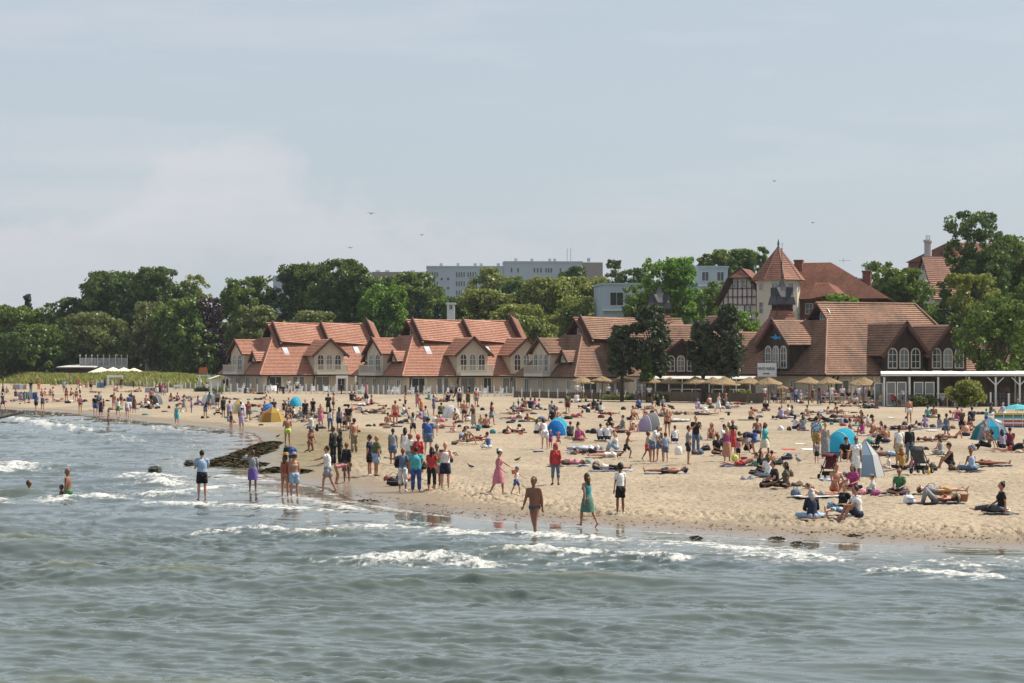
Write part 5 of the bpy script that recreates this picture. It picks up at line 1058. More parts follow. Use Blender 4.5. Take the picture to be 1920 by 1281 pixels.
    me = mb.mesh(kind, [M_WHITE], smooth=True); _cl[k] = me; return me
COUNT = {}
def dress_part(root, kind, pose, sex, m, name):
    me = cloth_mesh(kind, pose, sex)
    if me is None: return
    o = bpy.data.objects.new(name, me); COL.objects.link(o); o.parent = root['_b']; o.material_slots[0].link = 'OBJECT'; o.material_slots[0].material = m; o.location = (0, 0, _zoff[pose, sex]/1); return o
PEOPLE = []
def person(px, py, pose, face, sex, top, bot, hair='b', hs='hair', h=None, skin='m', hat=None, shoes=None, glasses=False, z=None, sink=0.0, grp='people on the beach', note=None, small=False):
    J_ = {'M': 1.80, 'W': 1.68, 'C': 1.15, 'F': 1.72}[sex]; h = h or J_; s = h/1.77 if sex != 'C' else h/1.80
    p = at(px, py, z); p = Vector((p.x, p.y, p.z-sink))
    me = body_mesh(pose, sex)
    root = bpy.data.objects.new('person', None); root.empty_display_size = .2; root.location = p; root.rotation_euler = (0, 0, math.radians(face)); root.scale = (s, s, s); COL.objects.link(root)
    R = {'_b': root}
    b = bpy.data.objects.new('body', me); COL.objects.link(b); b.parent = root; b.location = (0, 0, _zoff[pose, sex]); b.material_slots[0].link = 'OBJECT'; b.material_slots[0].material = SKIN[skin]
    def add(kind, m, name): return dress_part(R, kind, pose, sex, m, name)
    tk = tc = bk = bc = None
    if top and top != 'bare': tk, tc = top.split(':'); add(tk, cloth(tc), {'tee': 'shirt', 'long': 'shirt', 'tank': 'tank_top', 'bikini': 'bikini_top'}.get(tk, tk))
    if bot: bk, bc = bot.split(':'); add(bk, cloth(bc), {'brief': 'briefs', 'longskirt': 'skirt', 'capri': 'cropped_trousers', 'pants': 'trousers', 'trunks': 'swimming_trunks'}.get(bk, bk))
    if hair != '-': add(hs, hair_m(hair), 'hair')
    if hat: hk, hc_ = hat.split(':'); add(hk, cloth(hc_), hk)
    if glasses: add('glasses', mat('dark_lenses', (.01, .01, .012), .1), 'sunglasses')
    if shoes: add('shoe', cloth(shoes), 'shoes')
    noun = {'M': 'man', 'W': 'woman', 'C': 'child', 'F': 'man' if (tk not in ('dress', 'tank') and bk not in ('capri', 'skirt', 'longskirt') and hs != 'bun') else 'woman'}[sex]
    tn = {'tee': 'shirt', 'long': 'long sleeved top', 'hoodie': 'hoodie', 'jacket': 'jacket', 'tank': 'vest', 'bikini': 'bikini', 'swimsuit': 'swimsuit', 'dress': 'dress'}; bn = {'shorts': 'shorts', 'trunks': 'trunks', 'brief': 'briefs', 'pants': 'trousers', 'capri': 'capris', 'skirt': 'skirt', 'longskirt': 'skirt', 'sarong': 'sarong', 'dress': ''}
    parts = []
    if tk: parts.append(tc+' '+tn[tk])
    elif bk: noun = ('shirtless ' if sex in 'MCF' else '')+noun
    if bk and bn[bk] and not (tk == 'bikini' and bk == 'brief' and bc == tc): parts.append(bc+' '+bn[bk])
    desc = ((HAIR[hair][1]+' haired ' if hair in 'yg' and not hat else ('bald ' if hair == '-' and not hat else ''))+noun+' in '+' and '.join(parts)+((' and '+hat.split(':')[1]+' '+hat.split(':')[0]) if hat and len(parts) < 2 else ''))
    PEOPLE.append(dict(o=root, px=px, py=py, desc=desc, verb=POSE[pose]['verb'], face=face, note=note, small=small))
    root['category'] = 'person'; root['group'] = grp
    return root
# ------------------------------------------------------------------ the crowd, read off the photograph
# '@ox oy scale' gives the origin and scale of the enlarged crop the following pixel positions were read from
CROWD = '''
@0 660 5.822
30 632 walk 250 M tee:navy shorts:navy b
395 645 walk 190 W tee:blue shorts:black b
465 648 stand 180 W tank:blue brief:black b
580 548 stand 260 M bare trunks:teal n
272 566 stand 100 W tee:teal shorts:green n h=1.4
315 562 stand 40 C tee:denim shorts:brown n h=1.3
337 446 stand 180 M tee:black pants:denim b
424 416 stand 170 M bare pants:orange n sk=r
32 472 walk 90 W dress:black - b
72 455 sit 30 W tee:teal shorts:orange b
170 492 sit 180 W tee:maroon shorts:navy n
186 538 sit 90 C tee:white shorts:white n
450 486 sit 90 W tee:red brief:navy n
500 484 sit 270 M bare trunks:grey n
700 442 stand 180 M tee:lightblue shorts:grey n hat=cap:white
725 546 stand 180 W bikini:maroon brief:maroon n sk=r
772 486 sit 90 M bare trunks:navy b
660 542 lieknee 90 W bikini:white brief:white n
835 552 stand 180 W bikini:rust brief:black b
874 497 stand 90 W tee:white shorts:black b
805 556 stand 90 C bare trunks:beige n
876 658 stand 180 W tank:pink brief:black b
768 368 stand 180 W tee:grey shorts:beige g
856 392 stand 0 M bare trunks:pink g sk=r
870 394 sit 30 M bare trunks:navy n sk=r
940 396 sit 180 W bikini:rust brief:rust n
992 432 stand 180 M bare shorts:black b
1145 402 stand 180 W dress:navy - b
1040 446 lieback 90 W bikini:black brief:black n
1250 432 sit 40 M bare trunks:black b
1286 442 sit 320 W bikini:brown brief:brown b
1380 442 flat 90 W bikini:teal brief:teal n
1515 438 sitl 270 W bikini:black brief:black b
1325 404 stand 180 M tee:maroon shorts:brown b
1040 688 stand 180 M tee:black shorts:blue b h=1.85
1082 640 stand 200 M tee:grey shorts:navy n
1100 708 stand 180 W dress:navy - b
1128 640 stand 150 C tee:maroon shorts:black b
1183 808 stand 60 C bare trunks:pink n h=1.25 z0 sk=d
1245 636 stand 180 W bikini:rust brief:pink n
1290 702 walk 200 W tee:white skirt:green n
1322 630 stand 180 W swimsuit:brown - n
1390 716 walk 200 W tee:white shorts:lilac b
1412 662 stand 180 M tee:blue shorts:white b
1430 536 sit 40 W tee:black shorts:black b
1465 667 stand 180 W dress:brown - n
1540 612 sit 60 C tee:grey shorts:grey n
1595 574 sit 180 W bare brief:black b
1612 620 sit 60 W tee:white shorts:black b
1665 618 sit 280 W tee:black shorts:navy b
1652 580 stand 180 M bare shorts:black b sk=r
1712 476 stand 200 W bikini:white skirt:white n
1746 478 stand 180 W dress:brown - b
1776 478 stand 180 W tee:pink shorts:lilac o
1800 476 stand 160 W tank:red skirt:lilac n
1440 372 sit 20 M tee:maroon shorts:black b
1500 372 sit 340 W tee:brown shorts:black n
1670 350 stand 180 M bare trunks:orange g sk=r
1480 440 lieback 270 M bare trunks:navy b
230 536 sit 200 M bare trunks:blue b
550 480 sitx 0 W bikini:teal brief:teal n
600 366 lieback 90 W bikini:black brief:black n
450 336 sit 0 W tee:white shorts:beige y
@300 700 7.115
225 688 lookup 340 W swimsuit:turquoise skirt:turquoise b hs=curls
155 374 sits 200 W bikini:brown brief:brown b
230 374 sit 170 W tee:pink shorts:navy b
320 518 walk 80 W dress:grey - b
420 527 stand 300 C tee:pink shorts:purple n h=1.35
500 424 sit 120 W tee:lilac capri:purple b
625 296 stand 180 W tee:white shorts:black b
745 278 lieback 270 M tee:black shorts:black b
380 336 lieback 90 W bikini:black shorts:black b
660 472 stand 170 W tee:teal shorts:white b
605 602 lean 60 M tee:navy shorts:denim b
765 470 stand 0 M tee:grey shorts:black b
845 588 stand 240 M tee:black shorts:black b
880 352 lieback 90 M bare trunks:navy n
930 660 walk 190 M tee:lilac pants:grey n
947 758 stand 160 C swimsuit:maroon - n h=1.35 z0
1080 700 stand 180 M tee:lightblue shorts:navy n h=1.85
1090 738 stand 180 W dress:lilac - n hat=hat:white h=1.6
1180 642 stand 20 W tee:rust shorts:denim n
1235 448 lieback 90 M tee:black shorts:black b
1350 356 prone 90 W bikini:black pants:black b
1470 500 stand 90 C bare trunks:navy n h=1.3
1390 520 sit 60 W tee:brown shorts:black b
1518 490 sit 20 M tee:navy shorts:navy b
1360 620 sits 300 W tee:pink shorts:white n
1660 505 sit 0 W tee:navy shorts:navy b
1715 500 stand 90 C tee:grey shorts:black n h=1.2
1690 612 sit 40 W tee:black shorts:black b
1745 606 sitx 10 W tee:black pants:black n
1785 590 sit 300 W tee:white shorts:black b
1135 276 sit 120 M tee:black shorts:navy b
1160 276 sit 200 M tee:lightblue shorts:grey n
1210 270 sits 0 W bikini:brown brief:brown b
1250 272 sit 270 W bikini:rust brief:rust b
1325 280 flat 90 M tee:black shorts:black b
1400 272 sit 90 W tee:grey shorts:white n
1715 262 stand 0 M tee:white shorts:black n
1650 280 bend 250 W jacket:black pants:black b
1740 276 squat 0 C tee:orange shorts:orange n h=1.2
1828 262 stand 0 M tee:white shorts:black b
1700 970 phone 180 M bare trunks:neon - sk=m h=1.8
@460 720 5.338
478 862 bend 200 M tee:navy shorts:blue b hat=cap:darkgrey h=1.75
398 1138 stand 150 W swimsuit:rust - n hat=hat:mustard sk=m
490 1140 stand 190 W bikini:beige shorts:lightblue n hat=hat:beige sk=m h=1.70
75 1080 lookup 200 W long:grey skirt:purple n z0 h=1.62
650 684 kneel 20 W bikini:rust brief:rust n hs=bun
662 600 point 280 M tee:white shorts:grey b
825 1094 point 275 M tee:white shorts:grey b h=1.80
910 1000 bend 120 C swimsuit:pink - n h=1.4
880 815 stand 250 M jacket:black pants:black n
945 806 photo 270 W jacket:black pants:black b hs=longhair
1015 990 stand 330 W jacket:black skirt:darkgrey o hs=bun gl
1090 694 stand 210 M bare pants:khaki b h=1.85
1245 924 stand 250 M tee:navy shorts:black b sh=white h=1.78
1310 930 stand 120 F tee:olive shorts:lightblue - sh=black h=1.76
600 378 stand 0 M tee:black shorts:black b
675 340 lean 0 W tee:black shorts:black b
545 312 sit 90 C tee:yellow shorts:teal n
755 437 stand 190 W dress:pink - y
850 474 stand 180 W tank:white capri:denim b hs=longhair
830 300 photo 200 M tee:black shorts:black b
882 300 stand 90 M bare trunks:navy n
940 474 stand 180 W tank:denim shorts:navy b
992 470 stand 180 C bare shorts:navy n h=1.25
1032 468 stand 150 M tee:black shorts:khaki b hat=cap:black
@640 720 5.338
150 98 stand 0 W tee:black pants:black b
255 112 stand 270 W dress:pink - n
105 172 sit 200 M tee:black shorts:black b
150 170 sitl 90 W bikini:rust brief:rust b
192 172 lieknee 90 W bikini:maroon brief:maroon b
248 162 sit 200 W tee:black shorts:black n
190 222 lieback 270 W tee:white shorts:white b
264 220 sit 180 W tee:white skirt:red b
300 215 sits 90 M bare trunks:black n
388 268 prone 90 W bikini:rust brief:rust b
235 296 lieback 270 W tank:white shorts:black b
335 296 lieback 90 M bare trunks:black b
110 262 flat 90 W bikini:red brief:red b
540 420 stand 190 M bare trunks:red n sk=r h=1.85
465 420 sitx 180 M bare trunks:beige b
600 402 prone 100 W tee:darkgrey shorts:black n
640 258 stand 270 W bikini:beige shorts:black n
615 320 sit 90 W tee:white shorts:grey n
763 243 stand 170 W dress:pink - n
802 284 lean 250 W bikini:pink longskirt:orange n hs=bun
718 532 walk 200 W tee:striped shorts:black b h=1.55
843 462 stand 170 W tank:white shorts:denim b
960 518 walk 160 C bare brief:white y h=1.35
800 366 sit 270 W tee:lilac shorts:pink b
868 708 stand 180 F tee:blue shorts:denim b h=1.92
880 164 sits 240 W tee:teal longskirt:teal b
922 178 sit 120 W tee:white shorts:grey y
925 318 stand 90 W tee:denim shorts:denim n
1000 338 squat 180 M tee:olive pants:black b
1182 246 stand 180 M tank:darkgrey shorts:black b
1040 178 sit 20 W tee:white shorts:black b
1072 182 sit 220 M tee:black shorts:black b
1100 145 stand 0 M tee:grey shorts:black b
1150 152 walk 60 W jacket:black pants:black b
1268 238 stand 0 W tank:brown skirt:darkgrey n
1352 234 stand 190 M bare shorts:grey b sk=r
1230 394 stand 180 M bare trunks:navy y sk=r
1325 438 lean 350 W tank:darkgrey longskirt:beige b
1135 376 sit 30 W bikini:black brief:black b
1130 486 sit 300 C bare trunks:white o
1010 446 lieback 90 M bare trunks:rust n
1222 566 prone 180 M tee:lightblue shorts:navy b
1268 606 sitl 90 W bikini:green brief:green b
1340 560 lieknee 270 W bikini:rust brief:rust n
515 816 walk 190 W tee:grey shorts:denim b hs=hair h=1.72
637 790 stand 180 W tank:white skirt:white b
685 900 stand 120 F tee:white shorts:grey - h=1.75
770 900 stand 0 W hoodie:red capri:red b hat=cap:red h=1.70
615 1076 hug 170 W tee:denim capri:white o sh=white hs=hair h=1.66
748 1078 stand 180 F tee:turquoise pants:blue b h=1.70
905 1080 stand 180 W tee:red capri:black b h=1.70
955 1045 stand 0 W tee:green shorts:grey b gl sh=black h=1.72
1040 1062 photo 355 M tank:white shorts:navy - sh=black h=1.84
@860 720 4.269
318 892 lead 80 W dress:pink - b hat=cap:white h=1.68
462 888 lead 70 C tank:white shorts:blue y hat=cap:blue h=1.02
606 1206 walk 340 M bare brief:darkgrey b sk=d z0 h=1.80 sink=.12
1032 1150 walk 235 W tank:teal skirt:sage n h=1.66 z0
775 806 stand 345 W hoodie:red capri:denim o gl sh=black h=1.62
690 520 lean 200 W tank:white shorts:white b h=1.72
735 514 stand 180 C tee:purple shorts:magenta y h=.98
798 488 squat 0 C tee:pink shorts:pink y hat=hat:pink h=1.0
622 410 sit 120 W tee:white shorts:black n
242 518 sitx 250 W tank:blue capri:white b hs=hair
432 390 lieknee 270 W bikini:black brief:black n
610 302 prone 260 W bikini:neon brief:neon n
872 244 stand 180 M tee:olive shorts:maroon b
770 240 sit 180 C tee:blue shorts:blue n
746 240 sit 180 M tee:grey shorts:grey n
478 196 stand 90 M tee:white shorts:black b h=1.2
505 196 sit 60 W tee:white shorts:navy n
532 196 sit 180 M bare trunks:rust b
575 206 sit 180 M tee:navy shorts:black b
612 196 sit 200 W tee:pink shorts:white n
650 208 sit 270 W tee:striped capri:black b
440 208 sit 30 C tee:turquoise shorts:white n
505 228 lieback 90 M bare trunks:maroon n
420 284 flat 90 W swimsuit:pink - n
415 248 lieback 270 W bikini:black brief:black n
262 334 walk 100 W tank:maroon shorts:denim b
218 356 sitx 180 M bare trunks:black b
180 350 sitx 200 W bikini:beige brief:beige y
895 432 sit 200 W tee:darkgrey shorts:black b
948 440 sit 100 W tee:white shorts:black b
960 458 sitx 180 W tee:magenta shorts:rust y
930 272 prone 90 W tee:pink shorts:rust b
1000 538 lieback 270 W hoodie:white pants:lightblue n
757 300 sit 200 M tee:black shorts:black b
785 286 sit 40 W bikini:brown brief:black b
945 118 stand 0 M tee:white shorts:lilac b
988 118 stand 0 W tee:white capri:beige b
945 150 sit 180 M tee:white shorts:white n
1018 146 sit 0 C tee:yellow shorts:black n
878 652 lieback 270 W tee:pink shorts:brown n
@1080 720 4.577
275 138 stand 0 M tee:white shorts:black b
95 212 lieknee 90 M tee:black shorts:navy b
150 220 sit 160 W tee:black shorts:brown b
190 242 sit 180 M tee:darkgrey shorts:black b
215 250 sit 190 W tee:white shorts:brown b
285 266 lieback 90 W bikini:red skirt:red b
275 392 squat 100 W tee:black shorts:black b
400 404 sits 270 M tee:grey shorts:black b
475 414 sit 40 W bikini:brown brief:brown b
345 420 lieback 90 M bare trunks:brown n
210 490 sit 180 W tee:white shorts:navy b
270 490 sit 180 M tee:white shorts:navy n
345 580 sit 280 W tee:white pants:lightblue y hs=longhair
432 645 run 90 C bare shorts:black n hat=cap:red h=1.4
612 658 walk 100 C tee:beige shorts:red n h=1.35
655 672 lean 85 M tee:white shorts:denim g h=1.76
722 660 lean 200 W tank:black shorts:denim n h=1.68
768 672 stand 200 C tee:lightblue shorts:denim n hat=cap:red h=1.35
785 452 stand 200 W bikini:rust brief:black y
850 508 sit 190 W tee:white shorts:black n
965 690 stand 90 W tee:grey shorts:navy b hs=hair h=1.74
1028 585 phone 10 M tee:black pants:denim b
1165 486 sit 340 W swimsuit:rust - n
250 634 lieback 270 W tee:white brief:pink n
482 306 sit 60 M bare trunks:black n
592 308 sit 20 W bikini:brown brief:black b
545 218 sit 200 M tee:blue shorts:black b
650 262 sit 90 M bare trunks:navy b
680 276 lieback 90 W bikini:rust brief:rust b
762 276 sitl 90 W bikini:rust brief:rust b
710 198 sit 200 W tee:black shorts:black b
746 200 sit 160 W tee:grey capri:grey y
1040 222 sit 0 W tee:lilac pants:lilac n hat=cap:blue
1150 182 sitx 200 M bare trunks:brown n
630 158 stand 0 M tee:white shorts:black b
690 134 stand 0 M tee:green shorts:black b
900 262 lieback 90 W bikini:black brief:black n
1050 266 lieback 270 M tee:black shorts:black b
1130 268 lieback 90 W bikini:beige shorts:beige n
880 330 lieback 90 W tee:white pants:white n
445 140 sit 0 W tee:black shorts:beige b
520 142 sit 340 W tee:grey shorts:white b
550 142 sit 20 M tee:denim shorts:black b
600 146 stand 180 W bikini:rust skirt:rust b h=1.1
510 100 stand 20 W tee:white skirt:white g
765 134 sit 0 W bikini:rust brief:rust b
775 776 lieback 270 M bare trunks:navy b sk=m h=1.85 hat=cap:darkgrey
300 746 lieback 90 W tank:white shorts:black b sk=m
380 1122 stand 195 C tee:white shorts:black b h=1.66 sh=white sk=d
120 600 flat 270 W tee:darkgrey shorts:black b
@1300 720 4.575
215 246 walk 90 W dress:white - n
265 208 sit 220 M tee:black shorts:black b
280 172 sits 270 M bare trunks:brown y
380 178 lieback 90 M bare trunks:red b
300 206 lieback 90 W bikini:rust brief:rust n
620 234 sitx 0 M tee:black shorts:darkgrey b
490 306 sitx 150 M bare trunks:black b
762 294 sit 200 W tee:lilac shorts:lilac y
822 286 sit 240 W tee:white shorts:lilac n
852 292 sit 270 W tee:grey shorts:black b
770 304 lieback 90 M tee:black shorts:grey b
985 288 sits 180 W bikini:beige brief:beige n
1100 254 prone 90 W bikini:white shorts:lightblue b
1240 266 sitl 90 W bikini:brown brief:black b
1185 252 lieback 270 M bare trunks:brown b
1295 292 lieback 90 M bare trunks:mustard b
1380 296 flat 90 W bikini:black brief:black b
1150 328 prone 270 M tank:black shorts:black b
1040 326 lieknee 90 W tee:black shorts:black b
1215 328 flat 90 W tank:darkgrey pants:black n
1275 354 sit 180 C tee:lightblue shorts:denim n
1450 360 sit 290 W bikini:brown brief:brown b
868 400 sit 120 W tee:white shorts:navy b
942 402 sit 180 W tee:grey capri:grey n hs=longhair
1055 596 stand 180 M tee:patterned shorts:mustard b h=1.80
1132 640 stand 190 W tank:grey longskirt:grey y h=1.66 hs=bun
1058 684 stand 180 C tee:grey shorts:navy n h=1.0
155 486 sit 40 W swimsuit:rust - o hs=longhair
548 470 squat 180 M bare shorts:navy n
525 604 bend 260 M tee:navy shorts:blue n
610 636 walk 80 W jacket:turquoise skirt:cream n hs=longhair h=1.66
290 664 stand 170 W tank:magenta sarong:floral y hs=longhair h=1.55
340 610 stand 180 W dress:red - b h=1.5
385 654 stand 180 C tee:pink shorts:black n hs=curls h=1.0
200 608 sitx 20 M tee:black shorts:brown b
255 520 sit 60 M tee:white shorts:black b
300 470 sit 20 W tee:grey shorts:black g
340 480 sit 340 M tee:olive shorts:black b
460 588 sit 30 W tee:grey shorts:black b
410 500 lieback 270 M bare pants:olive b
420 710 prone 80 M bare shorts:red n
572 764 sitx 20 W tee:black pants:black b hs=longhair
645 800 sitx 200 W tee:white capri:denim n hs=longhair h=1.7
672 716 sit 180 C swimsuit:orange - b h=1.2
712 886 sitx 290 M tee:black capri:black b gl
795 904 sits 270 W tee:olive skirt:black b hs=longhair h=1.72
1312 668 sit 330 M tee:black shorts:brown b hat=cap:black
1395 830 stand 345 W tee:white skirt:white n gl hs=bun h=1.70
1215 948 sit 20 M bare trunks:orange n h=1.85
1085 968 prone 275 C bare trunks:grey n h=1.3
1376 914 sitx 330 W tee:magenta capri:black b hs=longhair
1020 1168 sitx 180 W long:navy pants:lightblue g hs=longhair h=1.76
1150 1172 lieback 270 C tee:beige shorts:brown o h=1.0
1268 1140 sitl 300 W tee:black capri:patterned n hs=bun h=1.72
1410 1174 sit 285 M tee:white shorts:navy b hs=hair h=1.80
@1580 720 4.576
570 338 stand 190 M bare trunks:white b
270 938 sitx 280 C long:white capri:darkgrey n hat=cap:grey h=1.2
492 952 sitx 350 W tee:green skirt:black n gl h=1.72
485 700 stand 200 W tee:white shorts:beige b hs=bun
575 680 stand 190 W jacket:black pants:denim b
370 508 sitx 180 M bare trunks:navy n
62 440 sits 90 W bikini:brown brief:brown b
170 444 sit 200 W swimsuit:magenta - n
250 440 sit 60 W bikini:rust brief:rust n
330 460 sits 270 W bikini:brown brief:black n
450 396 lieback 270 M tee:black shorts:black b
552 396 prone 90 W bikini:brown brief:rust b
215 380 stand 180 C tee:white shorts:beige n h=.9
165 358 sit 260 W tee:brown shorts:brown b
395 628 lieback 90 M bare shorts:lightblue b
395 742 sits 280 C tee:white shorts:white n hat=cap:blue h=1.2
512 738 sitx 200 W tee:mustard capri:black o hs=longhair
590 742 sitx 90 C tee:pink pants:lightblue y h=1.1
845 606 sitx 230 W tank:grey shorts:grey n hat=hat:darkgrey
762 496 lieback 90 W bikini:rust brief:white b
930 724 sit 270 M tank:black shorts:black n hat=cap:black h=1.80
1110 748 sitx 200 W tank:lightblue longskirt:denim o hs=bun h=1.70
1265 704 lieback 90 W swimsuit:rust - o
714 386 sit 340 W tee:lilac capri:lilac n
832 386 sits 90 W tee:grey capri:lightblue b
890 474 stand 190 C tank:denim shorts:denim n h=1.45
965 474 lieknee 90 W bikini:rust brief:rust n
782 292 sitx 180 M bare trunks:beige b
730 290 sitx 180 W tee:turquoise shorts:black n
985 312 sit 180 W tee:magenta shorts:magenta b
1012 366 bend 270 W swimsuit:rust - n
1112 332 sit 200 M tee:navy shorts:brown b
1060 450 sitx 180 F bare trunks:navy -
1085 420 sit 160 W bikini:brown brief:black b
1022 388 kneel 0 W tee:brown shorts:black b
1268 264 sit 60 W tee:darkgrey capri:grey b
1380 272 sit 200 W tee:lilac shorts:white g
1232 352 stand 160 C tee:turquoise shorts:blue n h=1.1
1500 232 sit 0 M tee:brown shorts:black b
1360 470 bend 250 F tee:white pants:khaki g
1216 486 sit 0 W tee:grey shorts:grey n
1250 566 sitl 270 W bikini:beige pants:black b
1370 566 sit 180 W tee:lilac shorts:black b
1438 556 sit 200 M tee:maroon shorts:black b
1450 584 prone 90 M tee:black trunks:red b
840 950 lieback 90 M tee:grey shorts:mustard n h=1.84 gl
790 1030 lieknee 270 W bikini:red pants:grey n hat=hat:beige h=1.70
1362 1122 sits 280 W tee:black pants:darkgrey b hs=bun h=1.76
1065 192 stand 10 W dress:black - n
1135 194 stand 180 M tee:mustard pants:beige n
1322 194 stand 250 M tee:black shorts:black b
850 192 squat 200 M tee:black pants:black b
225 212 flat 270 M tee:black pants:black b
105 190 sit 0 M tee:white shorts:black b
60 196 lieback 90 W bikini:brown brief:brown b
@0 760 4
1515 694 phone 185 M tee:lightblue shorts:black b z0 sink=.08 h=1.84
510 676 stand 250 M bare trunks:green - z0 sink=.82 sk=d
462 676 stand 250 C bare trunks:navy n z0 sink=.82 h=1.2 sk=d
215 640 stand 90 C bare trunks:navy n z0 sink=1.08 h=1.45 sk=d
'''
RESTO = '''
@1380 690 5.647
300 355 stand 0 M tee:white shorts:red b
385 372 chair 60 W tee:black capri:black b
440 370 chair 280 M tee:navy shorts:grey b
490 330 chair 0 M tee:mustard shorts:white b
555 340 chair 300 W tee:white shorts:black b
590 330 stand 200 M tee:maroon shorts:grey b
632 340 stand 180 W tee:lightblue pants:blue n
685 340 chair 10 W tee:lilac shorts:white b hat=cap:lightblue
760 345 chair 60 M tee:grey shorts:black n
810 350 stand 0 W dress:brown - n
880 390 stand 170 W tank:rust pants:denim b hs=longhair
930 335 chair 20 W tee:purple shorts:black n
965 345 chair 300 M tee:white shorts:black b
1012 305 stand 180 M tee:white pants:white b
1055 340 chair 30 W tee:pink shorts:black b
1125 310 stand 0 M tee:white shorts:navy b
1190 330 chair 0 M tee:black shorts:black b
1260 350 chair 330 W tee:darkgrey shorts:black b
1300 320 stand 200 M tee:white shorts:lilac b
1350 320 stand 170 M tee:lilac shorts:grey b
1410 360 stand 180 W dress:black - y
1465 330 chair 20 W tee:darkgrey shorts:black b
1530 345 chair 300 W tee:beige shorts:beige n
1670 330 chair 0 M tee:red shorts:black b
1700 335 chair 40 W tee:maroon shorts:black b
1775 310 stand 0 M tee:white shorts:black b
@1580 720 4.576
855 120 chair 0 M tee:white shorts:grey b
935 120 chair 20 W tee:white shorts:pink b
965 124 chair 340 M tee:lilac shorts:grey n
455 122 chair 0 W tee:rust shorts:black b
640 140 chair 30 W tee:darkgrey shorts:black b
'''
def run_crowd(txt, grp, zz=None, small=False):
    ox = oy = 0; sc = 1
    for ln in txt.strip().splitlines():
        if ln[0] == '@': ox, oy, sc = map(float, ln[1:].split()); continue
        t = ln.split(); x, y = ox+float(t[0])/sc, oy+float(t[1])/sc; k = dict(hair=t[7], grp=grp, small=small)
        if zz is not None: k['z'] = zz
        for o in t[8:]:
            if o == 'gl': k['glasses'] = True
            elif o == 'z0': k['z'] = 0.0; k['grp'] = 'people wading in the water'
            else:
                a, b = o.split('='); k.update({'h': {'h': b}, 'sk': {'skin': b}, 'hat': {'hat': b}, 'sh': {'shoes': b}, 'hs': {'hs': b}, 'sink': {'sink': b}}[a])
        if small: y = max(y, 755.5 if x < 1640 else 762)
        for q in ('h', 'sink'):
            if q in k: k[q] = float(k[q])
        if 'hs' not in k and t[4] == 'W': k['hs'] = ('hair', 'longhair', 'bun', 'longhair')[int(x*7+y) % 4]
        if 'skin' not in k: k['skin'] = 'mlmdlm'[int(x*3+y*5) % 6]
        top = None if t[5] == '-' else t[5]; bot = None if t[6] == '-' else t[6]
        if 'h' not in k: k['h'] = {'M': 1.80, 'W': 1.68, 'C': 1.15, 'F': 1.72}[t[4]]*random.uniform(.965, 1.035)
        person(x, y, t[2], float(t[3])+random.uniform(-14, 14), t[4], top, bot, **k)
run_crowd(CROWD, 'people on the beach')
run_crowd(RESTO, 'guests of the beach restaurant', zz=.8, small=True)
# ------------------------------------------------------------------ tents, bags, parasols, fences ...
LAND = []
def thing(name, px, py, rz, label, cat, group=None, z=None, lm=None):
    p = at(px, py, z); e = empty(name, tuple(p), math.radians(rz), label, cat, group)
    if lm: LAND.append((px, py, lm))
    return e
def tcloth(c):
    """thin tent fabric that lets some light through"""
    n_ = c+'_tent_fabric'
    if n_ in _m: return _m[n_]
    m = bpy.data.materials.new(n_); _m[n_] = m; m.use_nodes = True; nt = m.node_tree; nt.nodes.remove(nt.nodes['Principled BSDF']); k = {'turquoise': (.05, .42, .60), 'blue': (.03, .20, .55)}.get(c, PAL[c])
    a = N(nt, 'ShaderNodeBsdfDiffuse'); b = N(nt, 'ShaderNodeBsdfTranslucent'); x = N(nt, 'ShaderNodeMixShader'); x.inputs[0].default_value = .5; a.inputs[0].default_value = k+(1,); b.inputs[0].default_value = k+(1,)
    nt.links.new(a.outputs[0], x.inputs[1]); nt.links.new(b.outputs[0], x.inputs[2]); nt.links.new(x.outputs[0], nt.nodes['Material Output'].inputs[0]); return m
def shell_tent(px, py, w, h, c1, c2, label, rz=0, lm=None, d=1.2, floor=True, ribs=3):
    """quarter-dome pop-up beach shelter, opening towards local -Y"""
    t = thing('beach_tent', px, py, rz+150, label, 'tent', None, lm=lm); n, m_ = 14, 8
    def P(i, j): a = math.pi*i/n; b = (math.pi/2)*j/m_; return (math.cos(a)*w/2*(1 if j == 0 else math.cos(b)**.55 if j < m_ else 0.0)*1.0, d*math.sin(b)*1.0, math.sin(a)*h*(math.cos(b)**.8 if j < m_ else 0))
    for nm, j0, j1, c_ in (('canopy_front', 0, 3, c1), ('canopy_back', 3, m_, c2)):
        mb = MB(); vs = [P(i, j) for j in range(j0, j1+1) for i in range(n+1)]; k = n+1
        mb.add(vs, [(a*k+b, a*k+b+1, (a+1)*k+b+1, (a+1)*k+b) for a in range(j1-j0) for b in range(n)]); o = mb.build(nm, tcloth(c_), t, smooth=True)
        pass
    for j in (0, 3): r = MB(); r.tube([P(i, j) for i in range(n+1)], .018, 5); r.build('pole', cloth('white' if c1 != 'white' else 'grey'), t)
    f = MB(); f.box(-w/2, -.25, .005, w/2, d*.9, .02); f.build('ground_sheet', cloth('grey'), t)
    return t
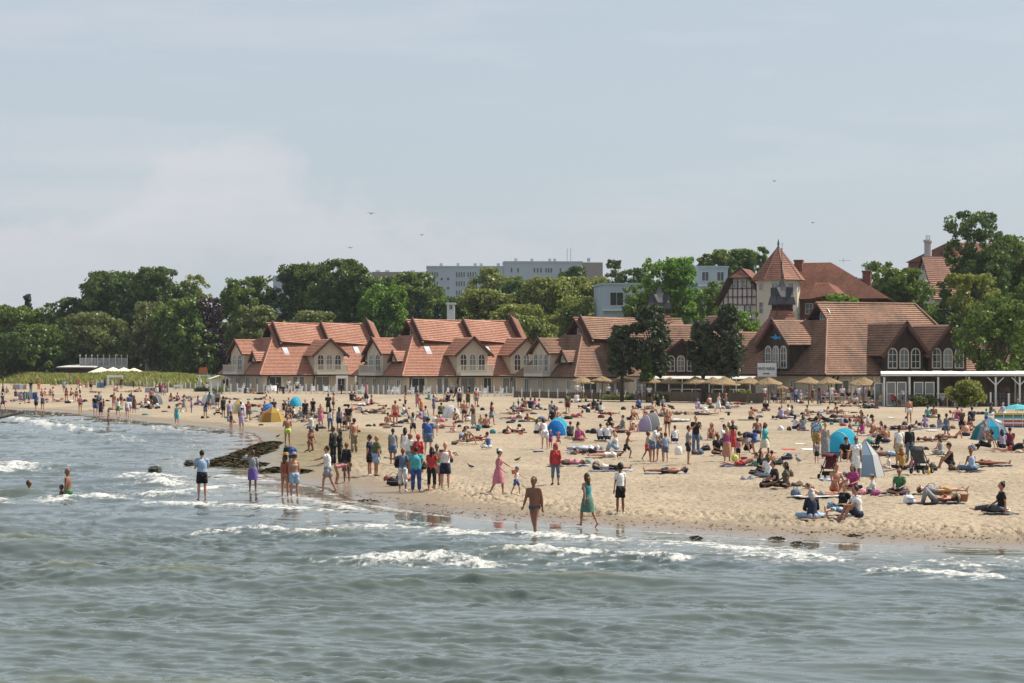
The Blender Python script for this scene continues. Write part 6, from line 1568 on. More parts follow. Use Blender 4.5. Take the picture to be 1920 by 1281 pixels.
def ridge_tent(px, py, w, h, cols, label, rz=0, lm=None, depth=1.6):
    """pyramid-like wedge tent of several coloured panels"""
    t = thing('beach_tent', px, py, rz, label, 'tent', None, lm=lm); n = len(cols); base = [(math.cos(math.pi+math.pi*1.0*i/n)*w/2, math.sin(math.pi+math.pi*i/n)*depth*.5, .0) for i in range(n+1)]; apex = (0, .15, h)
    for i in range(n):
        a, b = Vector(base[i]), Vector(base[i+1]); ap = Vector(apex); m1 = a.lerp(ap, .5)+Vector((a.x*.18, a.y*.18, .12)); m2 = b.lerp(ap, .5)+Vector((b.x*.18, b.y*.18, .12))
        mb = MB(); mb.add([a, b, m2, m1, ap], [(0, 1, 2, 3), (3, 2, 4)]); o = mb.build('panel', tcloth(cols[i]), t)
    for i in range(n+1): a = Vector(base[i]); ap = Vector(apex); r = MB(); r.tube([a, a.lerp(ap, .5)+Vector((a.x*.18, a.y*.18, .12)), ap], .015, 5); r.build('pole', cloth('grey'), t)
    bk = MB(); bk.add([base[0], base[-1], (w*.3, depth*.4, 0), (-w*.3, depth*.4, 0), apex], [(1, 2, 4), (2, 3, 4), (3, 0, 4)]); o = bk.build('rear_panel', tcloth(cols[0]), t)
    return t
ridge_tent(510, 791, 2.25, 1.25, ['yellow', 'mustard', 'yellow', 'yellow'], 'yellow beach tent with a blue back panel close to the water', 0, 'the yellow tent')
shell_tent(503, 786, 1.3, 1.3, 'blue', 'blue', 'blue rear shell of a tent rising behind the yellow beach tent', 40, None)
shell_tent(555, 762, 1.15, 1.0, 'turquoise', 'turquoise', 'small turquoise parasol like tent shell tilted above a resting group', 20, 'the small turquoise shelter')
shell_tent(1047, 817, 1.45, 1.15, 'turquoise', 'blue', 'round turquoise and blue pop up shelter beside two toddlers', 15, 'the turquoise shelter')
shell_tent(1227, 808, 1.45, 1.2, 'grey', 'lilac', 'mauve grey pop up shelter with a dark opening', 330, 'the mauve shelter')
shell_tent(843, 784, 1.35, 1.1, 'white', 'white', 'white pop up shelter turned away from the water', 60, 'the white shelter')
shell_tent(1585, 852, 1.75, 1.3, 'turquoise', 'turquoise', 'turquoise pop up shelter behind the dark red pushchair', 350, 'the turquoise shelter by the pushchair')
ridge_tent(1625, 893, 1.5, 1.5, ['white', 'lightblue', 'white', 'teal'], 'white and pale blue domed tent with a teal edge panel', 20, 'the white domed tent')
ridge_tent(1857, 825, 2.5, 1.3, ['teal', 'lightblue', 'turquoise', 'lightblue', 'teal'], 'wide pale blue tent with open front near the striped windbreak', 10, 'the wide pale blue tent')
shell_tent(296, 758, 1.4, 1.1, 'grey', 'darkgrey', 'grey round pop up shelter on the left beach', 0, 'the grey shelter')
shell_tent(390, 760, 1.6, 1.35, 'white', 'grey', 'white and grey pop up shelter right of the striding woman in grey', 70, 'the white and grey shelter')
ridge_tent(448, 775, 1.55, 1.4, ['white', 'yellow', 'white'], 'white tent with a yellow top panel left of the yellow tent', 0, 'the white tent with yellow top')
# windbreaks
def windbreak(px0, px1, py, h, cols, label, lm=None, horiz=False):
    a, b = at(px0, py), at(px1, py); t = empty('windbreak', tuple((a+b)/2), math.atan2(b.y-a.y, b.x-a.x), label, 'windbreak'); L = (b-a).length
    if lm: LAND.append(((px0+px1)/2, py, lm))
    if horiz:
        for i, c in enumerate(cols): m = MB(); m.box(-L/2, -.01, .05+h*i/len(cols), L/2, .01, .05+h*(i+1)/len(cols)-.002); m.build('stripe', cloth(c), t)
    else:
        k = len(cols)
        for i, c in enumerate(cols): m = MB(); m.slab([(-L/2+L*i/k, 0, .05), (-L/2+L*(i+1)/k-.004, 0, .05), (-L/2+L*(i+1)/k-.004, .05, .05+h), (-L/2+L*i/k, .02, .05+h*.95)], (0, .02, 0)); m.build('panel', cloth(c), t)
    for i in range(5): x = -L/2+L*i/4; m = MB(); m.tube([(x, -.03, -.1), (x, -.03, h+.18)], .02, 6); m.build('stake', M_WHITE, t)
windbreak(1864, 1935, 803, .95, ['blue', 'orange', 'white', 'red', 'white', 'turquoise', 'green', 'yellow'], 'rainbow striped windbreak at the right edge of the beach', 'the rainbow windbreak', True)
windbreak(33, 70, 749, .85, ['lightblue', 'blue', 'lightblue', 'blue'], 'blue windbreak on the far left beach', 'the blue windbreak')
windbreak(24, 50, 731, .8, ['beige', 'lilac', 'white', 'beige'], 'pale beige windbreak near the dune grass', 'the beige windbreak')
windbreak(272, 316, 737, .7, ['lilac', 'grey', 'lilac', 'grey'], 'low grey lilac windbreak beside the white gate frames', None)
windbreak(182, 197, 728, .9, ['teal', 'blue', 'teal'], 'teal windbreak in front of the white archway', None)
def sun_umbrella(px, py, r, h, c, label, lm=None, tilt=0):
    t = thing('beach_umbrella', px, py, 0, label, 'umbrella', lm=lm); n = 10; rim = [(r*math.cos(2*math.pi*k/n), r*math.sin(2*math.pi*k/n), h-.35+tilt*math.cos(2*math.pi*k/n)) for k in range(n)]; mid = [(x*.55, y*.55, h-.10+tilt*.5*math.cos(2*math.pi*k/n)) for k, (x, y, z) in enumerate(rim)]
    m = MB(); m.add(rim+mid+[(0, 0, h)], [(k, (k+1) % n, (k+1) % n+n, k+n) for k in range(n)]+[(n+k, n+(k+1) % n, 2*n) for k in range(n)]); o = m.build('canopy', cloth(c), t); s = o.modifiers.new('s', 'SOLIDIFY'); s.thickness = .01
    m = MB(); m.tube([(0, 0, -.2), (0, 0, h+.06)], .02, 6); m.build('pole', M_WHITE, t)
sun_umbrella(1908, 797, 1.1, 1.45, 'turquoise', 'pale turquoise beach umbrella above the rainbow windbreak', 'the pale turquoise umbrella')
# straw parasols of the restaurant
STRAW = [(1090, 748, 2.6), (1128, 750, 2.5), (1168, 750, 2.6), (1222, 752, 2.5), (1256, 752, 2.6), (1306, 753, 2.6), (1358, 754, 3.0), (1403, 754, 2.7), (1441, 755, 2.5), (1516, 757, 2.6), (1556, 758, 2.6), (1618, 760, 2.8), (1340, 750, 2.2), (1465, 745, 1.3)]
M_THIN = mat('wooden_pole', (.20, .15, .10), .8)
def straw(px, py, dia, i):
    d_ = 268-(px-1090)*.058; ty = 706+(px-1090)*.008 if px < 1500 else 709; 
    if dia < 2: ty = 722
    c = pt(px, 700, d_); p = empty('straw_parasol', (c.x, c.y, .78), i*.7, '', 'parasol', 'straw parasols of the beach restaurant'); ztop = CAMH-(ty-HZ)/F*d_-.78; r = dia/2; rs = np.random.RandomState(i)
    n = 18; V = []; m = MB(); prof = [(.04, 0.06), (.35, -.13), (.75, -.36), (1.02, -.52), (1.06, -.62)]
    rings = [[(r*q*(1+rs.uniform(-.03, .05))*math.cos(2*math.pi*k/n), r*q*(1+rs.uniform(-.03, .05))*math.sin(2*math.pi*k/n), ztop+z*r*.8+rs.uniform(-.03, .03)) for k in range(n)] for q, z in prof]
    m.add([v for g in rings for v in g], [(a*n+k, a*n+(k+1) % n, (a+1)*n+(k+1) % n, (a+1)*n+k) for a in range(len(prof)-1) for k in range(n)]); th = m.build('thatch', M_THATCH, p)
    q = MB()
    for k in range(150):
        a = rs.uniform(0, 6.28); z0 = rs.uniform(.2, 1.02); rr = r*z0; zz = ztop+np.interp(z0, [a_ for a_, _ in prof], [b_ for _, b_ in prof])*r*.8; L = rs.uniform(.2, .42); w = .035
        A = Vector((rr*math.cos(a), rr*math.sin(a), zz+.03)); B_ = A+Vector((math.cos(a)*L*.6, math.sin(a)*L*.6, -L*.65)); s = Vector((-math.sin(a), math.cos(a), 0))*w; q.add([A-s, A+s, B_+s*.3, B_-s*.3], [(0, 1, 2, 3)])
    q.build('straw_fringe', M_THATCH, p)['kind'] = 'stuff'
    p.rotation_euler = (rs.uniform(-.09, .09), rs.uniform(-.10, .10), i*.7); p.scale = (rs.uniform(.94, 1.1), rs.uniform(.94, 1.1), rs.uniform(.97, 1.03))
    m = MB(); m.tube([(0, 0, -.3), (0, 0, ztop)], .06, 6); m.build('pole', M_THIN, p)
    return p
_sp = [straw(px, py, dia, i) for i, (px, py, dia) in enumerate(STRAW)]
ordn = ['leftmost', 'second', 'third', 'fourth', 'fifth', 'sixth', 'seventh', 'eighth', 'ninth', 'tenth', 'eleventh', 'rightmost']
for i, p in enumerate(_sp):
    p['label'] = (('round straw parasol, %s in the front row from the left' % ordn[i]) if 0 < i < 11 else 'round straw parasol, %s of the front row' % ordn[i]) if i < 12 else ('straw parasol half hidden between two larger ones behind the screen' if i == 12 else 'smallest straw parasol, standing at the back of the terrace')
# long white awning and glass lean-to
c = pt(1202, 700, 268); aw = empty('white_awning', (c.x, c.y, .78), math.radians(-14), 'long white flat awning over the terrace below the pines', 'awning')
m = MB(); m.slab([(0, 0, 2.35), (12.2, 0, 2.35), (12.2, 4, 2.6), (0, 4, 2.6)], (0, 0, .07)); m.build('canopy', mat('off_white_canvas', (.46, .44, .39), .9, var=.1, scale=.8), aw)
for i in range(9): x = .1+i*1.5; m = MB(); m.tube([(x, .1, -.5), (x, .1, 2.38)], .06, 6); m.build('post', M_WHITE, aw)
m = MB(); m.box(0, 3.9, -.3, 12.2, 4.0, 2.3); m.build('rear_wall', mat('dark_grey_boards', (.10, .10, .09), .8, var=.3, scale=1), aw)  # rear wall in dark grey boards, tone varied by noise
for i in range(2):
    o = MB(); x0 = 3.4+i*4.6; z1 = 1.25
    for a, b in (((x0, -.4, .2), (x0, -.4, z1)), ((x0+3.6, -.4, .2), (x0+3.6, -.4, z1)), ((x0, -.4, z1), (x0+3.6, -.4, z1)), ((x0+1.2, -.4, .2), (x0+1.2, -.4, z1)), ((x0+2.4, -.4, .2), (x0+2.4, -.4, z1))): o.bar(a, b, .07)
    o.build('glass_screen_frame', M_WHITE, aw)
# white pergola bar at the right
c = pt(1652, 700, 232); pg = empty('pergola_bar', (c.x, c.y, .80), math.radians(-8), 'white pergola bar with posts, braces and hanging lamps at the right', 'pergola')
zz = lambda py: CAMH-.80-(py-HZ)/F*230
W_ = 19.0; top = zz(703)
m = MB(); m.slab([(0, -.3, top-.12), (W_, -.3, top-.12), (W_, 6, top+.05), (0, 6, top+.05)], (0, 0, .14)); m.build('roof_frame', M_WHITE, pg)
m = MB(); rs_ = np.random.RandomState(2); prev = 0
for i in range(19): x0 = i*W_/19; m.slab([(x0+.02, -.36, top+.03), (x0+W_/19-.02, -.36, top+.03), (x0+W_/19-.02, 6, top+.22+rs_.uniform(0, .06)), (x0+.02, 6, top+.22+rs_.uniform(0, .06))], (0, 0, .05+rs_.uniform(0, .05)))
m.build('canvas_cover', M_CANVAS, pg)
for x in (.3, 2.7, 5.4, 8.3, 10.8, 13.05, 15.6, 18.2):
    p_ = MB(); p_.bar((x, 0, -.5), (x, 0, top-.2), .17); po = p_.build('post', M_WHITE, pg)
    if x > 9:
        for s in (1, -1): b = MB(); b.bar((x, -.02, top-1.0), (x+s*.75, -.02, top-.25), .09); b.build('brace', M_WHITE, pg)
for x in (2.7, 8.3, 13, 18.2): p_ = MB(); p_.bar((x, 5.6, -.5), (x, 5.6, top-.1), .15); p_.build('post', M_WHITE, pg)
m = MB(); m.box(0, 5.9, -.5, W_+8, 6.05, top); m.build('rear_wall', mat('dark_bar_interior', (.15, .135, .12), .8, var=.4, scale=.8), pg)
for x in (.95, 1.95, 3.55, 4.6): window(pg, (x, .12, .05), (1, 0, 0), (0, -1, 0), .9, 2.3, False, (0, 1), M_CURT, M_WHITE)
for i, (x, z) in enumerate(((3.4, 1.5), (4.6, 1.9), (5.0, 1.6), (6.2, 1.9), (7.4, 1.8), (7.9, 1.5), (9.6, 1.9), (12.0, 1.9), (14.2, 1.8), (16.6, 1.8))):
    l = MB(); l.tube([(x, 1.5, z), (x, 1.5, z-.15), (x, 1.5, z-.42), (x, 1.5, z-.5)], [.05, .22, .32, .28], 10); l.tube([(x, 1.5, z), (x, 1.5, top-.1)], .01, 4); l.build('hanging_lamp', mat('wicker_lampshade', (.18, .09, .045), .9, var=.4, scale=8), pg)
m = MB(); m.box(5.2, -1.6, 1.15, 9.0, -1.2, 1.25); 
for x in (5.3, 6.2, 7.1, 8.0, 8.9): m.box(x-.05, -1.45, -.3, x+.05, -1.35, 1.15)
m.build('bar_counter', mat('pale_raw_timber', (.48, .42, .31), .8, var=.15, scale=2), pg)
m = MB(); m.box(16.8, -.9, -.4, W_+6, -.2, .35); m.build('white_step', M_WHITE, pg)
# door frame and white panel at the left end of the pergola
c = pt(1640, 700, 233); df = empty('white_door_frame', (c.x, c.y, .8), 0, 'white framed glass door left of the pergola bar', 'door'); m = MB()
for a, b in (((0, 0, -.3), (0, 0, 2.2)), ((.75, 0, -.3), (.75, 0, 2.2)), ((0, 0, 2.2), (.75, 0, 2.2))): m.bar(a, b, .09)
m.build('frame', M_WHITE, df); m = MB(); m.quad((0.04, .02, -.2), (.71, .02, -.2), (.71, .02, 2.15), (.04, .02, 2.15)); m.build('pane', M_CURT, df)
# reed and board screens at the foot of the terrace
def screen(name, px0, d0, px1, d1, h, m_, label, n, mesh=False, zb=.72):
    a, b = pt(px0, 700, d0), pt(px1, 700, d1); a.z = b.z = zb; t = empty(name, tuple(a), math.atan2(b.y-a.y, b.x-a.x), label, 'fence'); L = (b-a).length; rs = np.random.RandomState(int(px0)); me = None
    for i in range(n):
        m = MB(); x = L*i/n; w = L/n; hh = h*(1+rs.uniform(-.04, .06)); m.box(x+.01, -.02, -.4, x+w-.01, .03, hh); m.build('board', m_, t)
    return t
M_REED = mat('brown_reed', (.115, .08, .045), .95, var=.5, scale=6, stretch=(3, 3, .4)); M_OLDB = mat('grey_brown_board', (.17, .14, .11), .9, var=.3, scale=3, stretch=(2, 2, .3))
screen('reed_fence', 962, 292, 1205, 272, .75, M_REED, 'low brown reed fence in front of the third beach house', 24)
screen('board_fence', 1205, 268, 1432, 250, 1.05, M_OLDB, 'low grey brown board screen along the straw parasol terrace', 30)
# white post fence with wire netting
def post_fence(pts, hgt, label, step=1.15, group=None, zb=.70, wires=5, m_=None):
    P = [pt(px, 700, d_) for px, d_ in pts]; t = empty('post_fence', (P[0].x, P[0].y, zb), 0, label, 'fence', group)
    net = MB(); o = Vector((P[0].x, P[0].y, 0))
    for a, b in zip(P[:-1], P[1:]):
        a = Vector((a.x, a.y, 0))-o; b = Vector((b.x, b.y, 0))-o; L = (b-a).length; n = max(1, round(L/step))
        for i in range(n+1):
            q = a.lerp(b, i/n); m = MB(); m.box(q.x-.07, q.y-.07, -.3, q.x+.07, q.y+.07, hgt*random.uniform(.94, 1.05)); m.build('post', m_ or M_WHITE, t)
        for k in range(wires): z = .12+(hgt-.2)*k/(wires-1); net.bar(a+Vector((0, 0, z)), b+Vector((0, 0, z)), .014)
        for i in range(int(L/.32)): q = a.lerp(b, i*.32/L); net.bar(q+Vector((0, 0, .1)), q+Vector((0, 0, hgt-.08)), .012)
    net.build('wire_netting', M_METAL, t)
post_fence([(396, 334), (520, 327), (640, 318), (760, 308), (880, 300), (962, 294)], 1.35, 'long white post and wire fence in front of the beach houses')
post_fence([(962, 290), (1080, 282), (1205, 272)], 1.15, 'white post fence behind the brown reed fence', 1.5)
post_fence([(1575, 246), (1700, 238), (1770, 234)], .85, 'low pale timber post and rail fence in front of the terrace', 1.4, m_=mat('pale_raw_timber', (.48, .42, .31), .8, var=.15, scale=2), wires=3)
post_fence([(1790, 231), (1960, 227)], 1.45, 'wire fence with widely spaced white posts at the right', 1.9)
post_fence([(172, 415), (250, 400), (330, 378), (396, 350)], 1.15, 'thin white post fence enclosing the left beach terrace', 4.2, wires=3)
post_fence([(150, 395), (228, 388)], 1.0, 'short wire fence left of the white archway', 2.0, wires=3)
# white frames, swing, shed
def frame_arch(px0, px1, ytop, d_, label, deep=2.0, name='white_archway', bar=True):
    a = pt(px0, 700, d_); w = (px1-px0)/F*d_; h = CAMH-.74-(ytop-HZ)/F*d_; t = empty(name, (a.x, a.y, .74), math.radians(6), label, 'frame')
    for x in (0, w):
        for y in (0, deep): m = MB(); m.bar((x, y, -.2), (x, y, h), .16); m.build('post', M_WHITE, t)
    for y in (0, deep): m = MB(); m.bar((-.1, y, h-.15), (w+.1, y, h-.15), .14, .36); m.build('crossbeam', M_WHITE, t)
    return t
frame_arch(202, 228, 704, 405, 'white wooden archway on the left beach')
frame_arch(327, 341, 722, 372, 'small white goal like frame left of the swing', 1.0, 'white_gate')
frame_arch(632, 651, 705, 311, 'white wooden gateway in the fence before the leftmost house', 1.2)
c = pt(370, 700, 352); sw = empty('swing_frame', (c.x, c.y, .76), 0, 'white A shaped swing frame beside the white shed', 'swing'); h = 2.3
for x in (.35, 1.65):
    for a, b in (((x-.45, -.3, 0), (x, 0, h)), ((x+.45, -.3, 0), (x, 0, h)), ((x-.3, -.2, .8), (x+.3, -.2, .8))): m = MB(); m.bar(a, b, .11); m.build('leg', M_WHITE, sw)
m = MB(); m.bar((.1, 0, h), (1.9, 0, h), .12); m.build('top_beam', M_WHITE, sw); m = MB(); m.box(.6, -.2, .45, 1.4, .2, .5); m.bar((.62, 0, .5), (.62, 0, h), .03); m.bar((1.38, 0, .5), (1.38, 0, h), .03); m.build('seat', M_WHITE, sw)
m = MB()
for i in range(6): m.bar((-.1+i*.08, -.25, .4+i*.32), (.8-i*.08, -.25, .4+i*.32), .05)
m.build('ladder_rungs', M_WHITE, sw)
c = pt(395, 700, 346); sd_ = empty('wooden_shed', (c.x, c.y, .76), math.radians(12), 'little white wooden kiosk shed with pitched roof and porch', 'shed')
m = MB(); m.box(0, 0, -.2, 1.5, 2, 1.75); m.build('wall', M_CANVAS, sd_)
m = MB(); m.slab([(-.2, -.9, 1.75), (1.3, -.9, 2.25), (1.3, 2.2, 2.25), (-.2, 2.2, 1.75)], (0, 0, .07)); m.slab([(1.3, -.9, 2.25), (2.8, -.9, 1.75), (2.8, 2.2, 1.75), (1.3, 2.2, 2.25)], (0, 0, .07)); m.build('roof', M_WHITE, sd_)
for x in (1.55, 2.05, 2.55): m = MB(); m.bar((x, -.8, -.2), (x, -.8, 1.8), .08); m.build('post', M_WHITE, sd_)
m = MB(); m.box(1.52, .1, .8, 2.6, .2, 1.7); m.box(1.5, -.85, .55, 2.6, -.75, .65); m.build('counter', M_BARGE, sd_)
m = MB()
for z in (.1, .25, .4): m.bar((1.5, -.82, z), (2.6, -.82, z+.1), .05); m.bar((1.5, -.82, z+.1), (2.6, -.82, z), .05)
m.build('lattice', M_WHITE, sd_)
c = pt(378, 699, 400); m = MB(); m.slab([(0, 0, 0), (1.5, 0, .1), (1.4, 0, 1.2), (.1, 0, 1.0)], (0, .05, 0)); o = m.build('orange_flag', cloth('orange'), None, loc=(c.x-.5, c.y, c.z-.2)); tag(o, 'small orange sign board showing above the white swing', 'sign')
p_ = empty('lamp_post', tuple(pt(667, 741, 320))[:2]+(.75,), 0, 'slim white post with round sign between the first two houses', 'post'); m = MB(); m.tube([(0, 0, 0), (0, 0, 2.4)], .04, 6); m.build('pole', M_WHITE, p_); m = MB(); m.box(-.13, -.04, 1.6, .13, 0, 2.4); m.build('sign_plate', M_WHITE, p_)
# adirondack chairs behind the fence
def deck_chair(c, rz, m_):
    t = empty('garden_chair', c, rz, '', 'chair', 'white garden chairs in front of the beach houses')
    m = MB(); m.slab([(-.28, -.3, .36), (.28, -.3, .36), (.28, .3, .22), (-.28, .3, .22)], (0, 0, .04)); m.build('seat', m_, t)
    for i in range(5): x = -.24+i*.115; m = MB(); m.slab([(x, .28, .22), (x+.1, .28, .22), (x+.1, .6, 1.0), (x, .6, 1.0)], (0, .03, 0)); m.build('slat', m_, t)
    for s in (1, -1):
        m = MB(); m.box(s*.33-.06, -.35, .52, s*.33+.06, .45, .56); m.build('armrest', m_, t)
        for y in (-.3, .38): m = MB(); m.bar((s*.31, y, 0), (s*.31, y, .53), .06); m.build('leg', m_, t)
    return t
ch0 = deck_chair((0, 0, 0), 0, M_WHITE); spots = [(453, 334), (512, 331), (521, 330), (560, 327), (587, 325), (612, 323), (622, 322), (677, 318), (733, 315), (741, 314), (800, 309), (843, 305), (895, 303), (905, 302), (935, 300), (770, 312), (862, 304), (540, 328), (500, 332)]
for i, (px_, d_) in enumerate(spots):
    o = ch0 if i == 0 else copy_tree(ch0); c = pt(px_, 700, d_); o.location = (c.x, c.y, .76); o.rotation_euler = (0, 0, math.radians(random.uniform(-50, 50))); 
    nm = 'leftmost' if px_ == 453 else None; srt = sorted(spots); k = srt.index((px_, d_))
    o['label'] = 'white slatted garden chair behind the wire fence, %s' % (['leftmost of all', 'second from left', 'third from left', 'fourth from left', 'fifth from left', 'sixth from left', 'seventh from left', 'eighth from left', 'ninth from left', 'tenth, the middle one', 'ninth from right', 'eighth from right', 'seventh from right', 'sixth from right', 'fifth from right', 'fourth from right', 'third from right', 'second from right', 'rightmost of all'][k])
    if i % 4 == 3:
        for q in o.children:
            pass
# restaurant tables
def table(px, d_, label):
    c = pt(px, 700, d_); t = empty('wooden_table', (c.x, c.y, .78), 0, label, 'table', 'terrace tables of the restaurant'); m_ = mat('pale_raw_timber', (.48, .42, .31), .8)
    m = MB(); m.box(-.5, -.4, .70, .5, .4, .75); m.build('table_top', m_, t)
    for x in (-.42, .42):
        for y in (-.33, .33): m = MB(); m.bar((x, y, 0), (x, y, .7), .06); m.build('leg', m_, t)
for i, (x, d_) in enumerate(((1475, 250), (1508, 249), (1540, 247), (1572, 246), (1600, 243), (1636, 240), (1660, 238), (1450, 254))):
    table(x, d_, 'pale wooden terrace table among the seated guests, %s' % ['second from left', 'third from left', 'fourth from left', 'fourth from right', 'third from right', 'second from right', 'rightmost', 'leftmost'][i])
# planting along the terrace
for i, (x, d_, w, ty, k, lb) in enumerate(((1160, 270, 60, 742, 'grey', 'low grey green planting behind the reed fence'), (1250, 266, 70, 740, 'mid', 'low green planting under the white awning'), (1395, 258, 22, 732, 'light', 'small fan palm beside the glass screen'), (1655, 236, 34, 735, 'dark', 'dark potted shrubs at the pergola entrance'), (1730, 231, 44, 742, 'grey', 'grey green grasses in front of the pergola posts'), (412, 344, 24, 728, 'bright', 'bright green bush beside the white shed'), (380, 352, 26, 728, 'mid', 'green bush behind the white swing'))):
    T_('low_shrub', x, ty, 760, w, d_, k, lb, 'wide', 700+i, cat='shrub', size=.14, dens=.25, base=.75)
# ------------------------------------------------------------------ beach clutter
def blob_bag(px, py, w, h, dp, c, label, rz=0, kind='bag', handle=True, name=None, lift=0, pz=None):
    t = thing(name or kind.replace(' ', '_'), px, py, rz, label, kind, z=pz); n = 10; m = MB(); rs = random.Random(int(px*3+py))
    rows = [(0, .96), (.25, 1.05), (.6, .98), (.85, .80), (1.0, .45)]
    for q, (z, k) in enumerate(rows): pass
    m.tube([(rs.uniform(-.02, .02), 0, h*z+lift) for z, k in rows], [(w/2*k*rs.uniform(.93, 1.05), dp/2*k) for z, k in rows], n); m.build('body', c if not isinstance(c, str) else cloth(c), t, smooth=True)
    if handle: m = MB(); m.tube([(-w*.28, 0, h*.85), (-w*.2, 0, h*1.25), (w*.2, 0, h*1.25), (w*.28, 0, h*.85)], .014, 5); m.build('handle', c if not isinstance(c, str) else cloth(c), t)
    m = MB(); m.bar((-w*.3, -dp*.5, h*.62), (w*.3, -dp*.5, h*.62), .012, .03); m.build('zip', cloth('grey'), t)
    return t
BAGS = [(740, 911, .75, .30, .4, 'black', 'black rucksack lying by the feet of the photographed group'), (729, 902, .42, .22, .3, 'rust', 'rust red jacket heaped on the black rucksack'), (748, 903, .3, .26, .25, 'navy', 'navy bag standing behind the black rucksack'), (768, 907, .3, .22, .2, 'red', 'small red bag behind the photographed women'), (793, 905, .35, .1, .2, 'darkgrey', 'dark sandals pile left on the sand behind the photographed women'),
 (1475, 862, .55, .24, .3, 'navy', 'dark blue holdall standing alone on the sand'), (1459, 873, .55, .26, .3, 'black', 'black shoulder bag behind the prone man in red shorts'), (1430, 896, .85, .18, .35, 'darkgrey', 'long dark bag in front of the woman in white'), (1412, 890, .4, .2, .3, 'black', 'small black bag left of the long dark bag'), (1436, 914, .5, .26, .3, 'black', 'black rucksack beside the seated couple in black'),
 (1643, 929, .42, .18, .25, 'magenta', 'magenta holdall in front of the child in white'), (1611, 928, .5, .12, .3, 'pink', 'coral pink cushion on the sand'), (1697, 929, .34, .24, .2, 'blue', 'blue tote bag held by the woman in green'), (1803, 882, .40, .28, .25, 'striped', 'navy and white striped beach bag'), (1713, 880, .45, .4, .35, 'darkgrey', 'dark rucksack hanging low on the large pram'),
 (1735, 886, .4, .2, .3, 'yellow', 'yellow and grey bag under the pram'), (1718, 872, .36, .48, .25, 'green', 'bright green rucksack on a seated child'), (1746, 925, .5, .28, .3, 'darkgrey', 'dark rucksack used as a pillow by the reclining man'), (1862, 961, .8, .26, .35, 'navy', 'navy jacket bundle in front of the seated woman at right'), (1882, 962, .4, .2, .3, 'white', 'white carrier bag beside the navy bundle'),
 (1118, 876, .38, .22, .3, 'darkgrey', 'dark bag by the head of the reclining woman'), (1098, 868, .5, .16, .3, 'teal', 'teal bundle on the middle beach'), (1066, 866, .4, .15, .3, 'pink', 'pinkish brown clothes pile on a towel'), (1072, 852, .5, .1, .3, 'darkgrey', 'flat dark clothes pile on the sand'), (1110, 854, .3, .13, .2, 'black', 'black bag near the striding boy'),
 (1093, 871, .3, .2, .2, 'lightblue', 'light blue hat shaped pile beside the teal bundle'), (1262, 768, .4, .2, .3, 'black', 'black bag near the board screen'), (1323, 846, .5, .3, .35, 'black', 'large black bag beside the sitting group'), (1303, 852, .4, .2, .3, 'darkgrey', 'dark bag at the feet of the woman in grey'), (878, 812, .3, .1, .2, 'blue', 'small blue towel roll near the child'),
 (830, 784, .3, .12, .2, 'orange', 'orange mat roll beside the white shelter'), (296, 766, .5, .2, .35, 'black', 'black bags beside the grey shelter'), (590, 772, .3, .2, .3, 'grey', 'grey bag behind the yellow tent'), (470, 776, .4, .1, .3, 'darkgrey', 'dark heap of clothes left of the yellow tent'), (1362, 756, .3, .2, .2, 'white', 'pale carrier bag behind the towels'),
 (1587, 893, .6, .12, .3, 'darkgrey', 'grey checked blanket heap beside the boy'), (1608, 915, .4, .12, .3, 'white', 'rumpled black and white cloth by the girl in magenta'), (1543, 902, .4, .08, .25, 'grey', 'grey shoes on the sand near the pushchair'), (1400, 901, .6, .06, .4, 'grey', 'crumpled grey towel left of the long bag')]
for b in BAGS: blob_bag(*b[:6], b[6], rz=random.uniform(-20, 20), handle=b[3] > .2 and 'jacket' not in b[6])
def backpack_on(px, py, z, h, c, label, rz=180, d_off=.15):
    p = at(px, py); t = empty('backpack', (p.x, p.y-d_off, p.z+z), math.radians(rz), label, 'backpack'); m = MB(); m.tube([(0, 0, 0), (0, 0, h*.3), (0, 0, h*.8), (0, 0, h)], [(.13, .07), (.15, .10), (.13, .08), (.08, .05)], 10, lat=(1, 0, 0)); m.build('body', cloth(c), t, smooth=True)
    m = MB(); m.tube([(0, .09, h*.12), (0, .12, h*.3), (0, .09, h*.5)], [(.08, .02), (.10, .03), (.08, .02)], 8, lat=(1, 0, 0)); m.build('pocket', cloth(c), t, smooth=True)
    for s in (1, -1): m = MB(); m.tube([(s*.09, -.05, h*.95), (s*.10, -.16, h*1.05), (s*.10, -.26, h*.7)], .018, 5); m.build('strap', cloth(c), t)
backpack_on(747, 921, .92, .42, 'black', 'black rucksack worn by the woman in blue with white capris', 20)
backpack_on(845, 918, 1.05, .38, 'black', 'black rucksack strap bag on the man photographing', 70, -.1)
backpack_on(793, 921, .85, .30, 'black', 'black shoulder bag of the woman in red', 200, .12)
backpack_on(595, 832, .75, .45, 'black', 'dark bag over the arm of the pointing man behind', 90, .1)
backpack_on(431, 791, .95, .42, 'lilac', 'pale rucksack on the walking man near the water', 0, .18)
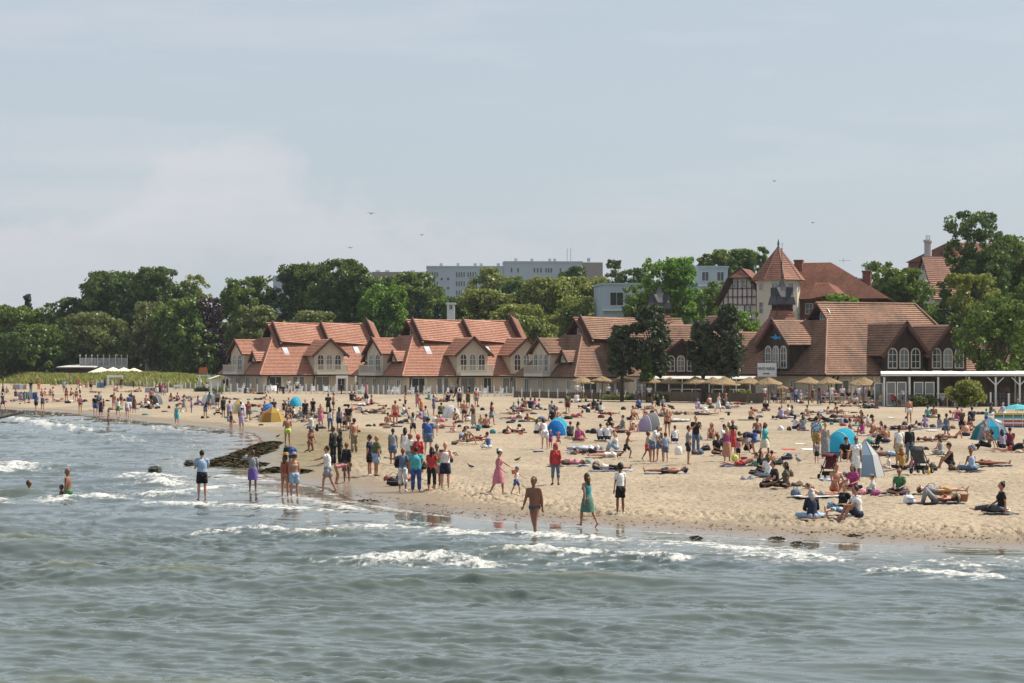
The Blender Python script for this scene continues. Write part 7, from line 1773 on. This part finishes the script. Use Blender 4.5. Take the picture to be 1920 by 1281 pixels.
# phones, net, bucket, ball, basket, pushchairs
def small_box(name, px, py, z, sx, sy, sz, c, label, cat, rz=0, dy=0):
    p = at(px, py); t = empty(name, (p.x, p.y+dy, p.z+z), math.radians(rz), label, cat); m = MB(); m.box(-sx/2, -sy/2, 0, sx/2, sy/2, sz); m.build('case', cloth(c), t); m = MB(); m.box(-sx*.42, -sy/2-.003, sz*.06, sx*.42, -sy/2-.001, sz*.94); m.build('screen', M_GLASS, t)
small_box('phone', 828, 919, 1.50, .17, .02, .10, 'red', 'red phone held up by the man in the white vest', 'phone', 0, -.42)
def bucket(px, py, c, label, r=.13):
    t = thing('toy_bucket', px, py, 0, label, 'bucket'); m = MB(); m.tube([(0, 0, 0), (0, 0, .2)], [r*.75, r], 10, cap=False); m.tube([(0, 0, .01), (0, 0, .02)], [r*.75, r*.75], 10); m.build('pail', cloth(c), t); m = MB(); m.tube([(-r, 0, .2), (-r*.6, 0, .32), (r*.6, 0, .32), (r, 0, .2)], .008, 5); m.build('handle', cloth('white'), t)
bucket(977, 815, 'orange', 'orange toy bucket beside the sunbathing woman', .18); bucket(1395, 865, 'red', 'red toy bucket near the girl in pink', .17); bucket(964, 890, 'orange', 'orange toy bucket carried between woman and boy', .12)
t = thing('beach_ball', 1378, 866, 0, 'yellow beach ball on the sand by the toddlers', 'ball')
for k in range(6):
    m = MB(); vs = []; 
    for i in range(7):
        th = math.pi*i/6
        for q in (0, 1): ph = 2*math.pi*(k+q*.98)/6; vs.append((.17*math.sin(th)*math.cos(ph), .17*math.sin(th)*math.sin(ph), .17+.17*math.cos(th)))
    m.add(vs, [(2*i, 2*i+1, 2*i+3, 2*i+2) for i in range(6)]); m.build('panel', cloth('yellow' if k % 2 else 'neon'), t)
p = at(988, 935); t = empty('toy_net', tuple(p), 0, 'green toy landing net held low by the boy', 'net'); m = MB(); m.tube([(-.20, 0, .55), (-.03, 0, .32)], .012, 5); m.build('stick', cloth('green'), t)
m = MB(); m.tube([(.06, 0, .32), (.06, .02, .22)], [(.11, .09), (.07, .06)], 12, lat=(1, 0, 0)); m.build('bag', mat('bright_green_plastic', (.10, .42, .03), .5), t)
t = thing('picnic_basket', 1804, 941, -8, 'brown wicker picnic basket with a tall handle', 'basket'); M_WICK = mat('wicker', (.28, .13, .055), .8, var=.35, scale=18, bump=.6)
m = MB(); m.tube([(0, 0, 0), (0, 0, .08), (0, 0, .26)], [(.16, .11), (.19, .14), (.22, .16)], 12); m.build('body', M_WICK, t); m = MB(); m.tube([(-.2, 0, .24), (-.16, 0, .42), (0, 0, .48), (.16, 0, .42), (.2, 0, .24)], .012, 6); m.build('handle', M_WICK, t)
for z in (.06, .12, .18, .24): m = MB(); m.tube([(0, 0, z-.008), (0, 0, z+.008)], [(.165+.25*z, .118+.2*z)]*2, 12, cap=False); m.build('weave_band', M_WICK, t)
p = at(1272, 858); t = empty('carrier_bag', tuple(p+Vector((0, 0, .12))), 0, 'translucent white carrier bag held by the woman in grey', 'bag'); m = MB(); m.tube([(0, 0, 0), (0, 0, .1), (0, 0, .34), (0, 0, .42)], [(.14, .1), (.19, .14), (.17, .12), (.10, .05)], 12); m.build('body', M_CANVAS, t, smooth=True)
for s in (1, -1): m = MB(); m.tube([(s*.07, 0, .4), (s*.05, 0, .52), (0, 0, .58)], .012, 5); m.build('handle', M_CANVAS, t)
def pushchair(px, py, c, label, s=1.0, rz=0):
    t = thing('pushchair', px, py, rz, label, 'pushchair', lm='the pushchair' if s == 1 else None); fm = cloth('black')
    for x, y in ((-.3, -.28), (-.3, .28), (.35, -.26), (.35, .26)): m = MB(); m.tube([(x*s, (y-.03)*s, .10*s), (x*s, (y+.03)*s, .10*s)], .10*s, 12); w_ = m.build('wheel', cloth('black'), t); m = MB(); m.tube([(x*s, (y-.035)*s, .10*s), (x*s, (y+.035)*s, .10*s)], .05*s, 8); m.build('hub', cloth('grey'), w_)
    for y in (-.26, .26): m = MB(); m.bar((-.3*s, y*s, .13*s), (.3*s, y*s, .72*s), .03); m.bar((.35*s, y*s, .13*s), (-.1*s, y*s, .55*s), .03); m.bar((.3*s, y*s, .72*s), (.55*s, y*s, 1.02*s), .03); m.build('frame', fm, t)
    m = MB(); m.bar((.55*s, -.26*s, 1.02*s), (.55*s, .26*s, 1.02*s), .035); m.build('handle', fm, t)
    m = MB(); m.slab([(-.25*s, -.22*s, .42*s), (.15*s, -.22*s, .38*s), (.15*s, .22*s, .38*s), (-.25*s, .22*s, .42*s)], (0, 0, .06)); m.slab([(.12*s, -.22*s, .40*s), (.34*s, -.22*s, .85*s), (.34*s, .22*s, .85*s), (.12*s, .22*s, .40*s)], (.05, 0, 0)); m.build('seat', cloth(c), t)
    m = MB(); n = 8; vs = []
    for i in range(n+1):
        a = math.radians(20+125*i/n)
        for y in (-.24, .24): vs.append(((.12+.34*math.cos(a))*s, y*s, (.72+.30*math.sin(a))*s))
    m.add(vs, [(2*i, 2*i+1, 2*i+3, 2*i+2) for i in range(n)]); o = m.build('hood', cloth(c if c != 'black' else 'darkgrey'), t, smooth=True); sm = o.modifiers.new('s', 'SOLIDIFY'); sm.thickness = .02
    m = MB(); m.box(-.2*s, -.2*s, .14*s, .22*s, .2*s, .3*s); m.build('basket', fm, t)
pushchair(1553, 898, 'maroon', 'dark red pushchair in front of the turquoise shelter', 1.0, 60)
pushchair(1728, 888, 'darkgrey', 'large dark grey pram loaded with bags', 1.1, 235)
pushchair(408, 778, 'black', 'black pushchair beside the man in black', .95, 10)
pushchair(541, 770, 'black', 'black pushchair behind the yellow tent', .95, 200)
pushchair(1640, 845, 'black', 'black pushchair tipped beside the lying man in blue', .8, 30)
def bicycle(px, py, label, rz=0):
    t = thing('bicycle', px, py, rz, label, 'bicycle', 'bicycles parked on the sand'); fm = cloth('darkgrey')
    for x in (-.52, .52):
        m = MB(); m.tube([(x+.33*math.cos(2*math.pi*k/20), 0, .34+.33*math.sin(2*math.pi*k/20)) for k in range(21)], .02, 5); w_ = m.build('wheel', cloth('black'), t); m = MB()
        for k in range(8): a = math.pi*2*k/8; m.bar((x, 0, .34), (x+.32*math.cos(a), 0, .34+.32*math.sin(a)), .006)
        m.build('spokes', M_METAL, w_)
    m = MB(); B_ = [(-.52, 0, .34), (-.05, 0, .30), (-.18, 0, .82), (.38, 0, .80), (.52, 0, .34), (.36, 0, 1.0)]
    for a, b in ((0, 1), (0, 2), (1, 2), (2, 3), (1, 3), (3, 4), (3, 5)): m.tube([B_[a], B_[b]], .018, 6)
    m.build('frame', fm, t); m = MB(); m.ball((-.2, 0, .90), (.13, .06, .03), 8, 5); m.build('saddle', cloth('black'), t); m = MB(); m.bar((.34, -.28, 1.02), (.34, .28, 1.02), .03); m.build('handlebar', cloth('black'), t)
bicycle(565, 792, 'bicycle parked leftmost beside the yellow tent', 12); bicycle(580, 791, 'bicycle standing just left of the man in black', -10); bicycle(588, 790, 'bicycle close to the woman in the pink dress', 20); bicycle(572, 789, 'bicycle half hidden behind the other parked ones', -25)
# towels under the sunbathers
TC = ['lightblue', 'beige', 'grey', 'navy', 'cream', 'rust', 'denim', 'lilac', 'darkgrey', 'khaki', 'striped']
tn = 0; rs_t = random.Random(11)
for P_ in list(PEOPLE):
    if P_['verb'].startswith('lying') or (P_['verb'].startswith('sitting') and 'table' not in P_['verb'] and rs_t.random() < .35):
        if P_['o'].get('group') != 'people on the beach': continue
        c = TC[(tn*5) % len(TC)]; tn += 1; o_ = P_['o']; ly = P_['verb'].startswith('lying'); L, W2 = (.95, .36) if ly else (.5, .36)
        m = MB(); rs_ = np.random.RandomState(tn); nx, ny = 5, 9; V = [((i/(nx-1)-.5)*2*W2, (j/(ny-1)-.5)*2*L, .02+rs_.uniform(0, .035)) for j in range(ny) for i in range(nx)]
        m.add(V, [(j*nx+i, j*nx+i+1, (j+1)*nx+i+1, (j+1)*nx+i) for j in range(ny-1) for i in range(nx-1)]); o = m.build('beach_towel', cloth(c), None, smooth=True); o.location = o_.location+Vector((0, 0, .005)); o.rotation_euler = (0, 0, o_.rotation_euler.z); sm = o.modifiers.new('s', 'SOLIDIFY'); sm.thickness = .02
        tag(o, None, 'towel', 'towels spread on the sand'); P_['towel'] = (o, c)
for i, (x, y, c, w, lb) in enumerate(((726, 802, 'rust', 14, 'rust red mat beside the bare backed man'), (745, 800, 'darkgrey', 20, 'dark mat at the feet of the man in red trunks'), (1480, 844, 'red', 24, 'small red towel lying alone'), (1515, 844, 'white', 22, 'pale towel right of the red towel'), (1440, 850, 'rust', 30, 'reddish mat under a black bag'), (1500, 834, 'cream', 18, 'cream towel behind the lone pushchair group'), (1320, 844, 'rust', 40, 'red orange blanket beside the sitting group'), (1010, 846, 'grey', 18, 'greyish mat in the sand'), (32, 722, 'red', 26, 'red towel heap far left near the dune'), (1400, 788, 'olive', 30, 'green mat of the lone sitting man'), (1560, 901, 'lightblue', 40, 'pale blue blanket in front of the pushchair'), (1100, 845, 'beige', 16, 'beige towel under a reader'), (1670, 784, 'white', 12, 'small white towel right of the walker in white trunks'), (1748, 808, 'white', 20, 'white towel near the child in denim'))):
    p = at(x, y); wd = w/F*p.y; m = MB(); m.box(-wd/2, -.8, 0, wd/2, .8, .03); o = m.build('beach_towel', cloth(c), None, loc=tuple(p+Vector((0, 0, .02)))); tag(o, lb, 'towel')
rs_b = random.Random(21); seen_b = set()
for P_ in [q for q in PEOPLE if q['verb'].split()[0] in ('sitting', 'lying') and q['py'] > 752 and not q['small'] and q['o']['group'] == 'people on the beach']:
    if rs_b.random() < .42:
        c = rs_b.choice(['black', 'black', 'darkgrey', 'navy', 'grey', 'brown', 'beige', 'rust', 'white', 'teal', 'maroon', 'denim']); sd_x = rs_b.choice([-1, 1]); k_ = F*.75/P_['o'].location.y
        P_['bag'] = (c, sd_x, blob_bag(P_['px']+sd_x*k_*rs_b.uniform(.8, 1.3), P_['py']+rs_b.uniform(-1.5, 1), rs_b.uniform(.3, .55), rs_b.uniform(.12, .3), .3, c, '', rz=rs_b.uniform(-40, 40), handle=rs_b.random() < .5))
# birds
def bird(name, px, py, label, s=.3, z=None, c='darkgrey', rz=90):
    t = thing(name, px, py, rz, label, 'bird', 'birds on the sand', z=z); m = MB(); m.tube([(0, .55*s, .45*s), (0, .2*s, .5*s), (0, -.2*s, .62*s), (0, -.38*s, .8*s)], [.03*s, .18*s, .17*s, .08*s], 8); m.ball((0, -.45*s, .9*s), .10*s, 8, 6); m.tube([(0, -.52*s, .9*s), (0, -.66*s, .86*s)], [.03*s, .008*s], 5); m.build('body', cloth(c), t, smooth=True)
    for q in (.07, -.07): m = MB(); m.tube([(q*s, 0, .4*s), (q*s, -.03*s, 0)], .015*s, 5); m.build('leg', cloth('rust'), t)
bird('pigeon', 970, 868, 'grey pigeon on the sand right of the woman in the pink dress'); bird('pigeon', 883, 881, 'grey pigeon on the sand left of the woman in the pink dress', rz=270); bird('crow', 521, 822, 'dark crow on the greenish mud left of the man in neon trunks', .28, c='black'); bird('crow', 1497, 873, 'grey pigeon landing beside the dark blue holdall', .5, c='grey', rz=200)
def gull(px, py, d_, label, span=1.2, roll=.3):
    c = pt(px, py, d_); t = empty('flying_gull', tuple(c), .6, label, 'bird', 'gulls in the sky'); m = MB(); m.tube([(0, .3, 0), (0, 0, 0), (0, -.28, .02)], [.03, .08, .04], 6); m.build('body', cloth('grey'), t)
    for s in (1, -1): m = MB(); m.add([(0, -.1, .03), (0, .12, .03), (s*span*.28, .05, .16), (s*span*.28, -.12, .16), (s*span*.55, .12, .02)], [(0, 1, 2, 3), (3, 2, 4)]); o = m.build('wing', cloth('darkgrey'), t); sm = o.modifiers.new('s', 'SOLIDIFY'); sm.thickness = .015
gull(696, 401, 330, 'largest gull gliding in the sky above the houses'); gull(657, 465, 420, 'small gull low over the tallest dark tree'); gull(791, 441, 460, 'tiny gull right of and below the largest one', .9); gull(1452, 340, 500, 'faint tiny gull high above the villa', .9); gull(1524, 418, 520, 'faint tiny gull right of the villa tower', .8)
# driftwood pole, stones and weed at the spit
c = at0(12, 783, .3); m = MB(); m.tube([(c[0]-3, c[1]-1, -.3), (c[0]+1.5, c[1], .75)], [.14, .09], 7); o = m.build('driftwood_pole', M_BARK, None); tag(o, 'dark slanting timber pole sticking out of the waves at the left', 'pole')
def rocks(pts, name, label, cat, m_):
    for i, (x, y, s, lb) in enumerate(pts):
        p = at0(x, y, 0); rs = np.random.RandomState(i+50); o = MB(); o.ball((0, 0, s*.25), (s, s*1.2, s*.55), 14, 10); v = np.array(o.v); v *= (1+(rs.rand(len(v), 1)-.5)*.35); o.v = [tuple(q) for q in v]; ob = o.build(name, m_, None, loc=(p[0], p[1], 0), smooth=False); tag(ob, lb, cat)
M_ROCK = mat('wet_dark_rock', (.05, .048, .035), .35, var=.5, scale=3, bump=.8)
rocks([(290, 885, .32, 'wet dark boulder breaking the surface left of the man in light blue'), (355, 872, .3, 'dark stone at the seaward tip of the weed bank')], 'boulder', '', 'rock', M_ROCK)
rs = np.random.RandomState(12); V = []; Q = []
def clump(x, y, sx, sy, sz, n, base, smin=.05, smax=.16):
    for i in range(n):
        a = rs.uniform(0, 6.28); r_ = math.sqrt(rs.uniform(0, 1)); cx_ = x+math.cos(a)*r_*sx; cy_ = y+math.sin(a)*r_*sy; z = base+sz*(1-r_**2)*rs.uniform(.5, 1); s = rs.uniform(smin, smax); k = len(V)
        p = np.array([cx_, cy_, z]); q = rs.normal(0, 1, (5, 3))*s*np.array([1.5, 1.5, .4]); V.extend([tuple(p+q[j]) for j in range(5)]); Q.extend([(k, k+1, k+2, k+3), (k, k+2, k+4, k+1)])
# ridge of dark weed along the spit (three overlapping mounds) and its sea-side edge
for px_, py_, w_, l_, h_, n_ in ((500, 836, 24, 7, .18, 900), (478, 848, 32, 10, .16, 2200), (440, 862, 36, 6, .17, 1900), (402, 870, 22, 3, .10, 800), (465, 873, 36, 3, .09, 900), (520, 884, 30, 2.5, .16, 700), (560, 888, 28, 2.2, .18, 700)):
    x, y = at0(px_, py_, 0); clump(x, y, w_/F*y, l_, h_, int(n_*1.8), .0, .03, .10)
o = np_mesh('weed_bank', V, Q, mat('dark_seaweed', (.022, .019, .009), .9, spec=.1, var=.6, scale=.8, col2=(.08, .062, .03)), smooth=False); tag(o, 'dark heap of washed up seaweed forming a spit at the bend of the shore', 'seaweed', kind='stuff')
V.clear(); Q.clear()
for x_ in np.linspace(640, 1960, 900):
    y0 = np.interp(x_, [640, 760, 850, 1000, 1200, 1400, 1600, 1800, 1920], [936, 958, 970, 983, 995, 1010, 1021, 1029, 1033])-np.interp(x_, [640, 1000, 1500, 1920], [24, 24, 30, 34])+rs.normal(0, 4.5); X_, Y_ = at0(x_, y0, .25)
    if rs.rand() < .35+.6*vnoise(np.array([X_*.8]), np.array([1.0]), 3)[0]: clump(X_, Y_, .12, .35, .01, 3, gz(X_, Y_)+.005, .006, .026)
for _ in range(900):
    x_ = rs.uniform(620, 1960); s0 = np.interp(x_, [640, 1000, 1920], [936, 983, 1033]); y0 = s0-rs.uniform(24, 130); X_, Y_ = at0(x_, y0, .5); clump(X_, Y_, .1, .3, .01, 1, gz(X_, Y_)+.005, .006, .022)
for x_, y0, w_ in ((1456, 1008, 15), (1495, 1017, 11), (1600, 1004, 18), (690, 938, 20), (980, 954, 10), (1305, 1007, 12)):
    X_, Y_ = at0(x_, y0, .08); clump(X_, Y_, w_/F*Y_, .5, .07, 110, .04, .012, .035)
o = np_mesh('wrack_line', V, Q, mat('dark_seaweed', (.03, .03, .02)), smooth=False); tag(o, 'scattered dark weed and pebbles along the high water line', 'seaweed', kind='stuff')
cl_ = MB(); cm2 = [cloth(c) for c in ('black', 'navy', 'darkgrey', 'rust', 'white', 'teal', 'beige', 'maroon', 'denim', 'pink')]; rs_c = random.Random(77)
hosts = [q for q in PEOPLE if 744 < q['py'] < 812]
for i in range(420):
    q = rs_c.choice(hosts); x = q['o'].location.x+rs_c.gauss(0, 1.5); y = q['o'].location.y+rs_c.gauss(0, 1.8); w = rs_c.uniform(.12, .38); hh = rs_c.uniform(.06, .26); z = gz(x, y)
    if y > 262+max(0, -x)*1.6 or float(shore(np.array([x]), np.array([y]))[0]) < 4: continue
    cl_.ball((x, y, z+hh*.3), (w, w*rs_c.uniform(.5, .9), hh), 7, 5, mi=rs_c.choice([0, 0, 0, 1, 1, 2, 2, 3, 4, 5, 6, 7, 8, 9]))
tag(cl_.build('beach_clutter', cm2, None, smooth=True), 'small heaps of clothes and bags scattered between the distant sunbathers', 'belongings', kind='stuff')
# ------------------------------------------------------------------ labels for the crowd
def where(px, py, skip=None):
    best = None
    for x, y, n in LAND:
        q = math.hypot((x-px), (y-py)*2.2)
        if best is None or q < best[0]: best = (q, x, y, n)
    q, x, y, n = best; dx, dy = px-x, py-y
    return ('right of' if dx > 0 else 'left of') if abs(dx) > abs(dy)*1.5 else ('in front of' if dy > 0 else 'behind'), n
LAND += [(200, 700, 'the white archway'), (612, 740, 'the first balcony'), (384, 735, 'the swing'), (1100, 760, 'the reed fence'), (1300, 762, 'the board screen'), (1550, 755, 'the straw parasols'), (1800, 755, 'the pergola'), (900, 760, 'the middle house'), (760, 760, 'the wire fence'), (1480, 862, 'the blue holdall'), (790, 930, 'the shoreline group'), (1000, 960, 'the open swash'), (1600, 960, 'the swash at right'), (640, 940, 'the shore bend'), (430, 880, 'the weed spit'), (100, 900, 'the left breakers'), (170, 770, 'the left shoreline'), (1190, 900, 'the sunbather in navy')]
def trim(s):
    w = s.split(); return ' '.join(w[:16])
groups = {}
for P_ in PEOPLE:
    rel, n = where(P_['px'], P_['py']); P_['lab'] = P_['desc']+' '+P_['verb'].split(' with ')[0]+', '+rel+' '+n; P_['base'] = P_['desc']+' '+P_['verb'].split(' ')[0]; groups.setdefault(P_['lab'], []).append(P_)
NUM = ['leftmost', 'second', 'third', 'fourth', 'fifth', 'sixth']
for k, g in groups.items():
    if len(g) == 1: g[0]['o']['label'] = trim(k); continue
    g.sort(key=lambda a: a['px'])
    for i, P_ in enumerate(g): P_['o']['label'] = trim((NUM[i] if i < len(g)-1 else 'rightmost')+' '+k)
seen = {}
for P_ in PEOPLE:
    l = P_['o']['label']; 
    if l in seen:
        l = trim('farther ' + l) if P_['py'] < seen[l]['py'] else trim('nearer ' + l); P_['o']['label'] = l
    seen[l] = P_
tl = {}
for P_ in PEOPLE:
    if 'towel' in P_:
        o, c = P_['towel']; l = trim(c+' towel under the '+P_['o']['label'].replace(',', '')); 
        while l in tl: l = l.replace('towel under', 'beach towel under', 1) if 'beach' not in l else l+' there'
        tl[l] = 1; o['label'] = trim(l) 

bl = {}
for P_ in PEOPLE:
    if 'bag' in P_:
        c, sx, o = P_['bag']; l = trim(c+' bag '+('right' if sx > 0 else 'left')+' of the '+P_['o']['label'].replace(',', '')); k = 0
        while l in bl: k += 1; l = trim(('small ', 'limp ', 'half open ', 'crumpled ')[k-1]+l)
        bl[l] = 1; o['label'] = l; o['group'] = 'bags and clothes lying on the sand'
# the individuals that show smallest become one distant crowd
def crowd_size(P_):
    up = 1.0 if P_['verb'].split()[0] in ('standing', 'walking', 'striding', 'running') else (.55 if P_['verb'].startswith(('sitting', 'kneel', 'squat', 'bend')) else .45)
    return (P_['py']-HZ)*up*(.5 if P_['small'] else 1)
order = sorted(PEOPLE, key=crowd_size); rest = order[:max(0, len(order)-298)]
bpy.context.view_layer.update()
V = []; Qs = []; MI = []; mats_ = []; nv = 0; gone = []
_lo = {}
def lowpoly(me):
    if me.name in _lo: return _lo[me.name]
    if len(me.polygons) < 900: _lo[me.name] = me; return me
    o = bpy.data.objects.new('tmp', me); COL.objects.link(o); d_ = o.modifiers.new('d', 'DECIMATE'); d_.ratio = .22; bpy.context.view_layer.update(); r = bpy.data.meshes.new_from_object(o.evaluated_get(bpy.context.evaluated_depsgraph_get())); bpy.data.objects.remove(o); _lo[me.name] = r; return r
cb = bmesh.new()
for P_ in rest:
    for ch_ in list(P_['o'].children):
        me = lowpoly(ch_.data).copy(); me.transform(ch_.matrix_world); m_ = ch_.material_slots[0].material
        if m_ not in mats_: mats_.append(m_)
        mi = np.full(len(me.polygons), mats_.index(m_), dtype=np.int32); me.materials.clear(); 
        for q in mats_: me.materials.append(q)
        me.polygons.foreach_set('material_index', mi); cb.from_mesh(me); bpy.data.meshes.remove(me); gone.append(ch_)
    gone.append(P_['o'])
cm_ = bpy.data.meshes.new('distant_crowd'); cb.to_mesh(cm_); cb.free()
for q in mats_: cm_.materials.append(q)
far_t = []
for P_ in rest:
    if 'towel' in P_: far_t.append(P_['towel'][0])
for g_ in gone: bpy.data.objects.remove(g_)
o = link(bpy.data.objects.new('distant_crowd', cm_)); tag(o, 'many tiny people far back on the beach and at the terrace tables', 'crowd', kind='stuff')

tb = bmesh.new(); tm = []
for q in far_t:
    m_ = q.data.materials[0]; me = q.data.copy(); me.transform(q.matrix_world)
    if m_ not in tm: tm.append(m_)
    me.materials.clear()
    for z_ in tm: me.materials.append(z_)
    me.polygons.foreach_set('material_index', np.full(len(me.polygons), tm.index(m_), dtype=np.int32)); tb.from_mesh(me); bpy.data.objects.remove(q)
me = bpy.data.meshes.new('distant_towels'); tb.to_mesh(me)
for z_ in tm: me.materials.append(z_)
tag(link(bpy.data.objects.new('distant_towels', me)), 'tiny towels under the sunbathers far back on the beach', 'towels', kind='stuff')
# the air
hz = MB(); hz.box(-8500, -420, -3, 8500, 9300, 46); hm = bpy.data.materials.new('haze_air'); hm.use_nodes = True; nt = hm.node_tree; nt.nodes.clear(); out = N(nt, 'ShaderNodeOutputMaterial'); pv = N(nt, 'ShaderNodeVolumePrincipled'); pv.inputs['Color'].default_value = (.80, .88, .97, 1); pv.inputs['Density'].default_value = 0.00006; pv.inputs['Anisotropy'].default_value = 0.2
nt.links.new(pv.outputs[0], out.inputs['Volume']); o = hz.build('haze', hm); tag(o, kind='stuff')
